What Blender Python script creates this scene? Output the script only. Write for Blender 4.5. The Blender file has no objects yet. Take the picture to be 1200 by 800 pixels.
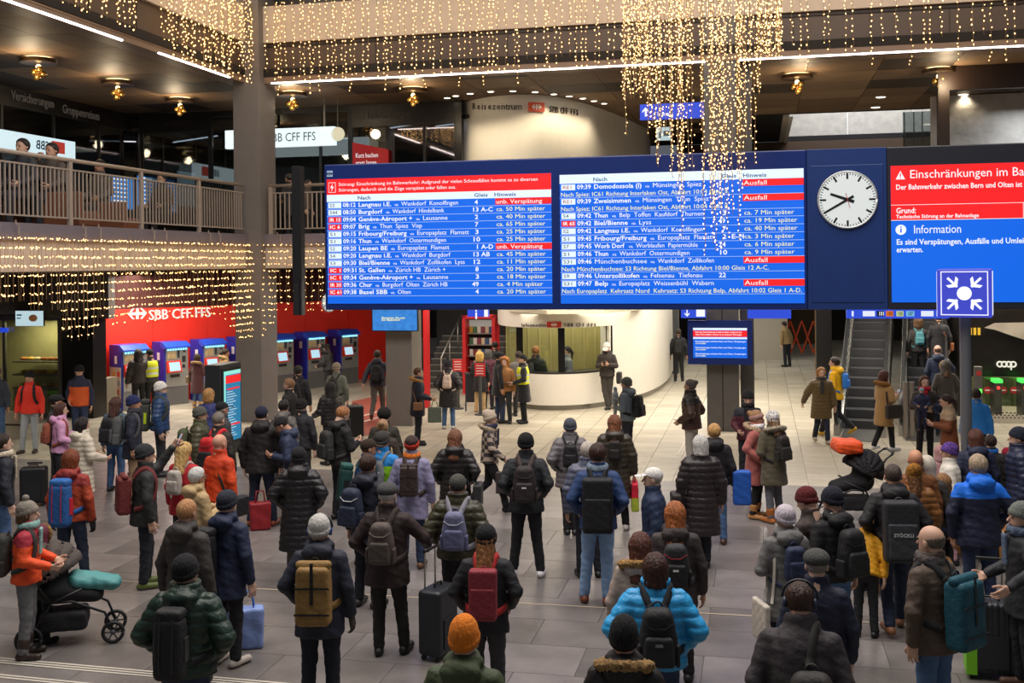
import bpy, math, random
import numpy as np
from mathutils import Vector, Matrix
random.seed(7)
SC = bpy.context.scene
COL = SC.collection
# ------------------------------------------------------------------ camera
F, HY, ROLL, CZ = 1280.0, 308.0, 0.58, 4.0          # focal length in pixels, horizon row, roll, eye height
cam = bpy.data.cameras.new('camera'); camo = bpy.data.objects.new('camera', cam); COL.objects.link(camo)
cam.sensor_width = 36.0; cam.lens = F / 1200 * 36.0; cam.shift_y = -(400 - HY) / 1200; cam.clip_end = 300
camo.matrix_world = Matrix.Translation((0, 0, CZ)) @ Matrix.Rotation(math.radians(90), 4, 'X') @ Matrix.Rotation(math.radians(-ROLL), 4, 'Z')
SC.camera = camo
# ------------------------------------------------------------------ world, light, exposure
w = bpy.data.worlds.new('world'); SC.world = w; w.use_nodes = True
w.node_tree.nodes['Background'].inputs[0].default_value = (0.62, 0.66, 0.78, 1)
w.node_tree.nodes['Background'].inputs[1].default_value = 0.16
SC.view_settings.view_transform = 'Standard'; SC.view_settings.look = 'None'
SC.view_settings.exposure = 0.0; SC.view_settings.gamma = 1.0; SC.view_settings.use_curve_mapping = False
TH = math.radians(12.77)
S_, C_ = math.sin(TH), math.cos(TH)
OX, OY = -6.72, 28.2                                  # the corner of the atrium opening
def ab(a, b, z=0.0):                                  # building frame -> world (a runs right along the hall, b away)
    return Vector((OX + a * C_ + b * S_, OY - a * S_ + b * C_, z))
def area(name, loc, size, power, color, rot=(0, 0, 0), sy=None, spread=None):
    l = bpy.data.lights.new(name, 'AREA'); l.size = size; l.energy = power; l.color = color
    if sy: l.shape = 'RECTANGLE'; l.size_y = sy
    if spread: l.spread = math.radians(spread)
    o = bpy.data.objects.new(name, l); COL.objects.link(o); o.location = loc; o.rotation_euler = rot
    return o
WARM, SOFT, COOL = (1, 0.80, 0.58), (1, 0.90, 0.78), (0.86, 0.92, 1.0)
area('atrium_light', (0, 12, 13.5), 16, 2900, (1, .93, .88), sy=11)                        # assumed luminous roof over the atrium, out of view
area('atrium_light_back', tuple(ab(9, -3.0, 11.5)), 22, 500, WARM, rot=(math.radians(12), 0, -TH), sy=3)
for i, (a, b, pw) in enumerate([(-4.5, -9, 150), (-3.2, 1.5, 300), (3.5, 2.5, 140), (5.5, 6.5, 120), (9, 1.5, 150), (14.5, 1.5, 210), (19, 3, 200)]):
    area('soffit_light.%03d' % i, tuple(ab(a, b, 3.75)), 3.6, pw, SOFT, rot=(0, 0, -TH), sy=2.2)
area('corridor_light', tuple(ab(11.2, 11, 3.6)), 3.5, 330, (1, .94, .84), rot=(0, 0, -TH), sy=14)
# ------------------------------------------------------------------ pixel helpers (1200 x 800 frame) -> world
RS, RC = math.sin(math.radians(ROLL)), math.cos(math.radians(ROLL))
def uv(px, py):
    dx, dy = px - 600, py - HY
    return dx * RC - dy * RS, dx * RS + dy * RC
def AT(px, py, Y):
    u, v = uv(px, py); return Vector((u / F * Y, Y, CZ - v / F * Y))
def ATZ(px, py, z):
    u, v = uv(px, py); Y = (CZ - z) * F / v; return Vector((u / F * Y, Y, z))
def to_ab(p):
    dx, dy = p[0] - OX, p[1] - OY
    return dx * C_ - dy * S_, dx * S_ + dy * C_
def on_b(px, py, b):                                  # ray meets the vertical plane b = const -> (a, z)
    u, v = uv(px, py)
    # OX etc: b = (u/F*Y-OX)*S + (Y-OY)*C
    Y = (b + OX * S_ + OY * C_) / (u / F * S_ + C_)
    p = (u / F * Y, Y)
    return to_ab(p)[0], CZ - v / F * Y
def on_a(px, py, a):                                  # ray meets the plane a = const -> (b, z)
    u, v = uv(px, py)
    Y = (a + OX * C_ - OY * S_) / (u / F * C_ - S_)
    p = (u / F * Y, Y)
    return to_ab(p)[1], CZ - v / F * Y
# ------------------------------------------------------------------ materials
MATS = {}
def lin(h):
    if isinstance(h, str):
        h = h.lstrip('#'); c = [int(h[i:i + 2], 16) / 255 for i in (0, 2, 4)]
    else: c = h
    return tuple(((x + 0.055) / 1.055) ** 2.4 if x > 0.04045 else x / 12.92 for x in c)
def mat(col, rough=0.6, metal=0.0, emit=0.0, bump=0.0, bscale=60, var=0.0, vscale=4, kind='', alpha=1.0, spec=None, sheen=0):
    key = (col, rough, metal, emit, bump, bscale, var, vscale, kind, alpha, sheen)
    if key in MATS: return MATS[key]
    m = bpy.data.materials.new('mat_%s_%s' % (kind or 'plain', str(col).lstrip('#'))); m.use_nodes = True
    nt = m.node_tree; n = nt.nodes; L = nt.links; bs = n['Principled BSDF']
    c = lin(col); bs.inputs['Base Color'].default_value = (*c, 1)
    bs.inputs['Roughness'].default_value = rough; bs.inputs['Metallic'].default_value = metal
    if sheen: bs.inputs['Sheen Weight'].default_value = sheen
    if emit:
        bs.inputs['Emission Color'].default_value = (*c, 1); bs.inputs['Emission Strength'].default_value = emit
        bs.inputs['Base Color'].default_value = (*[x * 0.3 for x in c], 1)
    if alpha < 1: bs.inputs['Alpha'].default_value = alpha
    tc = n.new('ShaderNodeTexCoord')
    if var:
        nz = n.new('ShaderNodeTexNoise'); nz.inputs['Scale'].default_value = vscale; nz.inputs['Detail'].default_value = 5
        L.new(tc.outputs['Object'], nz.inputs['Vector'])
        mp = n.new('ShaderNodeMapRange'); mp.inputs['From Min'].default_value = 0.3; mp.inputs['From Max'].default_value = 0.7
        mp.inputs['To Min'].default_value = 1 - var; mp.inputs['To Max'].default_value = 1 + var
        L.new(nz.outputs['Fac'], mp.inputs['Value'])
        mx = n.new('ShaderNodeMix'); mx.data_type = 'RGBA'; mx.blend_type = 'MULTIPLY'; mx.inputs['Factor'].default_value = 1
        mx.inputs['A'].default_value = (*c, 1); L.new(mp.outputs['Result'], mx.inputs['B'])
        L.new(mx.outputs['Result'], bs.inputs['Base Color'])
    if bump:
        bp = n.new('ShaderNodeBump'); bp.inputs['Strength'].default_value = bump; bp.inputs['Distance'].default_value = 0.025
        if kind == 'puffer':
            wv = n.new('ShaderNodeTexWave'); wv.bands_direction = 'Z'; wv.wave_profile = 'SIN'
            wv.inputs['Scale'].default_value = bscale; wv.inputs['Distortion'].default_value = 1.2; wv.inputs['Detail'].default_value = 2
            L.new(tc.outputs['Object'], wv.inputs['Vector']); src = wv.outputs['Fac']; bp.inputs['Distance'].default_value = 0.03
        elif kind in ('hair', 'wood', 'brushed', 'knit'):
            mpn = n.new('ShaderNodeMapping'); mpn.inputs['Scale'].default_value = {'hair': (1, 1, 0.12), 'wood': (1, 0.1, 1), 'brushed': (0.1, 1, 1), 'knit': (1, 1, 0.3)}[kind]
            nb = n.new('ShaderNodeTexNoise'); nb.inputs['Scale'].default_value = bscale; nb.inputs['Detail'].default_value = 3
            L.new(tc.outputs['Object'], mpn.inputs['Vector']); L.new(mpn.outputs['Vector'], nb.inputs['Vector']); src = nb.outputs['Fac']
        else:
            nb = n.new('ShaderNodeTexNoise'); nb.inputs['Scale'].default_value = bscale; nb.inputs['Detail'].default_value = 3
            L.new(tc.outputs['Object'], nb.inputs['Vector']); src = nb.outputs['Fac']
        L.new(src, bp.inputs['Height']); L.new(bp.outputs['Normal'], bs.inputs['Normal'])
    if kind == 'hair' : bs.inputs['Roughness'].default_value = 0.45
    if alpha < 1 or kind == 'bulb': pass
    MATS[key] = m
    return m
def glass(col='#cfd8d8', rough=0.02, alpha=0.22):
    key = ('glass', col, rough, alpha)
    if key in MATS: return MATS[key]
    m = bpy.data.materials.new('mat_glass'); m.use_nodes = True; nt = m.node_tree; n = nt.nodes; L = nt.links
    out = n['Material Output']; n.remove(n['Principled BSDF'])
    t = n.new('ShaderNodeBsdfTransparent'); t.inputs[0].default_value = (*lin(col), 1)
    g = n.new('ShaderNodeBsdfGlossy'); g.inputs['Roughness'].default_value = rough
    fr = n.new('ShaderNodeFresnel'); fr.inputs[0].default_value = 1.5
    ad = n.new('ShaderNodeMath'); ad.operation = 'ADD'; ad.inputs[1].default_value = alpha * 0.3
    L.new(fr.outputs[0], ad.inputs[0])
    mx = n.new('ShaderNodeMixShader'); L.new(ad.outputs[0], mx.inputs[0]); L.new(t.outputs[0], mx.inputs[1]); L.new(g.outputs[0], mx.inputs[2])
    L.new(mx.outputs[0], out.inputs[0]); MATS[key] = m; return m
# ------------------------------------------------------------------ mesh builder
def tag(o, label=None, cat=None, group=None, kind=None):
    if label: o['label'] = label
    if cat: o['category'] = cat
    if group: o['group'] = group
    if kind: o['kind'] = kind
    return o
def empty(name, loc=(0, 0, 0), rz=0.0, label=None, cat=None, group=None, kind=None):
    o = bpy.data.objects.new(name, None); COL.objects.link(o); o.location = loc; o.rotation_euler = (0, 0, rz)
    return tag(o, label, cat, group, kind)
def bfr(name, a, b, z=0, label=None, cat=None, group=None, kind=None):    # an Empty in the building frame
    return empty(name, tuple(ab(a, b, z)), -TH, label, cat, group, kind)
def put(name, me, parent=None, loc=None, rz=None):
    o = bpy.data.objects.new(name, me); COL.objects.link(o)
    if parent is not None: o.parent = parent
    if loc is not None: o.location = loc
    if rz is not None: o.rotation_euler = (0, 0, rz)
    return o
class MB:
    def __init__(s): s.v = []; s.f = []; s.m = []
    def add(s, vs, fs, m=0):
        k = len(s.v); s.v += [tuple(p) for p in vs]; s.f += [tuple(i + k for i in f) for f in fs]; s.m += [m] * len(fs); return s
    def box(s, x0, x1, y0, y1, z0, z1, m=0):
        if x0 > x1: x0, x1 = x1, x0
        if y0 > y1: y0, y1 = y1, y0
        if z0 > z1: z0, z1 = z1, z0
        return s.add([(x0, y0, z0), (x1, y0, z0), (x1, y1, z0), (x0, y1, z0), (x0, y0, z1), (x1, y0, z1), (x1, y1, z1), (x0, y1, z1)],
                     [(0, 3, 2, 1), (4, 5, 6, 7), (0, 1, 5, 4), (1, 2, 6, 5), (2, 3, 7, 6), (3, 0, 4, 7)], m)
    def prism(s, poly, z0, z1, m=0):                  # polygon in xy, counter-clockwise
        n = len(poly); vs = [(x, y, z0) for x, y in poly] + [(x, y, z1) for x, y in poly]
        return s.add(vs, [tuple(reversed(range(n))), tuple(range(n, 2 * n))] + [(i, (i + 1) % n, n + (i + 1) % n, n + i) for i in range(n)], m)
    def prism_yz(s, poly, x0, x1, m=0):               # polygon (y,z) extruded along x
        n = len(poly); vs = [(x0, y, z) for y, z in poly] + [(x1, y, z) for y, z in poly]
        return s.add(vs, [tuple(range(n)), tuple(reversed(range(n, 2 * n)))] + [(i, n + i, n + (i + 1) % n, (i + 1) % n) for i in range(n)], m)
    def prism_xz(s, poly, y0, y1, m=0):
        n = len(poly); vs = [(x, y0, z) for x, z in poly] + [(x, y1, z) for x, z in poly]
        return s.add(vs, [tuple(range(n)), tuple(reversed(range(n, 2 * n)))] + [(i, n + i, n + (i + 1) % n, (i + 1) % n) for i in range(n)], m)
    def tube(s, pts, r, n=8, m=0, caps=True, flat=None):
        pts = [Vector(p) for p in pts]; rs = r if isinstance(r, (list, tuple)) else [r] * len(pts)
        rings = []; up = Vector((0, 0, 1)); last = None
        for i, p in enumerate(pts):
            d = (pts[min(i + 1, len(pts) - 1)] - pts[max(i - 1, 0)]).normalized()
            x = last - d * last.dot(d) if last is not None else d.cross(up)
            if x.length < 1e-4: x = d.cross(Vector((0, 1, 0)))
            x.normalize(); last = x; y = d.cross(x)
            rings.append([p + (x * math.cos(2 * math.pi * j / n) + y * math.sin(2 * math.pi * j / n)) * rs[i] for j in range(n)])
        vs = [q for g in rings for q in g]; fs = []
        for i in range(len(pts) - 1):
            for j in range(n):
                a, b = i * n + j, i * n + (j + 1) % n; fs.append((a, a + n, b + n, b))
        if caps: fs += [tuple(range(n)), tuple(reversed(range(len(vs) - n, len(vs))))]
        return s.add(vs, fs, m)
    def cyl(s, c, r, z0, z1, n=16, m=0, r1=None):
        r1 = r if r1 is None else r1
        vs = [(c[0] + r * math.cos(2 * math.pi * i / n), c[1] + r * math.sin(2 * math.pi * i / n), z0) for i in range(n)] + \
             [(c[0] + r1 * math.cos(2 * math.pi * i / n), c[1] + r1 * math.sin(2 * math.pi * i / n), z1) for i in range(n)]
        return s.add(vs, [tuple(reversed(range(n))), tuple(range(n, 2 * n))] + [(i, (i + 1) % n, n + (i + 1) % n, n + i) for i in range(n)], m)
    def ball(s, c, r, n=10, k=6, m=0, sz=1.0):
        vs = [(c[0], c[1], c[2] + r * sz)]
        for i in range(1, k):
            t = math.pi * i / k
            vs += [(c[0] + r * math.sin(t) * math.cos(2 * math.pi * j / n), c[1] + r * math.sin(t) * math.sin(2 * math.pi * j / n), c[2] + r * sz * math.cos(t)) for j in range(n)]
        vs.append((c[0], c[1], c[2] - r * sz)); fs = [(0, 1 + j, 1 + (j + 1) % n) for j in range(n)]
        for i in range(k - 2):
            for j in range(n):
                a, b = 1 + i * n + j, 1 + i * n + (j + 1) % n; fs.append((a, a + n, b + n, b))
        l = len(vs) - 1; q = l - n; fs += [(l, q + (j + 1) % n, q + j) for j in range(n)]
        return s.add(vs, fs, m)
    def torus(s, c, R, r, n=20, k=6, m=0, axis='z', arc=1.0, a0=0.0):
        pts = []
        for i in range(n + 1):
            t = a0 + 2 * math.pi * arc * i / n; x, y = R * math.cos(t), R * math.sin(t)
            pts.append((c[0] + x, c[1] + y, c[2]) if axis == 'z' else (c[0] + x, c[1], c[2] + y) if axis == 'y' else (c[0], c[1] + x, c[2] + y))
        return s.tube(pts, r, k, m)
    def mesh(s, name, mats, smooth=False):
        me = bpy.data.meshes.new(name); me.from_pydata(s.v, [], s.f)
        mats = mats if isinstance(mats, (list, tuple)) else [mats]
        for x in mats: me.materials.append(x)
        if len(mats) > 1: me.polygons.foreach_set('material_index', s.m)
        if smooth: me.polygons.foreach_set('use_smooth', [True] * len(s.f))
        me.update(); return me
    def build(s, name, mats, parent=None, loc=None, rz=None, smooth=False, bevel=0.0):
        o = put(name, s.mesh(name, mats, smooth), parent, loc, rz)
        if bevel:
            b = o.modifiers.new('bevel', 'BEVEL'); b.width = bevel; b.segments = 2; b.limit_method = 'ANGLE'
        return o
# ------------------------------------------------------------------ lettering
FITS = []
def text(s, size, m, parent, loc, bold=False, width=None, align='LEFT', name='lettering', rot=(math.pi / 2, 0, 0), depth=0.001):
    c = bpy.data.curves.new(name, 'FONT'); c.body = s; c.size = size; c.extrude = depth; c.resolution_u = 2
    c.align_x = align; c.offset = (0.018 if bold and "M" not in s else 0.0) * size; c.space_character = 1.02 if bold else 1.0
    c.materials.append(m); o = bpy.data.objects.new(name, c); COL.objects.link(o); o.parent = parent; o.location = loc; o.rotation_euler = rot
    if width: FITS.append((o, width))
    return o
def fit_texts():                                      # set the widths, then turn every lettering into a mesh
    bpy.context.view_layer.update()
    for o, wd in FITS:
        x = o.dimensions.x
        if x > 0: o.scale.x = wd / x
    bpy.context.view_layer.update(); dg = bpy.context.evaluated_depsgraph_get()
    for o in [x for x in SC.objects if x.type == 'FONT']:
        me = bpy.data.meshes.new_from_object(o.evaluated_get(dg)); n = o.name; m = put('t', me, o.parent); m.location = o.location; m.rotation_euler = o.rotation_euler; m.scale = o.scale
        m.matrix_parent_inverse = o.matrix_parent_inverse; bpy.data.objects.remove(o); m.name = n
# ------------------------------------------------------------------ the setting
ZU, ZF, ZS = 8.8, 4.72, 3.9                           # upper ceiling, gallery floor, soffit of the gallery
def struct(o): return tag(o, kind='structure')
fl = struct(empty('floor', tuple(ab(0, 0, 0)), -TH))
GREY = [mat(c, .34, bump=.15, bscale=9, var=.22, vscale=2.2) for c in ('#726c69', '#6a6562', '#7b7572')]
BEI = [mat(c, .42, bump=.08, bscale=14, var=.08, vscale=3) for c in ('#b9b19d', '#b2aa97', '#c0b8a5')]
FG = []
BAND = (-7.6, -6.2)                                   # where the grey slabs give way to the pale ones
def tilemesh(wx, wy, m):
    b = MB(); g = .004; x, y = wx / 2 - g, wy / 2 - g
    b.v = [(-x, -y, 0), (x, -y, 0), (x, y, 0), (-x, y, 0), (-x - .004, -y - .004, -.012), (x + .004, -y - .004, -.012), (x + .004, y + .004, -.012), (-x - .004, y + .004, -.012)]
    b.f = [(0, 1, 2, 3), (4, 5, 1, 0), (5, 6, 2, 1), (6, 7, 3, 2), (7, 4, 0, 3)]; b.m = [0] * 5
    return b.mesh('tile', m)
TG = [tilemesh(1.2, .8, m) for m in GREY]; TB = [tilemesh(.6, .6, m) for m in BEI]
cells = []
b_ = -19.6
while b_ < BAND[1] - .01:                             # grey slabs
    a_ = -16 + (.6 if int(round(b_ / .8)) % 2 else 0)
    while a_ < 26: cells.append((a_ + .6, b_ + .4, 0)); a_ += 1.2
    b_ += .8
b0 = b_
while b_ < 34:
    a_ = -14
    while a_ < 28: cells.append((a_ + .3, b_ + .3, 1)); a_ += .6
    b_ += .6
def vis(a, b):
    p = ab(a, b); 
    if p.y < 8.6: return False
    px = 600 + p.x / p.y * F; py = HY + CZ / p.y * F
    return -60 < px < 1260 and py < 860
cells = sorted([c for c in cells if vis(c[0], c[1])], key=lambda c: ab(c[0], c[1]).y)
rt = random.Random(2)
for a, b, k in cells[:300]:
    o = put('tile', (TB if k else TG)[rt.randrange(3)], fl, (a, b, 0))
far = [MB() for _ in range(6)]
for a, b, k in cells[300:]:
    i = k * 3 + rt.randrange(3); wx, wy = (.6, .6) if k else (1.2, .8); x, y = wx / 2 - .006, wy / 2 - .006
    far[i].add([(a - x, b - y, 0), (a + x, b - y, 0), (a + x, b + y, 0), (a - x, b + y, 0)], [(0, 1, 2, 3)])
fm = MB()
for i, m in enumerate(far):
    k = len(fm.v); fm.v += m.v; fm.f += [tuple(q + k for q in f) for f in m.f]; fm.m += [i] * len(m.f)
tag(fm.build('distant_tile', GREY + BEI, fl), kind='stuff')
g = MB(); g.box(-30, 40, -26, 50, -.12, -.010); g.build('grout_bed', mat('#6f695f', .8), fl)
# guide strips set in the floor
def strip(pts, wdt, name='guide_strip', n=3, gap=.07, col='#cfc7b8'):
    d = (Vector(pts[1]) - Vector(pts[0])); L_ = d.length; ang = math.atan2(d.y, d.x)
    for i in range(n):
        b = MB(); b.box(0, L_, -wdt / 2, wdt / 2, 0, .004); o = b.build(name, mat(col, .5), fl)
        off = (i - (n - 1) / 2) * gap; nrm = Vector((-math.sin(ang), math.cos(ang)))
        o.matrix_parent_inverse = fl.matrix_basis.inverted(); o.location = (pts[0][0] + nrm.x * off, pts[0][1] + nrm.y * off, .001); o.rotation_euler[2] = ang
def G2(px, py): p = ATZ(px, py, 0); return (p.x, p.y, 0)
strip([G2(798, 534), G2(838, 455)], .04)
strip([G2(-20, 772), G2(360, 806)], .03, gap=.055); strip([G2(-20, 790), G2(140, 806)], .03, n=2, gap=.055)
strip([G2(-20, 672), G2(1215, 740)], .02, n=1, col='#cbbba0')
rm = MB(); q = [G2(432, 487), G2(452, 500), G2(404, 470), G2(418, 450), G2(455, 462)]
rc = MB(); P4 = [G2(420, 512), G2(412, 470), G2(452, 462), G2(462, 505)]; rc.v = [(p[0], p[1], .004) for p in P4]; rc.f = [(0, 1, 2, 3)]; rc.m = [0]
o = rc.build('red_floor_marking', mat('#a5584a', .5, var=.1), fl); o.matrix_parent_inverse = fl.matrix_basis.inverted()
if (o.data.polygons[0].normal.z) < 0: o.data.flip_normals()
for py in (484, 491): strip([G2(426, py + 3), G2(457, py - 6)], .09, 'white_floor_line', 1, col='#d8d0c6')

CONC = mat('#6c655e', .7, bump=.2, bscale=12, var=.1, vscale=3)
DARK = mat('#221d1a', .5); BLK = mat('#0d0d0e', .25); PALE = mat('#bdb0a2', .7, bump=.1, bscale=20, var=.05)
BRN = mat('#56453a', .55, var=.12, vscale=2); BRN2 = mat('#4a3a30', .6, var=.1, vscale=2)
# ceiling of the upper level, hung with panels
ce = struct(bfr('ceiling', 0, 0, ZU))
b = MB(); RA = (on_b(916, 150, 6)[0], on_b(1105, 150, 6)[0])   # skylight recess between these a and b
SK = (to_ab(ATZ(919, 165, ZU))[0], to_ab(ATZ(1100, 150, ZU))[0] + 1, to_ab(ATZ(1000, 133, ZU))[1], to_ab(ATZ(1000, 169, ZU))[1])
def slab(x0, x1, y0, y1): b.box(x0, x1, y0, y1, .05, .25)
slab(-9, 0, -14, 20); slab(0, SK[0], 0, 20); slab(SK[0], 32, 0, SK[2]); slab(SK[0], 32, SK[3], 20); slab(SK[1], 32, SK[2], SK[3])
b.build('ceiling_deck', mat('#191411', .8), ce)
pm = [mat(c, .62, bump=.1, bscale=8, kind='wood', var=.12, vscale=2) for c in ('#7a6149', '#6f5741', '#846a50', '#3c2e22')]
PW, PD = 1.75, 1.55
pmesh = []
for m in pm:
    x = MB(); x.box(-PW / 2 + .008, PW / 2 - .008, -PD / 2 + .008, PD / 2 - .008, 0, .03); pmesh.append(x.mesh('ceiling_panel', m))
n = 0
def cvis(a, b):
    p = ab(a, b); px = 600 + p.x / p.y * F; return p.y > 8 and -90 < px < 1290
for i in range(-5, 18):
    for j in range(-9, 12):
        a, b2 = (i + .5) * PW, (j + .5) * PD + .03
        if (a > 0 and b2 < 0) or a < -8.6 or not cvis(a, b2): continue
        if SK[0] - .8 < a < SK[1] + .8 and SK[2] - .7 < b2 < SK[3] + .7: continue
        if n >= 298: continue
        n += 1; put('ceiling_panel', pmesh[3 if rt.random() < .13 else rt.randrange(3)], ce, (a, b2, 0))
# skylight recess: pale concrete walls above the ceiling
b = MB(); b.box(SK[0], SK[1], SK[3], SK[3] + .2, -.05, 1.5); b.box(SK[0] - .2, SK[0], SK[2], SK[3] + .2, -.02, 3.2); b.box(SK[1], SK[1] + .2, SK[2], SK[3] + .2, -.02, 3.2)
b.box(SK[0], SK[1], SK[3], SK[3] + .25, 1.6, 3.2); b.box(SK[0], SK[1], SK[2] - .2, SK[2], 0.06, 3.2)
b.build('skylight_upstand', mat('#b9b0a4', .7, bump=.4, bscale=5, var=.12), ce)
b = MB()
for k in range(1, 3): b.box(SK[0] + k * 2.6, SK[0] + k * 2.6 + .04, SK[3] - .02, SK[3], 0, 1.5)
b.box(SK[0], SK[1], SK[3] - .05, SK[3], 1.5, 1.6); b.box(SK[0], SK[1], SK[3] - .3, SK[3], -.06, -.02); b.box(SK[0], SK[0] + .12, SK[2], SK[3], -.06, -.02); b.build('skylight_seam', mat('#e4e0d8', .5), ce)
area('skylight', tuple(ab((SK[0] + SK[1]) / 2, SK[3] - 3, ZU + 3.1)), 7, 420, COOL, rot=(math.radians(35), 0, -TH), sy=3)
# the fascias round the atrium
def fascia(name, pre, z0, z1, m, t=.35, inset=0.0, length=(16, 34), dz=0):
    o = struct(bfr(name, 0, 0, 0)); b = MB(); b.box(inset if 0 else -t - inset, -inset, -length[0], 0 + t, z0, z1); b.box(-inset, length[1], inset, t + inset, z0, z1); b.build(pre, m, o); return o
f1 = fascia('trim_1', 'upper_fascia', ZU - .02, 9.72, mat('#4b3d34', .5, var=.1, vscale=1.5), inset=.1)
f2 = fascia('trim_2', 'upper_band', 9.72, 10.66, PALE, inset=.0)
f5 = fascia('trim_3', 'lower_lip', ZU - .12, ZU + .09, mat('#806a58', .5), t=.5, inset=.02)
f3 = fascia('trim_4', 'roof_glazing', 10.75, 14, mat('#54504c', .35), inset=1.2)
f4 = fascia('trim_5', 'gallery_fascia', 3.93, 4.5, PALE, inset=.02)
f6 = fascia('trim_6', 'gallery_edge', 4.5, ZF + .08, mat('#8e8894', .4, .6), inset=-.05)
b = MB()
for i in range(1, 20): b.box(i * 1.7, i * 1.7 + .012, .085, .1, ZU + .1, 9.72)
for i in range(1, 9): b.box(-.1, -.085, -i * 1.7, -i * 1.7 - .012, ZU + .1, 9.72)
b.box(0, 34, .07, .1, 9.62, 9.66); b.build('fascia_seam', mat('#1e1814', .6), f1)
# LED lines under the fascia
LED = mat('#ffe9e2', .5, emit=9)
def ledline(a0, b0, a1, b1, label):
    L_ = math.hypot(a1 - a0, b1 - b0); o = bfr('led_strip', a0, b0, ZU - .14, label, 'light', 'LED lines along the atrium edge'); ang = math.atan2(b1 - b0, a1 - a0)
    m = MB(); m.box(0, L_, -.022, .022, 0, .03); m.build('diffuser', LED, o, rz=ang); m = MB(); m.box(0, L_, -.04, .04, .03, .05); m.build('channel', mat('#8a8480', .4, .5), o, rz=ang)
bL = [on_a(x, y, .0)[0] for x, y in ((0, 2), (143, 51), (186, 64), (269, 93))]
ledline(.0, -15, .0, bL[1], 'white light line at the far upper left corner of the ceiling edge')
ledline(.0, bL[2], .0, bL[3], 'short white light line ending at the left grey column')
aM = [on_b(x, y, -.0)[0] for x, y in ((318, 91), (826, 69), (866, 66), (1200, 53))]
ledline(aM[0], .0, aM[1], .0, 'long white light line above the booth between the two columns')
ledline(aM[2], .0, aM[3] + 4, .0, 'white light line right of the middle column')
# gallery slab and soffit
o = struct(bfr('floor_gallery', 0, 0, 0)); b = MB(); b.box(-9, -.1, -16, 20, ZS, ZF); b.box(-.1, 9.0, .1, 20, ZS, ZF); b.box(9.0, 14.5, .3, 2.0, ZS + .1, ZF); b.box(9.0, 14.2, 12, 30, ZS, ZF); b.box(18.0, 32, .3, 30, ZS, ZF)
b.build('slab', mat('#4a423c', .6, var=.1), o)
# columns
def column(name, a, b, wx, wy, z0, z1, m=CONC, seams=True):
    o = struct(bfr(name, a, b, 0)); q = MB(); q.box(-wx / 2, wx / 2, -wy / 2, wy / 2, z0, z1); q.build('shaft', m, o, bevel=.01)
    if seams:
        q = MB(); q.box(-.012, .012, -wy / 2 - .004, -wy / 2 + .02, z0, z1)
        q.build('joint', mat('#201d1b', .7), o)
    return o
column('trim_column', .02, .2, .72, .95, 0, 15, mat('#6f6a67', .55, var=.06), False)
aC = on_b(846, 300, .35)[0]; column('trim_column', aC, .35, .74, .6, 0, 15, mat('#5a5652', .5, var=.08)); 
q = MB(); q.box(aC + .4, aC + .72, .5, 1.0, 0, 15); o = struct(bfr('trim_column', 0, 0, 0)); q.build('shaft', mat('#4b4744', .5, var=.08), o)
aP = on_b(469, 430, -.2)[0]; column('trim_column', aP, .1, .68, .8, 0, ZS, mat('#78716a', .6, var=.06), False)
# upper shop fronts: back wall (b = 5) and left wall (a = -6.5)
BW = 5.0
SIGNB = mat('#141012', .35); FRM = mat('#1b1a1c', .4); GL = glass('#8f9a9c', .03, .5)
ws = struct(bfr('wall_upper_back', 0, BW, 0)); A1 = -6.5
def wall_front(root, x0, x1, axis, head, mull, zb=ZF, depth=4.5, inner='#57503f'):
    b = MB(); b.box(x0, x1, 0, .18, head, ZU); b.build('sign_band', SIGNB, root)
    b = MB()
    for x in mull: b.box(x - .04, x + .04, 0, .1, zb, head)
    b.box(x0, x1, .0, .1, head - .06, head); b.build('mullion', FRM, root)
    for i in range(len(mull) - 1):
        b = MB(); b.box(mull[i] + .04, mull[i + 1] - .04, .04, .06, zb, head - .06); b.build('pane', GL, root)
def P(px, py, bb=BW): return on_b(px, py, bb)
zh = P(480, 144)[1]
xs = [P(x, 150)[0] for x in (166, 245)]
wall_front(ws, xs[0] - .1, P(246, 150)[0], 0, P(200, 153)[1], [xs[0], xs[1]])
xs = [P(x, 150)[0] for x in (247, 318, 375, 409)]
wall_front(ws, xs[0], P(411, 150)[0], 0, ZU - .12, xs)
xs = [P(x, 150)[0] for x in (411, 497, 537)]
wall_front(ws, xs[0], xs[-1] + .1, 0, zh, xs)
q = MB(); q.box(xs[-1] - .1, xs[-1] + .12, -.1, .2, ZF, ZU); q.build('end_post', BLK, ws)
wl = struct(empty('wall_upper_left', tuple(ab(A1, BW, 0)), -TH + math.pi / 2))   # local x runs toward +b, local y toward -a
def Q_(px, py): r = on_a(px, py, A1); return r[0] - BW, r[1]
xs = [-18, -13] + [Q_(x, 170)[0] for x in (3, 64, 117, 163)]
wall_front(wl, -19, 0, 0, Q_(100, 140)[1], xs)
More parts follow.
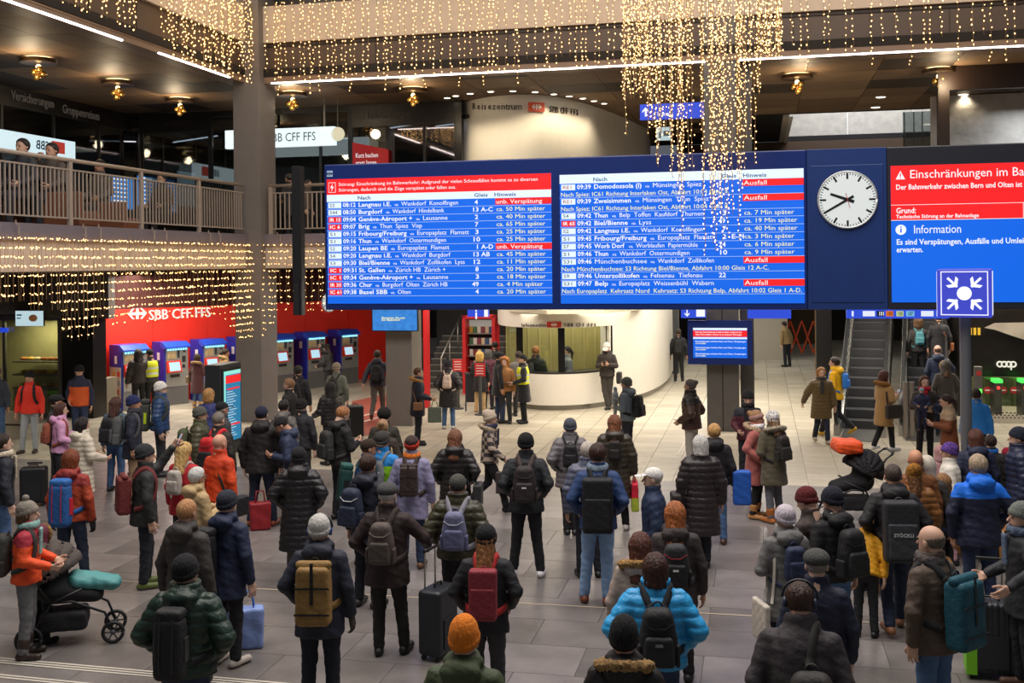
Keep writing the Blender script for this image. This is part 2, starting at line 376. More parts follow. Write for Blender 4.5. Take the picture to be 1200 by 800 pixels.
# rooms behind the glass: dim back wall, lit ceiling lines and furniture
rm = struct(bfr('wall_shop_interior', 0, BW, 0)); q = MB(); q.box(-13, 4.8, 5.5, 5.7, ZF, ZU); q.box(-13.2, -13, -18, 5.6, ZF, ZU); q.build('back_wall', mat('#8d8570', .8, var=.1), rm)
q = MB(); q.box(-13, 4.8, 5.3, 5.5, ZF, ZF + 1.6); q.build('low_wall', mat('#6d5844', .8), rm)
q = MB(); q.box(-13, 4.7, .2, 6, ZU - .5, ZU - .4); q.build('inner_ceiling', mat('#2c2926', .8), rm)
rs = random.Random(5)
def bare_light(a0, b0, L_, ang, lab):
    o = bfr('tube_light', a0, b0, ZU - .62, lab, 'light', 'tube lights inside the glazed travel shop'); q = MB(); q.box(0, L_, -.03, .03, 0, .03); q.build('tube', mat('#f4f0ff', .5, emit=5), o, rz=ang); q = MB(); q.box(0, L_, -.045, .045, .03, .07); q.build('housing', FRM, o, rz=ang)
for x, y, L_, an, lb in ((P(445, 151)[0], BW + 1.0, 1.2, -.6, 'slanting white tube light behind the glass under the Halbtax-Abo lettering'), (P(500, 171)[0], BW + 1.0, 1.0, -.5, 'slanting white tube light nearest the round white wall'), (P(350, 152, 7)[0], BW + 3, 1.4, .2, 'white tube light behind the glass below the lit white sign'), (P(175, 175, 6)[0], BW + 2.5, 2.6, -.5, 'long white tube light behind the glass left of the left column')):
    bare_light(x, y, L_, an, lb)
for a, b, e in ((-8.8, -2, 60), (-8, 7, 60), (-2, 7.3, 70)): area('shop_light', tuple(ab(a, b, ZU - .7)), 2.5, e, SOFT, rot=(0, 0, -TH))
# gallery railings
RAIL = mat('#a99c90', .35, .3); STL = mat('#9c9890', .3, .75)
def railing(a0, b0, a1, b1, label, z=ZF + .1, h=1.22, posts=2.45, first=0, count=300):
    L_ = math.hypot(a1 - a0, b1 - b0); ang = math.atan2(b1 - b0, a1 - a0); o = bfr('railing', a0, b0, z, label, 'railing'); o.rotation_euler[2] += ang
    q = MB(); q.tube([(0, 0, h), (L_, 0, h)], .04, 10); q.build('handrail', RAIL, o, smooth=True)
    q = MB(); q.box(0, L_, -.02, .02, .1, .13); q.box(0, L_, -.02, .02, h - .2, h - .17); q.build('rail_bar', RAIL, o)
    q = MB(); q.box(-.014, .014, -.012, .012, .12, h - .19); me = q.mesh('baluster', RAIL); n = int(L_ / .125)
    for i in range(min(n, count)): put('baluster', me, o, ((i + .5) * .125, 0, 0))
    q = MB(); q.box(-.05, .05, -.03, .03, -.2, h - .02); me = q.mesh('post', RAIL)
    q = MB(); q.tube([(.28, 0, .02), (.28, 0, -.05), (.36, -.0, -.05), (.36, 0, -.24)], .014, 6); hk = q.mesh('bracket', RAIL); k = 0
    while k * posts < L_: 
        put('post', me, o, (k * posts + .05, 0, 0)); put('bracket', hk, o, (k * posts, -.12, 0)); put('bracket', hk, o, (k * posts + .5, -.12, 0)); k += 1
railing(0.0, -15, 0.0, -.45, 'long grey metal railing with flat balusters running up to the left column')
railing(.5, 0.0, 9, 0.0, 'short grey metal railing between the left column and the blue departure board')
# the round white travel centre, upper and lower
def curved(name, pts, z0, z1, m, parent, t=.25, n=10):
    P_ = []
    for i in range(len(pts) - 1):                     # Catmull-Rom
        p = [Vector(pts[max(0, min(len(pts) - 1, i + k))]) for k in (-1, 0, 1, 2)]
        for j in range(n):
            u = j / n; P_.append(.5 * ((2 * p[1]) + (p[2] - p[0]) * u + (2 * p[0] - 5 * p[1] + 4 * p[2] - p[3]) * u * u + (3 * p[1] - p[0] - 3 * p[2] + p[3]) * u ** 3))
    P_.append(Vector(pts[-1])); b = MB(); k = len(P_); N = []
    for i in range(k): d = (P_[min(i + 1, k - 1)] - P_[max(i - 1, 0)]).normalized(); N.append(Vector((-d.y, d.x)))
    vs = [(p.x, p.y, z) for z in (z0, z1) for p in P_] + [(p.x + q.x * t, p.y + q.y * t, z) for z in (z0, z1) for p, q in zip(P_, N)]
    fs = []
    for i in range(k - 1): fs += [(i, i + 1, k + i + 1, k + i), (2 * k + i + 1, 2 * k + i, 3 * k + i, 3 * k + i + 1), (k + i, k + i + 1, 3 * k + i + 1, 3 * k + i), (i + 1, i, 2 * k + i, 2 * k + i + 1)]
    fs += [(0, k, 3 * k, 2 * k), (k - 1, 3 * k - 1, 4 * k - 1, 2 * k - 1)]
    b.add(vs, fs); o = b.build(name, m, parent)
    me = o.data; me.polygons.foreach_set('use_smooth', [True] * len(me.polygons)); 
    es = o.modifiers.new('edge', 'EDGE_SPLIT'); es.split_angle = math.radians(40)
    return P_
WHT = mat('#e3ddd0', .45, bump=.05, bscale=10, var=.02)
dr = struct(empty('wall_travel_centre'))
up = [tuple(ATZ(x, y, ZU)[:2]) for x, y in ((541, 121), (570, 114), (605, 111), (642, 112), (682, 120), (722, 134), (748, 146), (758, 152))]
up = [(up[0][0] - .4, up[0][1] + 1.6)] + up + [(up[-1][0] + .7, up[-1][1] + 4.5)]
UP = curved('upper_drum', up, ZF - .6, ZU + .02, WHT, dr)
lw = [tuple(ATZ(x, y, 0)[:2]) for x, y in ((587, 472), (608, 478), (640, 481), (680, 480), (715, 475.5), (754, 467), (779, 454), (788, 441), (789, 432))]
lw = [(lw[0][0] - .1, lw[0][1] + 2.5)] + lw
zb0, zb1 = AT(640, 387, 28.5).z, AT(640, 364, 28.5).z
LWP = curved('lower_band', lw[:6], zb0, 4.6, WHT, dr, t=.2)
LB = curved('lower_drum', lw[5:], .16, 4.6, WHT, dr, t=.3)
LC = curved('counter_front', lw[:6], .14, .98, WHT, dr, t=.3)
CT = curved('counter_top', [(x, y - .0) for x, y in lw[:6]], .98, 1.03, mat('#2c2b29', .3), dr, t=.6)
b = MB(); pl = [(p.x, p.y) for p in LWP]; cx = sum(p[0] for p in pl) / len(pl); cy = 33
curved('plinth', [(x + .06 * (2 - x) / 3, y + .12) for x, y in lw], 0, .17, mat('#8f8a82', .25, .8), dr, t=.1)
# booth window posts, glass, rear wall
def on_curve(px, PL):                                 # the point of a plan curve seen in this column of the picture
    u = uv(px, 400)[0] / F
    for i in range(len(PL) - 1):
        a, b = PL[i], PL[i + 1]; fa, fb = a.x - u * a.y, b.x - u * b.y
        if fa * fb <= 0 and fa != fb: t = fa / (fa - fb); r = a.lerp(b, t); on_curve.ang = math.atan2(b.y - a.y, b.x - a.x); return r
    best = min(PL, key=lambda p: abs(p.x / p.y - u)); on_curve.ang = 0; return best
for px in (609, 658, 720):
    p = on_curve(px, LWP); q = MB(); q.box(-.09, .09, .0, .16, 1.0, zb0); o = q.build('window_post', BLK, dr, (p.x, p.y + .05, 0))
prev = None
for px in (590, 609, 634, 658, 690, 720):
    p = on_curve(px, LWP)
    if prev is not None:
        q = MB(); q.add([(prev.x, prev.y + .12, 1.03), (p.x, p.y + .12, 1.03), (p.x, p.y + .12, zb0), (prev.x, prev.y + .12, zb0)], [(0, 1, 2, 3)]); q.build('booth_pane', glass('#e8ecea', .02, .1), dr)
    prev = p
q = MB(); q.box(-.2, 3.25, 31.6, 31.75, 0, 2.64)
for i in range(11): q.box(-.2 + i * .32, -.16 + i * .32, 31.56, 31.6, 0, 2.6, 1)
q.build('booth_rear_wall', [mat('#99905a', .6), mat('#a9a06c', .5)], dr)
q = MB(); q.prism([(-.1, 30.3), (.9, 28.6), (2.4, 28.6), (3.8, 30.8), (4.0, 31.7), (-.1, 31.7)], 2.65, 2.75); q.build('booth_ceiling', mat('#cfc9b0', .7), dr)
area('booth_light', (1.8, 30.6, 2.6), 3.2, 75, (1, .93, .72), sy=2)
area('booth_canopy_light', (1.5, 27.0, 3.85), 4.0, 70, WARM, sy=.8)
area('drum_wash_right', (6.6, 31, ZS - .2), 2, 140, SOFT, rot=(0, math.radians(25), 0))
q = MB(); q.box(0, .5, -.02, .02, 0, .5); 
# red cube on the booth's rear wall
# walls behind: stairs niche, corridor, right side
wb = struct(bfr('wall_back', 0, 0, 0))
aS0, aS1 = on_b(489, 420, 3)[0], on_b(548, 420, 3)[0]
q = MB(); q.box(aS0 - 2.5, aS1 + 5.0, 13.2, 13.4, 0, ZS + .8); q.build('stair_wall', mat('#4b4c4e', .7, var=.05), wb)
WBG = mat('#a39c90', .6, var=.05)
zc = 2.75
aK = [on_b(x, 400, 8)[0] for x in (792, 828, 872, 946, 966)]
# ceiling of the corridor and its side walls
q = MB(); q.box(on_b(872, 400, 9)[0], on_b(946, 400, 9)[0] - .35, 19.0, 19.2, 0, 3.0); q.build('corridor_end_wall', mat('#bdb5a6', .7), wb)
q = MB(); a9, a10 = on_b(872, 370, 12)[0], on_b(886, 370, 12)[0]; q.box(a9 - 1.1, a10 - .1, 11.5, 12.3, 0, 3.0); q.build('corridor_pier', mat('#8a847a', .6), wb)
a5 = on_b(944, 420, 14)[0]; a6 = on_b(957, 420, 14)[0]; q = MB(); q.box(a5 + .35, a6 + .4, 14, 14.4, 0, 3.0); q.build('timber_board', mat('#8e6c40', .7, bump=.3, bscale=12, kind='wood', var=.15), wb)
a7 = on_b(956, 400, 9)[0]; a8 = on_b(966, 400, 9)[0]; q = MB(); q.box(a7, a8 + .2, 8.6, 9.0, 0, 3.05); q.build('door_frame_dark', mat('#191a1c', .3), wb)
q = MB(); q.box(aK[0] - 3.2, aK[0] - .3, 13.5, 13.7, 0, 3.0); q.build('drum_side_wall', mat('#6d685f', .7), wb)
q = MB(); q.box(a10 - .1, a5 + 1, 28, 28.2, 0, 3.0); q.build('corridor_far_wall', mat('#5d4a35', .7), wb)
# right hand shop front with its dark band and lettering
aR0 = on_b(1122, 400, 3.5)[0]
q = MB(); q.box(aR0, 34, 3.5, 3.8, on_b(1160, 441, 3.5)[1], ZS + 1); q.build('shop_band', mat('#18130f', .3, var=.2), wb)
q = MB(); q.box(aR0 + .2, 34, 5.8, 6.0, 0, 2.2); q.build('shop_rear_wall', mat('#7b7a58', .7, var=.1), wb)
q = MB(); q.box(aR0, aR0 + .25, 3.5, 9, 0, ZS + 1); q.build('shop_side_wall', mat('#2a2623', .5), wb)
area('shop_glow', tuple(ab(aR0 + 3, 4.9, 2.0)), 3, 60, (1, .95, .7), rot=(0, 0, -TH), sy=1)
# right end of the upper level: glazing, and a pale wall standing in for glass with reflected lights
a11, a12 = on_b(1100, 150, 3)[0], on_b(1113, 150, 3)[0]
q = MB(); q.box(a11, a12, 3, 3.3, ZF, ZU); q.box(a12 - .1, 34, 3, 3.2, ZU - .6, ZU); q.build('upper_end_post', mat('#2c1d14', .5), wb)
q = MB(); q.box(a12 + .3, 34, 8.0, 8.2, ZF, ZU - .04); q.build('upper_glass_standin', mat('#b7b2aa', .8, bump=1, bscale=3, var=.25, vscale=1.4), wb)
area('upper_right_light', tuple(ab(a12 + 3.5, 6.4, ZU - .5)), 2, 150, COOL, rot=(0, 0, -TH))
q = MB()
for px in (1060, 1071, 1081, 1092): x = on_b(px, 150, SK[2] + .1)[0]; q.box(x - .015, x + .015, SK[2] + .1, SK[2] + .16, ZF, ZU)
q.build('glass_screen_post', mat('#6d6a68', .4, .5), wb)
q = MB(); q.box(on_b(1058, 150, SK[2] + .1)[0], on_b(1108, 150, SK[2] + .1)[0], SK[2] + .12, SK[2] + .14, ZF, ZU); q.build('glass_screen', glass('#cfd6d8', .02, .4), wb)
q = MB(); q.box(9.5, 34, 19.6, 19.8, ZF, ZU); q.build('upper_far_wall', mat('#5b4634', .7), wb)
q = MB(); q.box(-16, 40, 30.5, 30.8, 0, 9); q.box(-16.2, -16, -20, 30.5, 0, 9); q.build('outer_wall', mat('#3b342d', .8), wb)
# ground floor left: bakery window, black pier, header
wg = struct(bfr('wall_left', 0, 0, 0))
q = MB(); q.box(-13, -4.15, -.0, .3, 2.62, ZS); q.build('shop_header', mat('#5e5754', .6, var=.05), wg)
xA, xB = on_b(72, 420, -.3)[0], on_b(109, 420, -.3)[0]
q = MB(); q.box(xA, xB, -.3, .3, 0, 2.72); q.build('black_pier', mat('#100e0d', .3), wg)
# ------------------------------------------------------------------ implicit surfaces -> meshes (for people, clothes, bags)
def A(*x): return np.array(x, dtype=np.float32)
def cone(P, a, b, ra, rb):
    a = np.asarray(a, np.float32); ba = np.asarray(b, np.float32) - a; q = P - a
    t = np.clip(q @ ba / max(float(ba @ ba), 1e-9), 0, 1)
    d = q - t[:, None] * ba
    return np.sqrt((d * d).sum(1)) - (ra + t * (rb - ra))
def ell(P, c, r):
    r = np.asarray(r, np.float32); q = P - np.asarray(c, np.float32)
    k0 = np.sqrt(((q / r) ** 2).sum(1)); k1 = np.sqrt(((q / (r * r)) ** 2).sum(1)) + 1e-6
    return k0 * (k0 - 1) / k1
def rbox(P, c, h, r):
    q = np.abs(P - np.asarray(c, np.float32)) - (np.asarray(h, np.float32) - r)
    return np.sqrt((np.maximum(q, 0) ** 2).sum(1)) + np.minimum(q.max(1), 0) - r
def smin(a, b, k):
    h = np.clip(.5 + .5 * (b - a) / k, 0, 1); return b * (1 - h) + a * h - k * h * (1 - h)
def smax(a, b, k): return -smin(-a, -b, k)
def nets(f, lo, hi, res):
    lo = np.asarray(lo, np.float32) - res * 1.5; hi = np.asarray(hi, np.float32) + res * 1.5
    n = np.ceil((hi - lo) / res).astype(int) + 1
    ax = [lo[i] + res * np.arange(n[i], dtype=np.float32) for i in range(3)]
    G = np.stack(np.meshgrid(*ax, indexing='ij'), -1).reshape(-1, 3)
    V = f(G).reshape(n); V[0], V[-1] = 1, 1; V[:, 0], V[:, -1] = 1, 1; V[:, :, 0], V[:, :, -1] = 1, 1
    s = V < 0
    offs = [(i, j, k) for i in (0, 1) for j in (0, 1) for k in (0, 1)]
    cnt = sum(s[i:n[0] - 1 + i, j:n[1] - 1 + j, k:n[2] - 1 + k].astype(np.int8) for i, j, k in offs)
    act = (cnt > 0) & (cnt < 8); I = np.argwhere(act)
    ids = -np.ones(act.shape, np.int64); ids[act] = np.arange(len(I))
    cv = np.stack([V[I[:, 0] + i, I[:, 1] + j, I[:, 2] + k] for i, j, k in offs], 1)
    acc = np.zeros((len(I), 3)); w = np.zeros(len(I))
    for a in range(8):
        for b in range(a + 1, 8):
            oa, ob = np.array(offs[a]), np.array(offs[b])
            if np.abs(oa - ob).sum() != 1: continue
            va, vb = cv[:, a], cv[:, b]; x = (va < 0) != (vb < 0)
            t = np.where(x, va / np.where(x, va - vb, 1), 0)
            acc += np.where(x[:, None], oa + t[:, None] * (ob - oa), 0); w += x
    verts = lo + res * (I + acc / w[:, None]); quads = []
    for d in range(3):
        e1, e2 = [(1, 2), (2, 0), (0, 1)][d]
        sl = [slice(1, -1)] * 3; sl[d] = slice(0, -1); sh = [slice(1, -1)] * 3; sh[d] = slice(1, None)
        s0, s1 = s[tuple(sl)], s[tuple(sh)]
        J = np.argwhere(s0 != s1)
        if not len(J): continue
        flip = s0[tuple(J.T)]
        base = J + 1; base[:, d] = J[:, d]
        def cid(o1, o2):
            q = base.copy(); q[:, e1] -= o1; q[:, e2] -= o2; return ids[tuple(q.T)]
        q = np.stack([cid(1, 1), cid(0, 1), cid(0, 0), cid(1, 0)], 1)
        q = np.where(flip[:, None], q, q[:, ::-1]); quads.append(q)
    return verts.astype(np.float32), np.concatenate(quads) if quads else np.zeros((0, 4), int)
def join(parts):                                      # [(v, q, material index or array)] -> one
    vs, qs, ms, k = [], [], [], 0
    for v, q, m in parts:
        vs.append(v); qs.append(q + k); ms.append(np.full(len(q), m) if np.isscalar(m) else m); k += len(v)
    return np.concatenate(vs), np.concatenate(qs), np.concatenate(ms)
def qmesh(name, v, q, mats, mi=None):
    me = bpy.data.meshes.new(name); nv, nq = len(v), len(q)
    me.vertices.add(nv); me.vertices.foreach_set('co', np.ascontiguousarray(v, dtype=np.float32).ravel())
    me.loops.add(nq * 4); me.loops.foreach_set('vertex_index', np.ascontiguousarray(q, dtype=np.int32).ravel())
    me.polygons.add(nq); me.polygons.foreach_set('loop_start', np.arange(0, nq * 4, 4, dtype=np.int32))
    for m in (mats if isinstance(mats, (list, tuple)) else [mats]): me.materials.append(m)
    if mi is not None: me.polygons.foreach_set('material_index', np.ascontiguousarray(mi, dtype=np.int32))
    me.polygons.foreach_set('use_smooth', np.ones(nq, dtype=bool)); me.update(calc_edges=True); return me
_n3 = np.random.RandomState(3).rand(4, 3) * 6.28
def wob(P, fr):                                       # cheap smooth noise in -1..1
    r = 0
    for k in range(4):
        d = np.array([math.cos(k * 2.1), math.sin(k * 2.1), math.cos(k * 1.3 + 1)]); r = r + np.sin(P @ (d * fr * (1 + .37 * k)).astype(np.float32) + _n3[k, 0])
    return r / 4
# ---- templates in head space: the head faces +Y, its centre at the origin
def f_head(P):
    X = P.copy(); X[:, 0] = np.abs(X[:, 0])
    d = ell(X, (0, -.012, .028), (.077, .097, .092)); d = smin(d, ell(X, (0, .022, -.045), (.058, .066, .068)), .03)
    d = smin(d, cone(X, (0, -.03, -.06), (0, -.045, -.2), .056, .062), .02)
    d = smin(d, cone(X, (0, .09, .008), (0, .108, -.024), .007, .013), .012)
    d = smin(d, ell(X, (.079, -.008, -.008), (.009, .02, .031)), .008)
    d = smin(d, ell(X, (.0, .084, -.054), (.024, .012, .010)), .008)
    d = smin(d, ell(X, (.03, .084, .026), (.02, .009, .007)), .01)
    d = smax(d, -ell(X, (.031, .098, .008), (.017, .018, .011)), .01)
    d = smin(d, ell(X, (.031, .078, .006), (.012, .0105, .009)), .003)
    return d
HEADT = {}
def head_t(res):
    if res not in HEADT:
        v, q = nets(f_head, (-.09, -.12, -.2), (.09, .13, .12), res); c = v[q].mean(1)
        x, y, z = np.abs(c[:, 0]), c[:, 1], c[:, 2]; m = np.zeros(len(q), int)
        m[(z > -.063) & (z < -.046) & (x < .024) & (y > .07)] = 2
        m[(np.hypot(x - .031, z - .006) < .009) & (y > .072)] = 3
        m[(np.abs(z - .030) < .0035) & (x > .014) & (x < .05) & (y > .06)] = 4
        HEADT[res] = (v, q, m)
    return HEADT[res]
def hand_f(curl):
    segs = []
    for i, (x, l) in enumerate([(-.033, .068), (-.0115, .080), (.0115, .075), (.033, .058)]):
        p = A(x, 0, -.095); a = curl * (.5 + .12 * i); sx = x * .9; L3 = [l * .45, l * .32, l * .28]
        for j, L_ in enumerate(L3):
            a2 = a * (j + 1) * .8; d = A(sx * 1.2, math.sin(a2), -math.cos(a2)); d = d / np.linalg.norm(d); q = p + d * L_
            segs.append((p, q, .0092 - .0008 * j, .0085 - .0009 * j)); p = q
    p = A(-.038, .004, -.03)
    for L_, d in ((.04, A(-.55, .35, -.75)), (.032, A(-.2, .5, -.85)), (.024, A(.05, .6, -.8))):
        q = p + d / np.linalg.norm(d) * L_; segs.append((p, q, .0115, .0098)); p = q
    def f(P):
        d = rbox(P, (0, 0, -.052), (.044, .0155, .05), .014); d = smin(d, cone(P, (0, 0, .04), (0, 0, -.01), .027, .026), .02)
        g = None
        for s in segs:
            c = cone(P, *s); g = c if g is None else np.minimum(g, c)
        return smin(d, g, .006)
    return f
HANDT = {}
def hand_t(curl, res):
    k = (curl, res)
    if k not in HANDT: HANDT[k] = nets(hand_f(curl), (-.1, -.04, -.19), (.08, .12, .06), res)
    return HANDT[k]
CRC, CRR = A(0, -.012, .028), A(.077, .097, .092)
def shell(P, t): return ell(P, CRC, CRR + t)
def f_hair(kind):
    def f(P):
        x, y, z = P[:, 0], P[:, 1], P[:, 2]
        cut = y * .78 - z * .62 - .004
        d = shell(P, .012)
        if kind == 'short': d = smax(smax(d, cut, .01), -(z + .055), .01)
        elif kind == 'tousled': d = smax(smax(shell(P, .02) + .006 * wob(P, 90), cut - .006, .01), -(z + .06), .01)
        elif kind == 'crop': d = smax(smax(shell(P, .005), cut, .006), -(z + .045), .006)
        elif kind == 'fringe': d = smax(smax(smax(shell(P, .0035), cut + .012, .006), -(z + .075), .006), z - .045 + .25 * (y + .05), .012)
        elif kind == 'bob': d = smin(shell(P, .02), cone(P * A(1, 1, 1), (0, -.035, 0), (0, -.045, -.09), .097, .094), .02); d = smax(smax(d, np.minimum(cut - .002, y - .03), .012), -(z + .115), .015) + .004 * wob(P, 80)
        elif kind == 'long':
            d = smin(shell(P, .018), cone(P * A(1, 1.05, 1), (0, -.045, 0), (0, -.12, -.24), .095, .082), .03)
            d = smax(smax(d, np.minimum(cut, y - .028), .01), -(z + .29), .02) + .005 * wob(P, 60)
        elif kind == 'curly':
            d = smin(shell(P, .035), ell(P, (0, -.04, -.06), (.115, .09, .11)), .02); d = smax(d, np.minimum(cut - .012, y - .04), .012) + .010 * wob(P, 130)
        elif kind == 'bun':
            d = smax(smax(shell(P, .012), cut, .01), -(z + .055), .01); d = smin(d, ell(P, (0, -.115, .07), (.045, .04, .045)), .012) + .003 * wob(P, 120)
        elif kind == 'ponytail':
            d = smax(smax(shell(P, .011), cut, .01), -(z + .055), .01)
            d = smin(d, cone(P, (0, -.11, .05), (0, -.15, -.04), .022, .032), .015); d = smin(d, cone(P, (0, -.15, -.04), (0, -.14, -.2), .032, .012), .015)
        return d + (.0032 * np.sin(np.arctan2(x, y + .02) * 15 + 2.2 * wob(P, 28)) if kind in ('long', 'bob', 'short', 'tousled', 'ponytail') else 0)
    return f
def f_hat(kind):
    def f(P):
        x, y, z = P[:, 0], P[:, 1], P[:, 2]; zt = z - .36 * y
        if kind in ('beanie', 'pompom', 'tallbeanie', 'slouch'):
            d = ell(P, (0, -.02, .05), (.092, .109, .094 if kind != 'tallbeanie' else .122))
            if kind == 'slouch': d = smin(d, ell(P, (0, -.07, .10), (.07, .07, .06)), .04)
            d = smax(d, -(zt - .005), .008); cuff = smax(ell(P, (0, -.017, .03), (.098, .117, .12)), np.abs(zt - .022) - .025, .008)
            d = smin(d, cuff, .004) + .0022 * np.sin(np.arctan2(x, y + .02) * 26)
            if kind == 'pompom': d = smin(d, ell(P, (0, -.03, .168), (.037, .037, .034)) + .004 * wob(P, 300), .005)
        elif kind == 'cap':
            d = smax(ell(P, (0, -.016, .04), (.087, .106, .09)), -(zt - .022), .006)
            br = smax(ell(P, (0, .115, .040), (.075, .085, .03)), np.abs(z - .045 + .12 * (y - .1)) - .005, .003); d = smin(d, br, .005)
        elif kind == 'flatcap':
            d = smax(ell(P, (0, -.01, .06), (.098, .122, .074)), -(zt - .022), .008)
            br = smax(ell(P, (0, .09, .045), (.078, .055, .03)), np.abs(z - .047) - .008, .004); d = smin(d, br, .008)
        elif kind == 'furhat':
            d = smax(ell(P, (0, -.015, .05), (.112, .13, .105)), -(zt + .015), .02) + .006 * wob(P, 160)
        elif kind == 'headband':
            d = smax(shell(P, .019), np.abs(zt - .028) - .032, .01)
        elif kind == 'hoodup':
            d = smin(ell(P, (0, -.03, .02), (.105, .125, .122)), cone(P * A(1, 1.1, 1), (0, -.045, -.02), (0, -.05, -.17), .105, .12), .03)
            d = smax(d, -ell(P, (0, .125, -.02), (.073, .11, .115)), .02); d = smax(d, -(z + .2), .01)
        return d
    return f
TMPL = {}
def hairhat(kind, res=.0095):
    if kind not in TMPL:
        f = f_hat(kind) if kind in ('beanie', 'pompom', 'tallbeanie', 'slouch', 'cap', 'flatcap', 'furhat', 'headband', 'hoodup') else f_hair(kind)
        TMPL[kind] = nets(f, (-.14, -.2, -.27), (.14, .21, .22), res)
    return TMPL[kind]
TM = {}
def tmesh(kind):                                      # a shared mesh; each object carries its own material
    if kind not in TM: TM[kind] = qmesh(kind, *hairhat(kind), [None])
    return TM[kind]
def shared(name, me, m, parent, mw=None):
    o = put(name, me, parent)
    for i, x in enumerate(m if isinstance(m, (list, tuple)) else [m]):
        o.material_slots[i].link = 'OBJECT'; o.material_slots[i].material = x
    if mw is not None: o.matrix_local = mw
    return o
# ------------------------------------------------------------------ signs, screens, machines
WT = mat('#eef2f6', .5, emit=.9); YL = mat('#f3f2b0', .5, emit=.9); SBLUE = mat('#0563e0', .5, emit=.95); SRED = mat('#f01c20', .5, emit=.95)
SWHITE = mat('#dff0f8', .5, emit=.9); INK = mat('#1b2f66', .6); NAVY = mat('#10296b', .35, var=.05); NAVY2 = mat('#1a356f', .4, var=.05); LINE = mat('#bcd6ff', .5, emit=.8)
SIGNBLUE = mat('#2b4fe0', .5, emit=.75); CLKW = mat('#eef4f2', .4, emit=.62); BLKM = mat('#0c0c0e', .5); REDL = mat('#d8281e', .5); WHP = mat('#e9e6e0', .5); STEEL = mat('#a8a8a6', .28, .85); STD = mat('#5c5f61', .4, .6)
def logo(parent, x, z, hgt, y=0.0, bg=None, fg=None, wide=2.0):
    """the railway's double arrow with a cross, on its plate"""
    if bg: q = MB(); q.box(x, x + hgt * wide, y, y + .01, z, z + hgt); q.build('logo_plate', bg, parent)
    c = x + hgt * wide / 2; m = z + hgt / 2; u = hgt * .30; t = u * .26; q = MB(); k = y - .012
    q.box(c - u * 1.5, c + u * 1.5, k, k + .01, m - t, m + t); q.box(c - t * 1.1, c + t * 1.1, k - .001, k + .009, m - u, m + u)
    for s in (1, -1): q.prism_xz([(c + s * u * .55, m + u), (c + s * u * 1.0, m + u), (c + s * u * 1.95, m), (c + s * u * 1.0, m - u), (c + s * u * .55, m - u), (c + s * u * 1.45, m)], k - .002, k + .008)
    q.build('logo', fg or WHP, parent)
def panel(parent, name, x0, x1, z0, z1, y, m, t=.01): q = MB(); q.box(x0, x1, y, y + t, z0, z1); return q.build(name, m, parent)
# ---- the departure board
p0 = AT(381, 363, 20.5); aB, bB = to_ab(p0); zB0 = p0.z; zB1 = AT(381, 193, 20.5).z
bd = bfr('departure_board', aB, bB, zB0, 'huge blue hanging departure board with two timetables, clock and message screen', 'board')
def BX(px, py=280): return on_b(px, py, bB)[0] - aB
def BZ(px, py): return on_b(px, py, bB)[1] - zB0
W_ = BX(1290); HB = zB1 - zB0
q = MB(); q.box(0, BX(946), .012, .45, 0, HB); q.build('housing', NAVY, bd, bevel=.02)
q = MB(); q.box(BX(946) + .005, BX(1040), .02, .45, 0, HB); q.box(BX(951), BX(1036), .01, .03, .12, HB - .28); q.build('clock_panel', NAVY2, bd, bevel=.008)
q = MB(); q.box(BX(1040) + .005, W_, .012, .45, 0, HB); q.build('message_housing', mat('#23242c', .4), bd, bevel=.02)
def screen(px0, px1, py0, py1, name='screen'):
    x0, x1 = BX(px0), BX(px1); z0, z1 = BZ((px0 + px1) / 2, py1), BZ((px0 + px1) / 2, py0); o = empty(name, (x0, .006, z0)); o.parent = bd
    q = MB(); q.box(0, x1 - x0, -.004, .01, 0, z1 - z0); q.build('display', SBLUE, o); return o, x1 - x0, z1 - z0
def row(o, W, H, zt, zb, badge, bcol, time_, dest, via, gl, gx, note, kind, sz):
    z = zb + (zt - zb) * .26; fx = W / 1054; q = MB(); q.box(7 * fx, 70 * fx, -.008, -.002, zb + (zt - zb) * .14, zt - (zt - zb) * .12); q.build('line_badge', SRED if bcol == 'r' else SWHITE, o)
    text(badge, sz * .78, WT if bcol == 'r' else mat('#c4303a' if bcol == 'w' else '#27304a', .6), o, (13 * fx, -.01, z + .006), bcol == 'r', width=min(.05 * len(badge), 52 * fx), name='line_name')
    text(time_, sz, WT, o, (78 * fx, -.006, z), True, width=62 * fx, name='time')
    dw = dest[1] * fx; text(dest[0], sz, WT, o, (153 * fx, -.006, z), True, width=dw, name='destination')
    if via: text('via', sz * .6, WT, o, (153 * fx + dw + 18 * fx, -.006, z), False, width=18 * fx, name='via'); text(via[0], sz, WT, o, (153 * fx + dw + 50 * fx, -.006, z), False, width=via[1] * fx, name='stops')
    if gl: text(gl, sz, WT, o, (gx * fx, -.006, z), True, name='track', width=len(gl) * 15 * fx)
    if note:
        if kind: q = MB(); q.box(800 * fx, 1054 * fx, -.008, -.002, zb + (zt - zb) * .12, zt - .004); q.build('note_field', SRED, o)
        text(note, sz * .97, YL if not kind else WT, o, (804 * fx, -.01, z), False, width=(len(note) * 13.8 if kind else len(note) * 13) * fx, name='note')
    q = MB(); q.box(0, W, -.008, -.002, zb - .004, zb + .003); q.build('row_line', LINE, o)
s1, W, H = screen(383.5, 646.5, 206.5, 355.5); fx = W / 1054
q = MB(); q.box(0, W, -.009, -.003, H * .875, H); q.build('banner', SRED, s1)
q = MB(); q.box(10 * fx, 44 * fx, -.012, -.008, H * .893, H * .975); q.build('alert_frame', mat('#f3f3f3', .5, emit=.8), s1); q = MB(); q.box(12 * fx, 42 * fx, -.014, -.010, H * .897, H * .971); q.build('alert_field', SRED, s1)
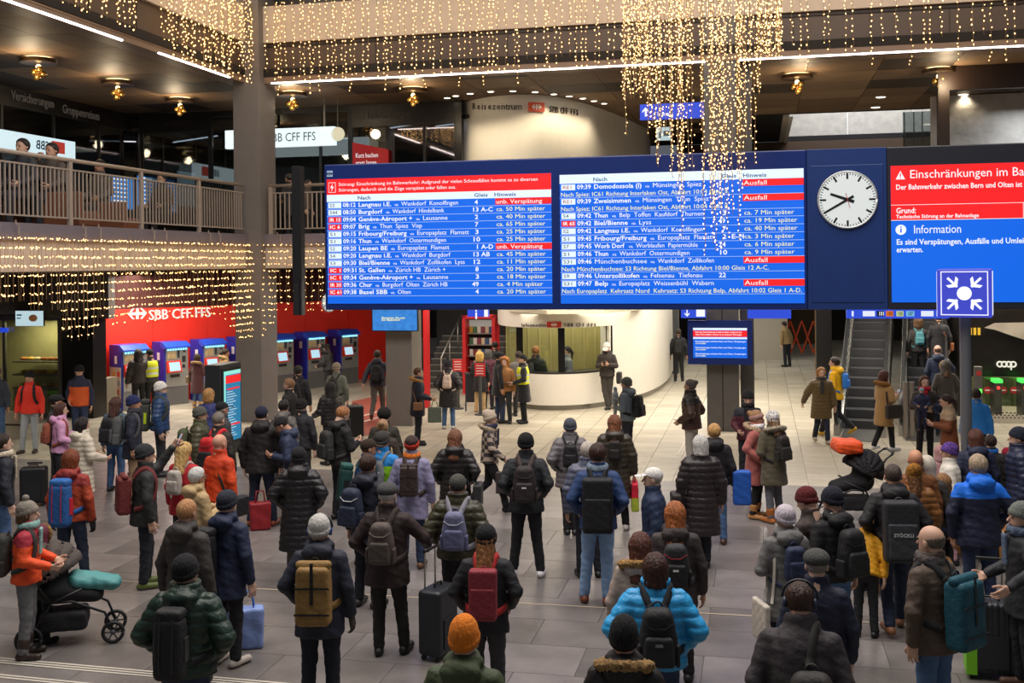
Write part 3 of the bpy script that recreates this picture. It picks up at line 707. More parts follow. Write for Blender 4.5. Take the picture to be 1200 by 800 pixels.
q = MB(); q.prism_xz([(30 * fx, H * .965), (18 * fx, H * .93), (27 * fx, H * .93), (22 * fx, H * .9), (36 * fx, H * .94), (27 * fx, H * .94)], -.018, -.013); q.build('bolt_symbol', WT, s1)
text('Störung: Einschränkung im Bahnverkehr: Aufgrund der vielen Schneefällen kommt es zu diversen', .088, WT, s1, (58 * fx, -.012, H * .945), False, width=935 * fx)
text('Störungen, dadurch sind die Züge verspätet oder fallen aus.', .088, WT, s1, (58 * fx, -.012, H * .9), False, width=560 * fx)
q = MB(); q.box(0, W, -.009, -.003, H * .818, H * .875); q.build('heading_row', SWHITE, s1)
for t, x, wd_ in (('Nach', 150, 62), ('Gleis', 703, 62), ('Hinweis', 795, 98)): text(t, .095, mat('#2f65b0', .5), s1, (x * fx, -.012, H * .832), True, width=wd_ * fx)
R1 = [('S2', 'k', '08:12', ('Langnau i.E.', 157), ('Wankdorf  Konolfingen', 268), '4', 705, 'unb. Verspätung', 1), ('S44', 'k', '08:50', ('Burgdorf', 115), ('Wankdorf  Hindelbank', 245), '13 A-C', 692, 'ca. 50 Min später', 0),
      ('IR 15', 'r', '09:04', ('Genève-Aéroport +', 258), ('Lausanne', 115), '2', 705, 'ca. 40 Min später', 0), ('IC 6', 'r', '09:07', ('Brig', 52), ('Thun  Spiez  Visp', 202), '7', 705, 'ca. 65 Min später', 0),
      ('S1', 'k', '09:15', ('Fribourg/Freiburg', 230), ('Europaplatz  Flamatt', 242), '3', 705, 'ca. 25 Min später', 0), ('S1', 'k', '09:16', ('Thun', 62), ('Wankdorf  Ostermundigen', 305), '10', 692, 'ca. 25 Min später', 0),
      ('S2', 'k', '09:20', ('Laupen BE', 138), ('Europaplatz  Flamatt', 242), '1 A-D', 708, 'unb. Verspätung', 1), ('S4', 'k', '09:20', ('Langnau i.E.', 157), ('Wankdorf  Burgdorf', 230), '13 AB', 692, 'ca. 45 Min später', 0),
      ('S3', 'k', '09:30', ('Biel/Bienne', 148), ('Wankdorf  Zollikofen  Lyss', 305), '12', 692, 'ca. 11 Min später', 0), ('IC 1', 'r', '09:31', ('St. Gallen', 125), ('Zürich HB  Zürich +', 238), '8', 705, 'ca. 20 Min später', 0),
      ('IC 1', 'r', '09:34', ('Genève-Aéroport +', 258), ('Lausanne', 115), '3', 705, 'ca. 18 Min später', 0), ('IR 35', 'r', '09:36', ('Chur', 62), ('Burgdorf  Olten  Zürich HB', 308), '49', 690, 'ca. 4 Min später', 0),
      ('IC 61', 'r', '09:38', ('Basel SBB', 135), ('Olten', 62), '4', 705, 'ca. 20 Min später', 0)]
for i, r in enumerate(R1):
    zt = H * (.818 - i * .0582); row(s1, W, H, zt, zt - H * .0582, r[0], r[1], r[2], r[3], r[4], r[5], r[6], r[7], r[8], .112)
s2, W, H = screen(656.5, 942.5, 201, 355.5); fx = W / 1054; U = H / 575
q = MB(); q.box(0, W, -.009, -.003, H - 40 * U, H); q.build('heading_row', SWHITE, s2)
for t, x, wd_ in (('Nach', 150, 62), ('Gleis', 710, 62), ('Hinweis', 800, 98)): text(t, .095, mat('#2f65b0', .5), s2, (x * fx, -.012, H - 32 * U), True, width=wd_ * fx)
N8 = 'Nach Spiez: IC61 Richtung Interlaken Ost, Abfahrt 10:04 Gleis 8.'
R2 = [('RE1', 'w', '09:39', ('Domodossola (I)', 210), ('Münsingen  Spiez', 210), '', 0, 'Ausfall', 1, (N8, 735)), ('RE1', 'w', '09:39', ('Zweisimmen', 165), ('Münsingen  Thun  Spiez', 285), '', 0, 'Ausfall', 1, (N8, 735)),
      ('S4', 'k', '09:42', ('Thun', 62), ('Belp  Toffen  Kaufdorf  Thurnen', 365), '3', 712, 'ca. 7 Min später', 0, 0), ('IR 65', 'r', '09:42', ('Biel/Bienne', 148), ('Lyss', 52), '49', 695, 'ca. 19 Min später', 0, 0),
      ('S2', 'k', '09:42', ('Langnau i.E.', 157), ('Wankdorf  Konolfingen', 268), '7', 712, 'ca. 40 Min später', 0, 0), ('S1', 'k', '09:45', ('Fribourg/Freiburg', 230), ('Europaplatz  Flamatt', 242), '2  E-H', 712, 'ca. 3 Min später', 0, 0),
      ('S7', 'k', '09:45', ('Worb Dorf', 135), ('Worblaufen  Papiermühle', 268), '24', 695, 'ca. 6 Min später', 0, 0), ('S1', 'k', '09:46', ('Thun', 62), ('Wankdorf  Ostermundigen', 305), '10', 695, 'ca. 9 Min später', 0, 0),
      ('S31', 'k', '09:46', ('Münchenbuchsee', 230), ('Wankdorf  Zollikofen', 242), '', 0, 'Ausfall', 1, ('Nach Münchenbuchsee: S3 Richtung Biel/Bienne, Abfahrt 10:00 Gleis 12 A-C.', 900)), ('S9', 'k', '09:46', ('Unterzollikofen', 197), ('Felsenau  Tiefenau', 222), '22', 695, '', 0, 0),
      ('S31', 'k', '09:47', ('Belp', 58), ('Europaplatz  Weissenbühl  Wabern', 410), '', 0, 'Ausfall', 1, ('Nach Europaplatz  Kehrsatz Nord  Kehrsatz: S3 Richtung Belp, Abfahrt 10:02 Gleis 1 A-D.', 1036))]
zt = H - 40 * U
for r in R2:
    row(s2, W, H, zt, zt - 34 * U, *r[:9], .112)
    if r[9]:
        q = MB(); q.box(0, W, -.0085, -.001, zt - 34 * U - .005, zt - 34 * U + .004); q.build('row_gap', SBLUE, s2)
        text(r[9][0], .108, YL, s2, (4 * fx, -.01, zt - 58 * U), False, width=r[9][1] * fx, name='note'); zt -= 64 * U
        q = MB(); q.box(0, W, -.008, -.002, zt - .004, zt + .003); q.build('row_line', LINE, s2)
    else: zt -= 34 * U
s3, W, H = screen(1044.5, 1284, 191, 354, 'message_screen'); px = lambda x: BX(x, 250) - BX(1044.5)
z3 = lambda y: BZ(1100, y) - BZ(1164, 354)
q = MB(); q.box(0, W, -.009, -.003, z3(257), H); q.build('alert_field', SRED, s3)
q = MB(); q.box(0, W, -.012, -.008, z3(239.5), z3(239)); q.box(0, W, -.012, -.008, z3(257.6), z3(257)); q.box(px(1199), px(1199.6), -.012, -.008, z3(257), z3(239)); q.build('row_line', WT, s3)
text('Einschränkungen im Bahnverkehr', .2, WT, s3, (px(1066), -.014, z3(208)), False, width=px(1262) - px(1066)); text('Der Bahnverkehr zwischen Bern und Olten ist eingeschränkt', .12, WT, s3, (px(1050), -.014, z3(221)), True, width=px(1245) - px(1050))
text('Grund:', .13, WT, s3, (px(1050), -.014, z3(249)), True, width=px(1073) - px(1050)); text('Technische Störung an der Bahnanlage', .085, WT, s3, (px(1050), -.014, z3(255)), True, width=px(1147) - px(1050))
text('Information', .2, WT, s3, (px(1070), -.014, z3(273)), False, width=px(1125) - px(1070)); text('Es sind Verspätungen, Ausfälle und Umleitungen zu', .13, WT, s3, (px(1050), -.014, z3(286)), True, width=px(1235) - px(1050)); text('erwarten.', .13, WT, s3, (px(1050), -.014, z3(295)), True, width=px(1081) - px(1050))
q = MB(); a, c = px(1050), px(1061); q.prism_xz([(a, z3(209)), (c, z3(209)), ((a + c) / 2, z3(199))], -.018, -.013); q.box((a + c) / 2 - .009, (a + c) / 2 + .009, -.022, -.017, z3(206), z3(202), 1); q.box((a + c) / 2 - .009, (a + c) / 2 + .009, -.022, -.017, z3(208.2), z3(207), 1); q.build('warning_symbol', [WT, SRED], s3)
q = MB(); q.cyl((0, 0), .085, 0, .006, 24, 0); q.box(-.012, .012, -.045, .02, .006, .01, 1); q.box(-.012, .012, .035, .055, .006, .01, 1); o = q.build('info_symbol', [WT, SBLUE], s3, ((a + c) / 2, -.012, z3(268.5))); o.rotation_euler = (math.pi / 2, 0, 0)
# station clock in the board
def clock(parent, loc, r, hands, name='clock', sec=None):
    o = empty(name, loc); o.parent = parent; o.rotation_euler = (math.pi / 2, 0, 0); q = MB(); q.cyl((0, 0), r, .0, .03, 40); q.build('dial', CLKW, o)
    q = MB(); q.torus((0, 0, .02), r, .018, 40, 6); q.build('rim', mat('#c8ccc8', .3, .5), o, smooth=True); q = MB()
    for i in range(60):
        t = math.pi * i / 30; L_, wd_ = (.22, .035) if i % 5 == 0 else (.07, .014); c_, s_ = math.cos(t), math.sin(t); r0, r1 = r * (.95 - L_), r * .95; wv = r * wd_
        q.add([(s_ * r0 - c_ * wv, c_ * r0 + s_ * wv, .033), (s_ * r0 + c_ * wv, c_ * r0 - s_ * wv, .033), (s_ * r1 + c_ * wv, c_ * r1 - s_ * wv, .033), (s_ * r1 - c_ * wv, c_ * r1 + s_ * wv, .033)], [(0, 1, 2, 3)])
    q.build('minute_marks', BLKM, o)
    for nm, deg, L_, wd_, zz in hands:
        t = math.radians(deg); q = MB(); q.add([(-wd_ * r, -r * .24, zz), (wd_ * r, -r * .24, zz), (wd_ * .75 * r, r * L_, zz), (-wd_ * .75 * r, r * L_, zz)], [(0, 1, 2, 3)]); h_ = q.build(nm, mat('#b02a20', .5) if nm == 'second_hand' else BLKM, o); h_.rotation_euler = (0, 0, -t)
    return o
pc = on_b(993, 234, bB); clock(bd, (pc[0] - aB, .0, pc[1] - zB0), .475, [('hour_hand', 290, .62, .06, .036), ('minute_hand', 240, .93, .05, .040), ('second_hand', 165, .32, .012, .044)])
logo(bd, BX(383, 200), BZ(385, 207), .11, -.0, mat('#b8d0e8', .5, emit=.6), INK, 1.0)
q = MB(); q.box(BX(958), BX(966), .46, .6, HB - .3, HB + 9); q.box(BX(958), BX(1290), .46, .6, HB - .4, HB - .2); q.build('rear_support', mat('#2b2b2e', .4, .5), bd) if 0 else None
# black mast beside the board
a_, z_ = on_b(349, 195, bB - .1); o = bfr('mast', a_, bB - .1, 0, 'slim black hanging mast left of the blue departure board', 'post')
zt, zb = z_, on_b(349, 369, bB - .1)[1]; zm = on_b(349, 330, bB - .1)[1]; q = MB(); q.box(-.09, .09, -.09, .09, zm, zt); q.build('shaft', mat('#1a1a1c', .4), o, bevel=.006); q = MB(); q.box(-.085, .03, -.08, .08, zb, zm); q.box(.05, .085, -.08, .08, zb, zm); q.build('lower_guide', mat('#242427', .4), o)
# ---- small screens and signs under and around the board
b1 = -.12; x0, zt = on_b(806, 375, b1); x1, zb = on_b(882, 427, b1); o = bfr('information_screen', x0, b1, zb, 'dark blue screen with red and white messages hanging on the middle column', 'screen'); W, H = x1 - x0, zt - zb
panel(o, 'housing', 0, W, 0, H, -.1, mat('#122a6e', .4), .16); panel(o, 'display', .085 * W, .92 * W, .15 * H, .83 * H, -.106, SBLUE); panel(o, 'heading_row', .085 * W, .92 * W, .78 * H, .83 * H, -.112, SWHITE); panel(o, 'banner', .085 * W, .92 * W, .63 * H, .77 * H, -.112, SRED); panel(o, 'heading_row', .085 * W, .92 * W, .58 * H, .62 * H, -.112, SWHITE)
for i, s in enumerate(('Störung: Einschränkung im Bahnverkehr: Aufgrund der', 'vielen Schneefällen kommt es zu diversen Störungen')): text(s, .045, WT, o, (.12 * W, -.115, (.72 - .055 * i) * H), True, width=.72 * W)
for i in range(3):
    for j, s in enumerate(('Einschränkungen zwischen Bern und Olten, Verspätungen', 'und Ausfälle')): text(s, .045, YL if j else WT, o, (.12 * W, -.112, (.51 - .14 * i - .045 * j) * H), True, width=(.78 if not j else .16) * W)
def sign(name, px0, px1, py0, py1, bb, label, m=SIGNBLUE, t=.14, cat='sign'):
    x0, zt = on_b(px0, (py0 + py1) / 2, bb)[0], on_b((px0 + px1) / 2, py0, bb)[1]; x1, zb = on_b(px1, (py0 + py1) / 2, bb)[0], on_b((px0 + px1) / 2, py1, bb)[1]
    o = bfr(name, x0, bb, zb, label, cat); q = MB(); q.box(0, x1 - x0, -.02, t - .02, 0, zt - zb); q.build('box', m, o, bevel=.006); return o, x1 - x0, zt - zb
def arrow(o, x, z, h, up=True, m=WT):
    s = 1 if up else -1; q = MB(); q.prism_xz([(x - h * .09, z - s * h * .5), (x + h * .09, z - s * h * .5), (x + h * .09, z + s * h * .2), (x - h * .09, z + s * h * .2)][::1], -.032, -.024)
    q.prism_xz([(x, z + s * h * .5), (x + h * .36, z + s * h * .12), (x + h * .36, z - s * h * .1), (x, z + s * h * .25), (x - h * .36, z - s * h * .1), (x - h * .36, z + s * h * .12)], -.033, -.024); q.build('arrow', m, o)
def rods(o, W, H, top=ZU): q = MB(); [q.tube([(x, .03, H), (x, .03, H + top)], .012, 6) for x in (W * .15, W * .85)]; q.build('hanger', mat('#3a3a3c', .4, .4), o)
o, W, H = sign('direction_sign', 750, 826, 121, 139, .9, 'blue direction sign with white up arrow behind the hanging lights'); arrow(o, W * .09, H * .5, H * .6); text('Postautostation', .14, WT, o, (W * .27, -.03, H * .2), False, width=W * .24); q = MB(); q.box(W * .2, W * .21, .02, .05, H, H + .9); q.box(W * .8, W * .81, .02, .05, H, H + .9); q.build('hanger', STD, o)
o, W, H = sign('pictogram_sign', 769, 786, 149, 164, 1.0, 'small white pictogram sign below the upper blue direction sign', mat('#bcd4d8', .5, emit=.7)); text('i', H * .9, mat('#35505a', .5), o, (W * .18, -.03, H * .15), True); q = MB(); q.box(W * .5, W * .9, -.03, -.024, H * .3, H * .7); q.build('pictogram', mat('#35505a', .5), o); q = MB(); q.box(W * .5, W * .55, .02, .05, H, H + .5); q.build('hanger', STD, o)
o, W, H = sign('direction_sign', 798, 827, 355, 372.5, -.35, 'blue sign with a white down arrow under the board by the middle column'); arrow(o, W * .25, H * .32, H * .45, False); q = MB(); q.box(W * .62, W * .97, -.03, -.024, H * .1, H * .6); q.build('pictogram', WT, o); rods(o, W, H, 1.0)
o, W, H = sign('direction_sign', 876, 927, 355, 373, -.3, 'plain lit blue sign hanging over the bright corridor'); rods(o, W, H, 1.0)
o, W, H = sign('direction_sign', 548, 572, 355, 371, .2, 'small blue information sign above the red newspaper rack'); text('i', H * 1.0, WT, o, (W * .36, -.03, -.05), True); rods(o, W, H, 1.0); q = MB(); q.box(W * .82, W, -.03, -.024, 0, H); q.build('white_strip', WT, o)
o, W, H = sign('direction_sign', 992, 1112, 352, 373, -.6, 'long blue track sign with coloured number tiles above the escalators'); rods(o, W, H, 1.0)
q = MB()
for a, c, k in ((.16, .28, 1), (.28, .30, 0), (.30, .37, 2), (.39, .46, 3), (.49, .56, 4), (.585, .665, 5), (.73, .85, 1), (.05, .07, 1), (.88, .99, 1)): q.box(W * a, W * c, -.03, -.024, H * .12, H * .42, k)
q.build('number_tile', [SIGNBLUE, mat('#e8eeff', .5, emit=.8), BLKM, mat('#ef7d22', .5, emit=.7), mat('#cbe0a0', .5, emit=.7), mat('#7fc6f0', .5, emit=.7)], o)
for s, x, m in (('101', .315, WT), ('103', .40, BLKM), ('105', .5, BLKM), ('107', .6, BLKM)): text(s, H * .3, m, o, (W * x, -.033, H * .17), True, width=W * .045)
o, W, H = sign('video_screen', 436, 490, 353, 388, -.6, 'video screen with a blue picture hanging above the grey pillar', mat('#1c1f24', .4), .08, 'screen'); panel(o, 'display', .02 * W, .98 * W, .03 * H, .97 * H, -.03, mat('#2f78c8', .5, emit=.7, var=.35, vscale=9)); text('Besuchen Sie uns', .07, YL, o, (W * .22, -.036, H * .42), True, width=W * .5); text('im Bahnhof', .07, YL, o, (W * .22, -.036, H * .35), True, width=W * .4); rods(o, W, H, 1.2)
# meeting point cube on its mast
pp = AT(1131, 371, 15.0); o = bfr('meeting_point_sign', *to_ab(pp), 0, 'lit blue meeting point cube with four white arrows on a grey pole', 'sign'); zz0, zz1 = AT(1131, 371, 15).z, AT(1131, 315, 15).z; hw = 29.5 * 15 / F
q = MB(); q.cyl((0, .0), .075, 0, zz0, 18); q.build('pole', mat('#85878a', .35, .6), o, smooth=False); q = MB(); q.cyl((0, 0), .14, 0, .03, 18); q.build('base_plate', STD, o)
cu = empty('cube', (.02, .1, zz0)); cu.parent = o; cu.rotation_euler[2] = -.2 + TH * .0; HH = zz1 - zz0; q = MB(); q.box(-hw, hw, -hw, hw, 0, HH); q.build('housing', mat('#4a55e0', .4, emit=.62), cu, bevel=.02)
def meet(rz, parent):
    e = empty('panel', (0, 0, 0), rz); e.parent = parent; q = MB(); r_ = hw * .86; t = .012; c = HH / 2; y = -hw - .006
    for x0, x1, z0, z1 in ((-r_, r_, c + r_ - t, c + r_), (-r_, r_, c - r_, c - r_ + t), (-r_, -r_ + t, c - r_, c + r_), (r_ - t, r_, c - r_, c + r_)): q.box(x0, x1, y, y + .006, z0, z1)
    n = 24; q.prism_xz([(hw * .27 * math.cos(2 * math.pi * i / n), c + hw * .27 * math.sin(2 * math.pi * i / n)) for i in range(n)], y - .002, y + .006)
    for sx in (1, -1):
        for sz in (1, -1):
            d = Vector((sx, 0, sz)).normalized(); nn = Vector((-d.z, 0, d.x)); tip = Vector((0, y, c)) + d * hw * .36; tail = tip + d * hw * .5; w_ = hw * .045
            q.add([tip + nn * w_, tail + nn * w_, tail - nn * w_, tip - nn * w_], [(0, 1, 2, 3), (3, 2, 1, 0)])
            for s in (1, -1): e1 = tip + d * hw * .0; e2 = tip + d * hw * .2 + nn * s * hw * .25; e3 = e2 + d * hw * .13; e4 = tip + d * hw * .16; q.add([e1, e2, e3, e4], [(0, 1, 2, 3), (3, 2, 1, 0)])
    q.build('pictogram', mat('#f4f6ff', .5, emit=1.0), e)
for k in range(4): meet(k * math.pi / 2, cu)
# ---- upper shop lettering
def front_text(s, px0, px1, py, bb, size, m, par, bold=False, dy=-.03):
    x0, z = on_b(px0, py, bb); x1 = on_b(px1, py, bb)[0]; return text(s, size, m, par, (x0, dy, z), bold, width=x1 - x0, depth=.01)
e = bfr('shop_sign', 0, BW, 0, 'dim lettering on the dark band over the travel shop window', 'sign')
GREYT = mat('#6d625a', .5, emit=.05); front_text('Halbtax-Abo', 425, 481, 140, BW, .34, GREYT, e); front_text('...ardeine', 186, 225, 148, BW, .3, mat('#2c2522', .5), e)
e = empty('shop_sign', tuple(ab(A1, BW, 0)), -TH + math.pi / 2); tag(e, 'grey insurance and group travel lettering on the upper left dark band', 'sign')
for s, a, c, y, z_ in (('Versicherungen', (12, 110), (62, 122), 0, 0), ('Gruppenreisen', (72, 126), (115, 137), 0, 0)):
    r0 = on_a(a[0], a[1] + 6, A1); r1 = on_a(c[0], c[1] + 6, A1); text(s, .36, mat('#8b8178', .5, emit=.12), e, (r0[0] - BW, -.03, r0[1]), False, width=r1[0] - r0[0], depth=.01)
o, W, H = sign('lit_shop_sign', 264, 392, 150.5, 172, 3.6, 'glowing white sign with dark railway lettering behind the left column', mat('#e6f7fb', .5, emit=1.0), .2); text('SBB CFF FFS', .36, mat('#20454a', .5), o, (W * .4, -.03, H * .28), False, width=W * .43); q = MB(); q.box(W * .1, W * .12, .0, .03, H, H + 1.5); q.box(W * .9, W * .92, .0, .03, H, H + 1.5); q.build('hanger', STD, o)
x_, z_ = on_b(396, 157, 3.6); q = MB(); o = bfr('round_lamp', x_, 3.6, z_, 'round glowing disc beside the lit white shop sign', 'lamp'); q.cyl((0, 0), .2, -.02, .02, 20); c = q.build('disc', mat('#f6f0d0', .5, emit=.6), o); c.rotation_euler = (math.pi / 2, 0, 0); q = MB(); q.tube([(0, 0, .18), (0, 0, 1.2)], .01, 6); q.build('hanger', STD, o)
r0 = on_a(2, 185, A1 - .2); r1 = on_a(72, 185, A1 - .2); e = empty('mirror_sign', tuple(ab(A1 + .25, r0[0], on_a(30, 180, A1)[1])), -TH + math.pi / 2); tag(e, 'white lit sign with reversed lettering in the window above the left railing', 'sign'); W = r1[0] - r0[0]; q = MB(); q.box(-1, W, 0, .1, 0, .5); q.build('box', mat('#d8f1fa', .5, emit=.9), e); t = text('SBB', .34, mat('#1e4c66', .5), e, (W * .52, -.02, .14), True); t.rotation_euler = (math.pi / 2, 0, 0); t.scale.x = -1; q = MB(); q.box(W * .58, W * .8, -.02, 0, .1, .42); q.build('red_field', mat('#d8483a', .5, emit=.5), e)
for px0, px1, lab in ((86, 108, 'dark screen with pale figures behind the glass left of centre'), ):
    r0 = on_a(px0, 172, A1 - .8); e = empty('shop_screen', tuple(ab(A1 - .8, r0[0], r0[1] - .35)), -TH + math.pi / 2); tag(e, lab, 'screen'); q = MB(); q.box(0, 1.5, 0, .06, 0, .62); q.build('housing', mat('#10181c', .4), e); text('ABGEH', .16, mat('#7fd0e0', .5, emit=.7), e, (.25, -.02, .36), True); text('09:45 17', .13, mat('#7fd0e0', .5, emit=.7), e, (.25, -.02, .16), True)
for px0, px1, py0, py1, lab, c_ in ((128, 158, 207, 246, 'blue lit timetable monitor behind the railing, left one', '#2a86e0'), (160, 205, 207, 244, 'blue lit timetable monitor behind the railing, middle one', '#2a86e0'), (207, 229, 200, 243, 'white lit poster panel behind the railing left of the column', '#dfeaf4')):
    ra, rb_ = on_a(px0, (py0 + py1) / 2, A1 + .4)[0], on_a(px1, (py0 + py1) / 2, A1 + .4)[0]; zz1 = on_a((px0 + px1) / 2, py0, A1 + .4)[1]; zz0 = max(on_a((px0 + px1) / 2, py1, A1 + .4)[1], ZF + .02); e = empty('shop_screen', tuple(ab(A1 + .4, ra, zz0)), -TH + math.pi / 2); tag(e, lab, 'screen'); q = MB(); q.box(0, rb_ - ra, 0, .08, 0, zz1 - zz0); q.build('housing', BLKM, e); q = MB(); q.box(.04, rb_ - ra - .04, -.01, 0, .04, zz1 - zz0 - .04); q.build('display', mat(c_, .5, emit=.8), e)
    if c_ == '#2a86e0':
        for i_ in range(7): q = MB(); q.box(.1, (rb_ - ra) * .7, -.016, -.01, .12 + i_ * .13, .16 + i_ * .13); q.build('text_line', WT, e)
x_, z_ = on_b(413, 176, BW - .15); o = bfr('booking_banner', x_, BW - .15, on_b(430, 196, BW)[1], 'red banner saying kurz buchen in the upper shop window', 'sign'); W = on_b(455, 190, BW - .15)[0] - x_; q = MB(); q.prism_xz([(0, 0), (W, 0), (W, .5), (0, .75)], 0, .03); q.build('sheet', mat('#cf2526', .5, emit=.35), o); text('Kurz buchen', .2, WT, o, (.1, -.012, .28), False, width=W * .62); text('statt lange', .2, WT, o, (.1, -.012, .06), False, width=W * .58)
# letters that follow the curved white wall
def curve_text(s, px0, px1, py_, zf, PL, size, m, name, label, off=.02, bold=False):
    ew = {'i': .5, 'l': .45, 't': .6, 'r': .65, 'f': .6, ' ': .6, 'm': 1.5, 'R': 1.15, 'I': .55, 'F': 1.0}; ws_ = [ew.get(c, 1) for c in s]; tot = sum(ws_); acc = 0; e = None
    for ch, w_ in zip(s, ws_):
        pxc = px0 + (px1 - px0) * acc / tot; acc += w_; p = on_curve(pxc, PL); ang = on_curve.ang
        z = AT(pxc, py_(pxc), p.y).z
        if e is None: e = empty(name, (p.x, p.y, z)); tag(e, label, 'sign')
        if ch != ' ': text(ch, size, m, e, (p.x - e.location.x + math.sin(ang) * off, p.y - e.location.y - math.cos(ang) * off, z - e.location.z), bold, rot=(math.pi / 2, 0, ang), name='letter', depth=.01)
    return e
DT = mat('#4a4038', .5)
curve_text('Reisezentrum', 557, 614, lambda x: 128.5, 0, UP, .27, DT, 'wall_lettering', 'dark Reisezentrum lettering high on the round white wall')
e = curve_text('SBB CFF FFS', 646, 681, lambda x: 131 + (x - 646) * .12, 0, UP, .25, DT, 'wall_lettering', 'dark railway initials beside the orange red plate on the round white wall')
p = on_curve(632, UP); an = on_curve.ang; e = empty('logo_sign', (on_curve(622, UP).x, on_curve(622, UP).y - .08, AT(622, 131, p.y).z), an); tag(e, 'orange red railway logo plate high on the round white wall', 'sign'); logo(e, 0, 0, .26, 0, mat('#e4552c', .5, emit=.2), WHP, 1.9)
curve_text('Information', 612, 641, lambda x: 382.5, 0, LWP, .13, DT, 'booth_lettering', 'dark Information lettering above the booth window')
curve_text('SBB CFF FFS', 661, 700, lambda x: 382.5, 0, LWP, .135, DT, 'booth_lettering', 'dark railway initials above the booth window')
p = on_curve(650, LWP); an = on_curve.ang; p2 = on_curve(641, LWP); e = empty('logo_sign', (p2.x, p2.y - .04, AT(641, 383.5, p2.y).z), an); tag(e, 'small red railway logo plate above the booth window', 'sign'); logo(e, 0, 0, .15, 0, mat('#e03a2a', .5, emit=.2), WHP, 2.6)
q = MB(); q.box(0, .14, 0, .08, 0, .14); p = AT(676, 403, 32.1); o = q.build('fire_alarm', REDL, None, tuple(p), bevel=.01); tag(o, 'small red alarm box on the yellow rear wall of the booth', 'alarm')
# ---- ticket machines along the red wall
m1, m7 = ATZ(157, 480, 0), ATZ(408, 449.5, 0); dl = (m7 - m1); LT = dl.length; rz = math.atan2(dl.y, dl.x); dn = dl.normalized(); nrm = Vector((dn.y, -dn.x, 0))
rw = struct(empty('wall_ticket', tuple(m1 - nrm * .75), rz)); REDW = mat('#ee2c1c', .45, bump=.03, bscale=5, var=.04)
def wx(px): u = uv(px, 400)[0] / F; o = rw.location; t = (u * o.y - o.x) / (dn.x - u * dn.y); return t
q = MB(); xs = [wx(108)] + [wx(108) + (wx(455) - wx(108)) * i / 6 for i in range(1, 7)]
for i in range(6): k = MB(); k.box(xs[i] + .006, xs[i + 1] - .006, 0, .2, 0, 2.78); k.build('red_panel', REDW, rw)
q.box(xs[0], xs[-1], .2, .3, 0, ZS - .1); q.build('wall_core', mat('#3f1410', .7), rw)
q = MB(); q.box(-6, xs[-1] + 6, .3, .6, 2.78, ZS + .05); q.build('dark_header', mat('#241d1a', .6), rw)
t0 = wx(174); zt = AT(210, 374, 29.5).z - .12; e = empty('wall_sign', tuple(rw.location + dn * wx(151) + nrm * .0 + Vector((0, 0, zt))), rz); tag(e, 'white railway initials and arrow logo on the red ticket wall', 'sign'); WL = mat('#f4efe4', .5, emit=.7)
logo(e, 0, -.06, .52, -.02, None, WL, 1.0); text('SBB CFF FFS', .42, WL, e, (wx(174) - wx(151), -.02, .0), False, width=wx(246) - wx(174), depth=.02)
p = rw.location + dn * wx(385) + nrm * .04; e = empty('wall_clock', (p.x, p.y, AT(385, 354, p.y).z), rz); tag(e, 'round white station clock on the red wall beneath the board', 'clock'); clock(e, (0, 0, 0), .33, [('hour_hand', 290, .55, .06, .036), ('minute_hand', 240, .85, .05, .04)], 'face')
MB_ = {}
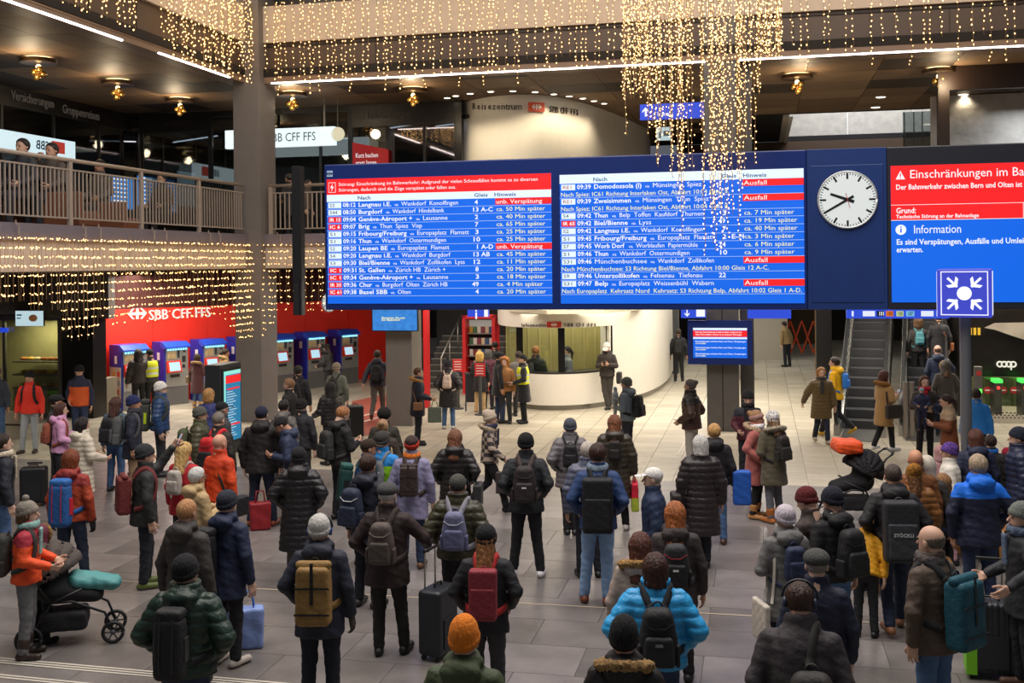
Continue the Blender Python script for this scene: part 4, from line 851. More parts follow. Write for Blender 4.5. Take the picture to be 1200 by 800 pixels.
def machine(i, t, label):
    o = empty('ticket_machine', tuple(m1 + dn * t), rz); tag(o, label, 'ticket machine', None); w_, d_, h_ = .39, .62, 1.82
    if not MB_:
        q = MB(); q.prism_yz([(0, .0), (d_, .0), (d_, h_), (.12, h_), (0, h_ - .16)], -w_, w_); MB_['body'] = q.mesh('body', mat('#1c2fa0', .4))
        q = MB(); q.box(-w_ + .03, w_, -.02, .0, .0, .52); MB_['base'] = q.mesh('base', mat('#77787a', .4, .5))
        q = MB(); q.box(-w_ + .05, w_, -.02, .0, .53, h_ - .2); MB_['front_panel'] = q.mesh('front_panel', mat('#a3a6a4', .35, .6))
        q = MB(); q.prism_yz([(-.14, h_ - .17), (-.14, h_ - .13), (.06, h_ + .0), (.14, h_ + .0), (.14, h_ - .12), (0, h_ - .2)], -w_ - .02, w_ + .02); MB_['canopy'] = q.mesh('canopy', mat('#2b50c8', .3))
        q = MB(); [q.box(-w_ + .1 + k * .085, -w_ + .13 + k * .085, -.05, -.02, h_ - .24, h_ - .2) for k in range(8)]; MB_['light_row'] = q.mesh('light_row', mat('#7fe0ff', .5, emit=3))
        q = MB(); q.prism_yz([(-.13, .95), (-.02, .93), (-.02, 1.28), (-.06, 1.28)], -w_ + .06, .12); MB_['screen_frame'] = q.mesh('screen_frame', mat('#e03418', .4))
        q = MB(); q.add([(-w_ + .11, -.136, .99), (.07, -.136, .99), (.07, -.075, 1.24), (-w_ + .11, -.075, 1.24)], [(0, 1, 2, 3)]); MB_['touch_screen'] = q.mesh('touch_screen', mat('#b7dff0', .5, emit=.9))
        q = MB(); q.box(-w_ + .1, -.02, -.03, -.02, 1.34, 1.56); MB_['poster'] = q.mesh('poster', mat('#bda77c', .6, var=.25, vscale=12))
        q = MB(); q.box(.19, .3, -.035, -.02, 1.22, 1.4); q.box(.2, .28, -.035, -.02, 1.05, 1.15); q.box(.04, .1, -.035, -.02, 1.36, 1.58); q.box(.22, .3, -.03, -.02, 1.5, 1.55); q.box(-.2, .1, -.035, -.02, .8, .88); MB_['card_slot'] = q.mesh('card_slot', mat('#26282c', .4))
        q = MB(); q.prism_xz([(.1 + .0, 0), (.28, 0), (.28, .05), (.1, .05)], 0, .01); 
    for k in ('body', 'base', 'front_panel', 'canopy', 'light_row', 'screen_frame', 'touch_screen', 'poster', 'card_slot'): put(k, MB_[k], o)
    q = MB(); q.box(-w_ - .012, -w_, .22, .34, 1.3, 1.52); q.build('side_logo', WHP, o)
    return o
ML = ['blue and steel ticket machine at the left end with posters on its side', 'second ticket machine from the left end of the red wall', 'third ticket machine, with the woman in the maroon coat before it', 'ticket machine half hidden by the left grey column', 'ticket machine just right of the left grey column', 'ticket machine with a person in black leaning at it', 'ticket machine at the right end of the red wall']
for i, px_ in enumerate((157, 206, 250, 292, 332, 370, 409)):
    # foot point where the pixel column meets the machine line
    u = uv(px_, 400)[0] / F; t = (u * m1.y - m1.x) / (dn.x - u * dn.y); o = machine(i, t, ML[i])
    if i == 0: q = MB(); q.box(-.41, -.395, .02, .58, .32, 1.2); q.build('side_board', mat('#c8b8a8', .6), o); q = MB(); [q.box(-.416, -.41, y, y + .12, z, z + .14, k) for k, (y, z) in enumerate(((.06, .95), (.3, .95), (.06, .7), (.3, .7), (.1, .45), (.35, .45)))]; q.build('leaflet', [REDL, mat('#d9a032', .6), mat('#8a8c98', .6), WHP, mat('#c05a40', .6), mat('#4a6aa0', .6)], o)
q = MB(); q.box(-.12, .12, -.25, .25, 0, .98); o = q.build('waste_bin', mat('#8d8474', .5, .3), None, tuple(ATZ(127, 484, 0)), -TH, bevel=.01); tag(o, 'narrow beige metal bin before the left end of the red wall', 'bin')
# ---- information totem
p = ATZ(272, 532, 0); o = empty('information_totem', tuple(p), -.62); tag(o, 'dark standing totem with a lit blue timetable screen', 'totem'); q = MB(); q.box(-.46, .42, .0, .36, 0, 1.93); q.build('housing', mat('#33363a', .4, .3), o, bevel=.015)
o.rotation_euler[2] = 1.3
q = MB(); q.box(-.0, .0, 0, 0, 0, 0)
sc_ = empty('screen', (0, 0, 0)); sc_.parent = o; q = MB(); q.box(-.4, .38, -.012, .0, .25, 1.85); q.build('bezel', mat('#141518', .3), sc_); q = MB(); q.box(-.33, .35, -.018, -.012, .3, 1.78); q.build('display', mat('#1f7ba8', .5, emit=.85), sc_); q = MB(); q.box(-.33, -.27, -.022, -.016, .3, 1.78); q.box(-.33, .35, -.022, -.016, 1.7, 1.78); q.build('light_margin', mat('#8fe6d8', .5, emit=.9), sc_); q = MB(); q.box(-.27, .35, -.022, -.016, 1.52, 1.68); [q.box(-.2, .3, -.022, -.016, z, z + .035) for z in (1.38, .62)]; q.build('banner', SRED, sc_)
for i in range(18): q = MB(); q.box(-.23, -.23 + .25 + .2 * ((i * 7) % 5) / 5, -.022, -.016, 1.33 - i * .055, 1.348 - i * .055); q.build('text_line', mat('#bfe0ee', .5, emit=.7), sc_)
# ---- lamps and downlights
LG_ = {}
lampp = [(45, 72, 'ceiling lamp with gold globes nearest the upper left corner'), (138, 98, 'second globe ceiling lamp from the left, above the railing'), (211, 119, 'third globe ceiling lamp, just left of the left column'), (343, 112, 'globe ceiling lamp just right of the left column'), (484, 107, 'globe ceiling lamp above the Halbtax-Abo shop'), (934, 91, 'globe ceiling lamp just right of the hanging light cluster'), (1100, 84, 'globe ceiling lamp at the far right'), (6, 128, 'small globe lamp seen through the glass at the left edge')]
q = MB(); q.cyl((0, 0), .40, -.12, -.03, 28); L0 = q.mesh('lamp_disc', mat('#4a3826', .35, .5)); q = MB(); q.cyl((0, 0), .3, -.03, .0, 20); L1 = q.mesh('glow_ring', mat('#ffdca0', .5, emit=4)); q = MB(); q.ball((0, 0, 0), .075, 12, 8); L2 = q.mesh('globe', mat('#c89a4a', .15, .9), True); q = MB(); q.ball((0, 0, 0), .06, 12, 8); L3 = q.mesh('globe_lit', mat('#ffe0a0', .4, emit=4), True)
for x, y, lab in lampp:
    z = ZU - .02; p = ATZ(x, y - 4 if y < 125 else y, z); o = empty('ceiling_lamp', tuple(p)); tag(o, lab, 'lamp'); 
    if y > 125: o.location = tuple(ab(A1 - 1.5, to_ab(p)[1] if 0 else -4.0, ZU - .45))
    put('lamp_disc', L0, o); put('glow_ring', L1, o); put('globe', L3, o, (0, 0, -.2))
    for dx, dy, dz in ((-.1, 0, -.32), (.08, .05, -.36), (.0, -.06, -.45), (.06, -.08, -.27)): put('globe', L2, o, (dx, dy, dz))
    q = MB(); q.tube([(0, 0, -.1), (0, 0, -.42)], .012, 6); q.build('stem', mat('#8a6a38', .3, .8), o)
    l = bpy.data.lights.new('lamp_light', 'POINT'); l.energy = 48; l.color = (1, .78, .5); l.shadow_soft_size = .15; lo_ = bpy.data.objects.new('lamp_light', l); COL.objects.link(lo_); lo_.location = p + Vector((0, -.5, -.45))
q = MB(); q.cyl((0, 0), .09, -.012, 0, 16); DL = q.mesh('diffuser', mat('#fff4dc', .5, emit=7)); q = MB(); q.torus((0, 0, -.008), .1, .012, 16, 5); DR = q.mesh('rim', mat('#cfc8bc', .4, .4), True)
def spot(p, e):
    l = bpy.data.lights.new('downlight_beam', 'SPOT'); l.energy = e; l.color = (1, .84, .6); l.spot_size = 2.2; l.spot_blend = .8; l.shadow_soft_size = .08; so = bpy.data.objects.new('downlight_beam', l); COL.objects.link(so); so.location = p + Vector((0, -.12, -.06))
dls = [(524, 114.5), (534, 112), (551, 109.5), (575, 107), (601, 106.5), (627, 107.5), (649, 110), (667, 112.5), (683, 115), (696, 118), (708, 121)]
ords = ['first', 'second', 'third', 'fourth', 'fifth', 'sixth', 'seventh', 'eighth', 'ninth', 'tenth', 'eleventh']
for (x, y), w_ in zip(dls, ords): o = empty('downlight', tuple(ATZ(x, y, ZU - .005))); tag(o, w_ + ' small downlight from the left in the arc over the round white wall', 'light', 'downlights in the arc above the round white wall'); put('diffuser', DL, o); put('rim', DR, o); spot(o.location, 70)
for x, y, lab in ((1032, 113.5, 'large downlight left of the pair over the skylight'), (1026, 125.5, 'downlight nearest the front edge of the skylight'), (1129, 110.5, 'rightmost upper downlight beyond the globe lamp'), (1117, 122.5, 'downlight between skylight corner and the dark end post'), (1161, 121.5, 'downlight close to the dark post at the right'), (937, 171, 'downlight below the left end of the skylight'), (1040, 168.5, 'downlight below the middle of the skylight'), (708, 121.3, None)):
    if lab: o = empty('downlight', tuple(ATZ(x, y, ZU - .005))); o.scale = (1.5, 1.5, 1); spot(o.location, 55); tag(o, lab, 'light'); put('diffuser', DL, o); put('rim', DR, o)
# ---- strings of fairy lights
BULB = mat('#ffc47c', .5, emit=6, kind='bulb'); WIRE = mat('#8a6c48', .6); rl = random.Random(11)
def string_mesh(L_, sp, r, amp, wr):
    b = MB(); n = max(2, int(L_ / .3)); ph = rl.random() * 9
    b.tube([(amp * .35 * math.sin(i * 1.7 + ph), amp * .35 * math.cos(i * 1.3 + ph), -L_ * i / n) for i in range(n + 1)], wr, 3, 1, False)
    z = -sp * rl.random()
    while z > -L_:
        x, y = rl.uniform(-amp, amp), rl.uniform(-amp, amp); k = r * rl.uniform(.7, 1.25)
        b.add([(x + k, y, z), (x, y + k, z), (x - k, y, z), (x, y - k, z), (x, y, z + k * 1.2), (x, y, z - k * 1.2)], [(0, 1, 4), (1, 2, 4), (2, 3, 4), (3, 0, 4), (1, 0, 5), (2, 1, 5), (3, 2, 5), (0, 3, 5)], 0); z -= sp * rl.uniform(.55, 1.5)
    return b.mesh('light_string', [BULB, WIRE])
def string_bank(Ls, sp, r, amp, wr=.004, k=4): return {L_: [string_mesh(L_, sp, r, amp, wr) for _ in range(k)] for L_ in Ls}
BK = string_bank([.6, .9, 1.2, 1.5, 1.8, 2.1, 2.4], .12, .0165, .035)
def row_mesh(L_):
    b = MB(); b.tube([(0, 0, 0), (.008, 0, -L_ / 2), (0, 0, -L_)], .004, 3, 1, False); z = -.1
    while z > -L_:
        for _ in range(rl.choice([1, 2, 2])):
            x, y, k = rl.uniform(-.05, .05), rl.uniform(-.05, .05), .0135 * rl.uniform(.7, 1.2); zz = z + rl.uniform(-.018, .018)
            b.add([(x + k, y, zz), (x, y + k, zz), (x - k, y, zz), (x, y - k, zz), (x, y, zz + k), (x, y, zz - k)], [(0, 1, 4), (1, 2, 4), (2, 3, 4), (3, 0, 4), (1, 0, 5), (2, 1, 5), (3, 2, 5), (0, 3, 5)], 0)
        z -= .165
    return b.mesh('light_string', [BULB, WIRE])
BK3 = {L_: [row_mesh(L_) for _ in range(5)] for L_ in (.9, 1.2, 1.4, 1.5, 1.6, 1.8, 2.0, 2.2, 2.5)}
def nearest(bank, L_): k = min(bank, key=lambda x: abs(x - L_)); return rl.choice(bank[k])
def hang(root, a, b, z, L_, bank): o = put('light_string', nearest(bank, L_), root, (a, b, z)); o.rotation_euler[2] = rl.random() * 6; return o
cu = bfr('light_curtain', 0, 0, 0, 'curtain of warm fairy lights over the long upper fascia, left of the middle column', 'fairy lights')
a = .1
while a < aM[1]: hang(cu, a, -.16 - rl.random() * .08, 10.72, rl.choice([1.8, 2.1, 2.1, 2.1, 2.4]), BK); a += rl.uniform(.07, .24)
cu = bfr('light_curtain', 0, 0, 0, 'thinner curtain of fairy lights over the upper fascia on the right', 'fairy lights')
a = aM[2]
while a < aM[3] + 1.5: hang(cu, a, -.16 - rl.random() * .08, 10.72, rl.choice([1.8, 2.1, 2.1, 2.4]), BK); a += rl.uniform(.1, .42)
cu = bfr('light_curtain', 0, 0, 0, 'curtain of fairy lights on the upper left fascia above the railing', 'fairy lights')
b_ = -9.5
while b_ < -.1:
    if not (bL[1] + .35 < b_ < bL[2] - .2) : hang(cu, .16 + rl.random() * .1, b_, 10.72, rl.choice([1.2, 1.5, 1.8, 1.8]) + (.3 if b_ > bL[2] else 0), BK)
    b_ += rl.uniform(.05, .16)
cu = bfr('light_curtain', 0, 0, 0, 'curtain of fairy lights hanging from the gallery edge over the shops', 'fairy lights')
b_ = -11.2; a00 = .14
def low_z(px): return float(np.interp(px, [-60, 0, 66, 70, 106, 110, 170, 262, 276, 318, 322, 420], [3.2, 3.2, 3.15, 2.6, 2.6, 2.8, 2.85, 2.75, 2.1, 2.1, 2.8, 2.9]))
while b_ < -.0:
    p = ab(a00, b_, 0); px_ = 600 + p.x / p.y * F; hang(cu, a00 + rl.random() * .08, b_, 4.62, 4.62 - low_z(px_) - rl.random() * .35, BK3); b_ += rl.uniform(.06, .15)
a = .1
while a < 2.6:
    p = ab(a, -.14, 0); px_ = 600 + p.x / p.y * F; hang(cu, a, -.16 - rl.random() * .08, 4.62, 4.62 - low_z(px_) - rl.random() * .25, BK3); a += rl.uniform(.08, .2)
BK2 = string_bank([1.2, 1.8, 2.4, 3.0, 3.6, 4.2, 4.8], .085, .0115, .03, .0045, 3)
cu = empty('light_cluster', (3.2, 17.5, 7.0)); tag(cu, 'dense cascade of fairy lights hanging before the board and middle column', 'fairy lights')
def cas(px, pyb, Y): L_ = (pyb + 25 - 0) * Y / F; o = hang(cu, AT(px, 0, Y).x - 3.2, Y - 17.5, AT(px, -22, Y).z - 7.0, L_, BK2)
for i in range(118):
    px_ = rl.uniform(728, 918); Y = rl.uniform(16.6, 18.6)
    bot = np.interp(px_, [728, 742, 758, 770, 800, 830, 850, 868, 872, 884, 890, 918], [110, 125, 118, 185, 255, 265, 275, 250, 160, 170, 72, 60]) * rl.uniform(.72, 1.1) if rl.random() < .65 else rl.uniform(60, 175) if px_ < 888 else 60
    cas(px_, float(bot), Y)
# ---- stairs, rack, barriers behind on the left of the booth
bS = 7.6; aS0, aS1 = on_b(492, 450, bS)[0], on_b(548, 450, bS)[0]; o = bfr('staircase', aS0, bS, 0, 'grey stone stairs rising behind the red newspaper rack', 'stairs')
for i in range(9): q = MB(); q.box(0, aS1 - aS0 + .8, i * .32, i * .32 + .36, 0 if i == 0 else i * .17, i * .17 + .165); q.box(0, aS1 - aS0 + .8, i * .32 - .005, i * .32 + .03, i * .17 + .15, i * .17 + .168, 1); q.build('step', [mat('#4e4c49', .6), mat('#b5b0a6', .5)], o)
q = MB(); xx = .75; q.tube([(xx, -.1, .1), (xx, -.1, 1.0), (xx, 2.4, 2.3)], .022, 8); q.tube([(xx, .9, .6), (xx, .9, 1.5)], .018, 8); q.tube([(xx, 1.9, 1.1), (xx, 1.9, 2.05)], .018, 8); q.build('handrail', mat('#d0ccc4', .3, .7), o, smooth=True)
for x in (498, 457): 
    xa, z_ = on_b(x, 400, .9 if x < 480 else 3.0); q = MB(); q.box(-.05, .05, 0, .3, 0, 2.7); oo = q.build('red_post', mat('#d3262a', .45), None, tuple(ab(xa, .9 if x < 480 else 3.0, 0)), -TH); tag(oo, 'slim red post at the right end of the ticket wall' if x < 480 else 'slim red post right of the grey pillar, before the stairs', 'post')
bR = 6.6; x0, x1 = on_b(545, 420, bR)[0], on_b(583, 420, bR)[0]; o = bfr('newspaper_rack', x0, bR, 0, 'tall red framed rack of magazines beside the round booth', 'rack'); W = x1 - x0; Hh = on_b(560, 369, bR)[1]
q = MB(); q.box(0, .1, -.3, .3, .0, Hh); q.box(W - .1, W, -.3, .3, 0, Hh); q.box(0, W, -.3, .3, Hh - .1, Hh); q.box(0, W, -.3, .3, .12, .22); q.build('frame', mat('#d8262c', .45), o)
q = MB(); q.box(.1, W - .1, .2, .25, .2, Hh - .1); q.build('back_panel', mat('#3a3432', .6), o); q = MB(); q.box(.12, W - .12, .1, .2, Hh - .42, Hh - .16); q.build('header_panel', mat('#d8d4c8', .5, emit=.3), o)
cols = ['#d9c7a8', '#b84034', '#e6e2d8', '#3d5a8a', '#c9a23a', '#8a3a4a', '#d8d0c8', '#4a7a5a']; q = MB(); q.box(-.055, .055, -.02, .02, 0, .2); mg = q.mesh('magazine', [None])
for k, z in enumerate((.45, .8, 1.15, 1.5, 1.85)):
    q = MB(); q.box(.1, W - .1, -.05, .2, z - .03, z); q.build('shelf', mat('#8a8680', .5), o)
    for i in range(6):
        c = ab(x0 + .2 + i * (W - .4) / 5, bR + .02, z); mm = put('magazine', mg, None, c, -TH); mm.material_slots[0].link = 'OBJECT'; mm.material_slots[0].material = mat(cols[(i * 3 + k * 5) % 8], .5); tag(mm, '%s magazine from the left on the %s shelf of the red rack' % (['first', 'second', 'third', 'fourth', 'fifth', 'sixth'][i], ['lowest', 'second lowest', 'middle', 'fourth', 'top'][k]), 'magazine', 'magazines on shelf %s of the red rack' % 'one two three four five'.split()[k])
def barrier(px, py, label, signp=True, Hs=1.35):
    p = ATZ(px, py, 0); o = empty('sign_stand', tuple(p), -TH); tag(o, label, 'stand'); q = MB(); q.cyl((0, 0), .045, 0, Hs - .3, 12); q.build('post', STD, o); q = MB(); q.cyl((0, 0), .16, 0, .03, 16); q.build('base', STD, o)
    if signp: q = MB(); q.box(-.14, .14, -.02, .01, Hs - .33, Hs + .02); q.build('plate', mat('#cf2a2a', .5), o); q = MB(); [q.box(-.1, .1, -.024, -.02, Hs - .06 - k * .07, Hs - .04 - k * .07) for k in range(4)]; q.build('print_lines', WHP, o)
barrier(537, 479, 'grey post with a red notice behind the woman with the beige backpack'); barrier(563, 486, 'grey post with a red notice beside the dark fence panel'); barrier(533, 476, 'bare grey post left of the red notice', False, 1.2)
p = ATZ(552, 482, 0); o = empty('fence_panel', tuple(p), -TH); tag(o, 'low dark queue fence panel left of the booth counter', 'fence'); q = MB(); q.box(-.15, .25, -.02, .02, .25, 1.0); q.build('panel', mat('#25262c', .6), o); q = MB(); q.box(-.17, .27, -.03, .03, 1.0, 1.05); q.build('top_rail', STD, o); q = MB(); q.box(-.16, -.13, -.02, .02, 0, .25); q.box(.22, .25, -.02, .02, 0, .25); q.build('foot', STD, o)
# ---- escalators
def escalator(px, py, label, w=.8, n=19):
    p = ATZ(px, py, 0); a, b = to_ab(p); o = bfr('escalator', a, b, 0, label, 'escalator'); o.rotation_euler[2] = -math.radians(21); tr = .4; hs = .21
    q = MB(); q.box(-w / 2, w / 2, 0, tr, -.6, 0); q.box(-w / 2, w / 2, -.004, .01, -.2, -.005, 1); q.box(-w / 2, w / 2, -.006, .02, -.012, .001, 2); 
    for k in range(20): x = -w / 2 + w * (k + .5) / 20; q.box(x - .008, x + .008, -.01, .0, -.19, -.01, 0)
    me = q.mesh('step', [mat('#47484a', .45, .3), mat('#2b2b2d', .5), mat('#6e6f70', .4, .3)])
    for i in range(n): put('step', me, o, (0, .5 + i * tr, (i + 1) * hs))
    sl = hs / tr; L_ = n * tr
    for s in (1, -1):
        q = MB(); xo = s * (w / 2 + .02); q.prism_yz([(-.6, 0), (.4, 0), (.4 + L_, L_ * sl), (.4 + L_, L_ * sl + .35), (.4, .32), (-.6, .25)], xo, xo + s * .14); q.build('skirt', mat('#b4b6b4', .25, .85), o)
        q = MB(); q.prism_yz([(-.75, .3), (.4, .34), (.4 + L_, L_ * sl + .37), (.4 + L_, L_ * sl + .95), (.4, .92), (-.75, .9), (-.95, .75), (-1.0, .6), (-.95, .4)], xo + s * .03, xo + s * .10); q.build('balustrade', mat('#c6cccc', .18, .9), o)
        q = MB(); q.tube([(xo + s * .065, y, z) for y, z in ((-.7, .28), (-.92, .36), (-1.05, .6), (-.95, .82), (-.7, .95), (.4, .97), (.4 + L_, L_ * sl + 1.0))], .04, 8); q.build('handrail', mat('#17181a', .4), o, smooth=True)
    q = MB(); q.box(-w / 2, w / 2, -1.3, .5, .003, .015); q.build('landing_plate', mat('#9a9a98', .3, .8), o)
    q = MB(); q.prism_yz([(.45, 0), (.45 + L_, L_ * sl - .6), (.45 + L_, L_ * sl - 1.0), (1.2, 0)], -w / 2 - .16, w / 2 + .16); q.build('truss', mat('#55585a', .4, .5), o); return o
escalator(1009, 507, 'empty left escalator between bright steel balustrades'); escalator(1084, 507, 'right escalator carrying the people up')
for x, y, w_ in ((1061.5, 514, 'left'), (1069, 514, 'right')): p = ATZ(x, y, 0); o = empty('bollard', tuple(p)); tag(o, w_ + ' one of the two steel bollards between the escalators', 'bollard', 'pair of steel bollards between the escalators'); q = MB(); q.cyl((0, 0), .06, 0, 1.25, 14); q.build('shaft', mat('#a39a92', .3, .7), o); q = MB(); q.cyl((0, 0), .062, 1.25, 1.27, 14); q.build('cap', STEEL, o)
p = ATZ(1023, 516, 0); 
# ---- turnstiles and shop band on the right
bG = 1.6
def gate(px, py0, py1, label, lamp, w_=.1, bb=1.4):
    x, z1 = on_b(px, py0, bb); p = ab(x, bb, 0); o = empty('gate_post', tuple(p), -TH); tag(o, label, 'gate'); q = MB(); q.box(-w_ / 2, w_ / 2, -.1, .1, 0, z1); q.build('housing', mat('#8b8780', .3, .7), o, bevel=.01)
    q = MB(); q.box(-w_ * .4, w_ * .4, -.115, -.1, z1 * .58, z1 * .64, 0); q.build('green_light', mat('#5cff4a', .5, emit=2.5), o)
    q = MB(); q.box(-w_ * .3, w_ * .3, -.115, -.1, z1 * .86, z1 * .93); q.build('red_label', mat('#c8362e', .5), o); return o
gate(1146, 429, 505, 'tall steel gate post with green light right of the sign pole', 1, .16)
for px_, lab in ((1167, 'low gate pillar with green top beside the glass doors'), (1198, 'low gate pillar at the right edge of the picture')):
    x, z1 = on_b(px_, 447, 3.0); p = ab(x, 3.0, 0); o = empty('gate_pillar', tuple(p), -TH); tag(o, lab, 'gate'); q = MB(); q.box(-.08, .08, -.3, .3, 0, z1); q.build('housing', mat('#55564f', .35, .6), o, bevel=.02); q = MB(); q.box(-.1, .1, -.3, .1, z1, z1 + .08); q.build('green_top', mat('#3fe04a', .5, emit=2), o); q = MB(); q.cyl((0, 0), .04, 0, .01, 12); c = q.build('red_light', mat('#ff3a30', .5, emit=2), o, (0, -.3, z1 - .12)); c.rotation_euler = (math.pi / 2, 0, 0)
for px_ in (1157, 1175.5, 1188):
    x, z_ = on_b(px_, 457, 3.3); o = bfr('glass_door', x, 3.3, 0, {1157: 'glass door with a red no entry disc left of the green topped pillar', 1175.5: 'glass door with a red no entry disc right of the green topped pillar', 1188: 'glass door with a red no entry disc at the far right'}[px_], 'door'); q = MB(); q.box(-.24, .24, 0, .015, .3, 1.02); q.build('pane', glass('#c8d6c4', .02, .15), o)
    q = MB(); q.cyl((0, 0), .09, 0, .01, 20); q.box(-.055, .055, -.016, .016, .01, .014, 1); c = q.build('no_entry_disc', [mat('#b8262c', .5), WHP], o, (0, -.012, z_)); c.rotation_euler = (math.pi / 2, 0, 0)
x, z_ = on_b(1139, 488, 2.4); o = bfr('perforated_panel', x, 2.4, 0, 'low white perforated panel before the gates', 'panel'); z0, z1 = on_b(1170, 495, 2.4)[1], on_b(1170, 486, 2.4)[1]; q = MB(); q.box(0, 4, 0, .05, 0, z1); q.build('sheet', mat('#c9c0ae', .5), o); q = MB(); [[q.box(.05 + i * .09 + (j % 2) * .045, .09 + i * .09 + (j % 2) * .045, -.004, .01, .12 + j * .06, .15 + j * .06) for i in range(24)] for j in range(3)]; q.build('perforation', mat('#4e473c', .7), o)
x, z_ = on_b(1169, 430, 3.4); o = bfr('shop_sign', x, 3.4, z_, 'white rounded coop lettering on the dark band', 'sign'); WC = mat('#e8e2d4', .5, emit=.8); W = on_b(1190, 430, 3.4)[0] - x; hh = .15; q = MB()
for i, c in enumerate((0.12, .37, .62, .87)): q.torus((W * c, -.02, hh * .5), hh * .42, .022, 14, 6, 0, 'y', 1 if i else .82, .35)
q.box(W * .87 - hh * .45, W * .87 - hh * .45 + .035, -.03, -.01, -hh * .45, hh * .7); q.build('lettering', WC, o)
x, _z = on_b(1141, 398, 3.35); o = bfr('skyline_mural', x, 3.35, on_b(1160, 398, 3.35)[1], 'pale city skyline picture on the dark shop band', 'mural'); q = MB(); q.prism_xz([(.25, .3), (.5, .42), (1.4, .44), (2.6, .4), (3.4, .1), (2.9, .02), (1.2, 0), (.9, .1), (.5, .25)], 0, .02); q.build('pale_shape', mat('#9a8f80', .6, emit=.12, var=.2, vscale=2), o)
q = MB(); [q.box(-.3 + i * .1, -.24 + i * .1, -.01, .01, .12, .3) for i in range(5)]; [q.box(3.0 + i * .1, 3.05 + i * .1, -.01, .01, .2, .42) for i in range(4)]; q.build('lit_window', mat('#e0b030', .5, emit=.8), o); q = MB(); q.box(1.0, 3.5, 0, .03, -1.95, -1.85); q.build('orange_rail', mat('#e89a2a', .5, emit=.5), o)
# ---- bakery window on the far left
bK = -.5; x0, x1 = on_b(3, 420, bK)[0], on_b(70, 420, bK)[0]; o = bfr('bakery_window', x0, bK, 0, 'lit bakery shop window with shelves behind glass at the left', 'shop window'); W = x1 - x0
q = MB(); q.box(-1.5, W, 1.2, 1.3, 0, 2.7); q.build('rear_wall', mat('#b3a878', .6, var=.1), o); q = MB(); q.box(-1.5, W, .0, .1, 0, .15); q.box(-.0, .06, 0, .1, 0, 2.65); q.box(W - .06, W, 0, .1, 0, 2.65); q.box(-1.5, W, 0, .1, 2.6, 2.7); q.build('frame', mat('#4c4a46', .4), o)
q = MB(); q.box(.06, W - .06, .04, .055, .15, 2.6); q.build('pane', glass('#e8ece0', .02, .1), o)
for z in (.75, 1.1, 1.45): q = MB(); q.box(.1, W - .1, .25, 1.1, z, z + .035); q.build('shelf', mat('#6b655a', .4, .4), o)
q = MB(); q.box(.1, W - .6, .3, 1.1, .15, .72); q.build('counter', mat('#a09a8c', .5), o); q = MB(); q.box(W - .6, W - .1, .3, 1.1, .6, .7); q.build('green_crate', mat('#7ac43a', .5), o)
rb = random.Random(4)
for k, z in enumerate((.785, 1.135, 1.485)):
    for i in range(7):
        q = MB(); q.ball((0, 0, 0), 1, 8, 5); c = q.build('bread_loaf', mat(rb.choice(['#c98a3a', '#e0a94a', '#a8662c', '#d8c090']), .7), None, tuple(ab(x0 + .25 + i * (W - .5) / 6, bK + .55, z + .05)), rb.random(), smooth=True); c.scale = (.11, .08, .055)
        tag(c, '%s bread from the left on the %s shelf of the bakery window' % (['first', 'second', 'third', 'fourth', 'fifth', 'sixth', 'seventh'][i], ('lower', 'middle', 'upper')[k]), 'bread', 'breads on the %s bakery shelf' % ('lower', 'middle', 'upper')[k])
area('bakery_light', tuple(ab(x0 + W / 2, bK + .6, 2.55)), 1.6, 45, (1, .93, .7), sy=.8)
e = bfr('menu_screen', on_b(21, 375, bK)[0], bK - .1, on_b(35, 382, bK)[1], 'white menu screen with pastry picture above the bakery window', 'screen'); W2 = on_b(54, 375, bK)[0] - on_b(21, 375, bK)[0]; q = MB(); q.box(0, W2, 0, .05, 0, .42); q.build('housing', mat('#222', .4) if 0 else BLKM, e); q = MB(); q.box(.01, W2 - .01, -.01, 0, .01, .41); q.build('display', mat('#c4dfe6', .5, emit=.85), e); q = MB(); q.ball((W2 * .65, -.012, .22), .12, 12, 6, 0, .8); c = q.build('pastry_picture', mat('#a0673a', .6, emit=.3), e); q = MB(); q.box(.05, .2, -.014, -.01, .28, .32); q.box(.05, .17, -.014, -.01, .2, .23); q.build('caption', mat('#1f6f8a', .5, emit=.3), e); q = MB(); q.box(W2 * .45, W2 * .55, .05, .4, .2, .25); q.build('wall_arm', STD, e)
q = MB(); q.box(-.3, .3, 0, .05, 0, .12); o = q.build('edge_sign', SIGNBLUE, None, tuple(ab(on_b(0, 386, bK)[0], bK - .1, on_b(0, 389, bK)[1])), -TH); tag(o, 'sliver of a blue sign at the left edge by the bakery', 'sign')
for x, y, lab in ((0, 0, 0),): pass
e = bfr('advert_panel', on_b(37, 500, -3.5)[0] - .9, -3.6, 0, 'low pale board leaning behind the man in the red jacket', 'board'); q = MB(); q.box(0, .75, 0, .06, 0, .62); q.build('panel', mat('#b5a890', .6), e); q = MB(); q.box(.05, .7, -.01, 0, .3, .34); q.build('dark_stripe', mat('#3c352c', .6), e)
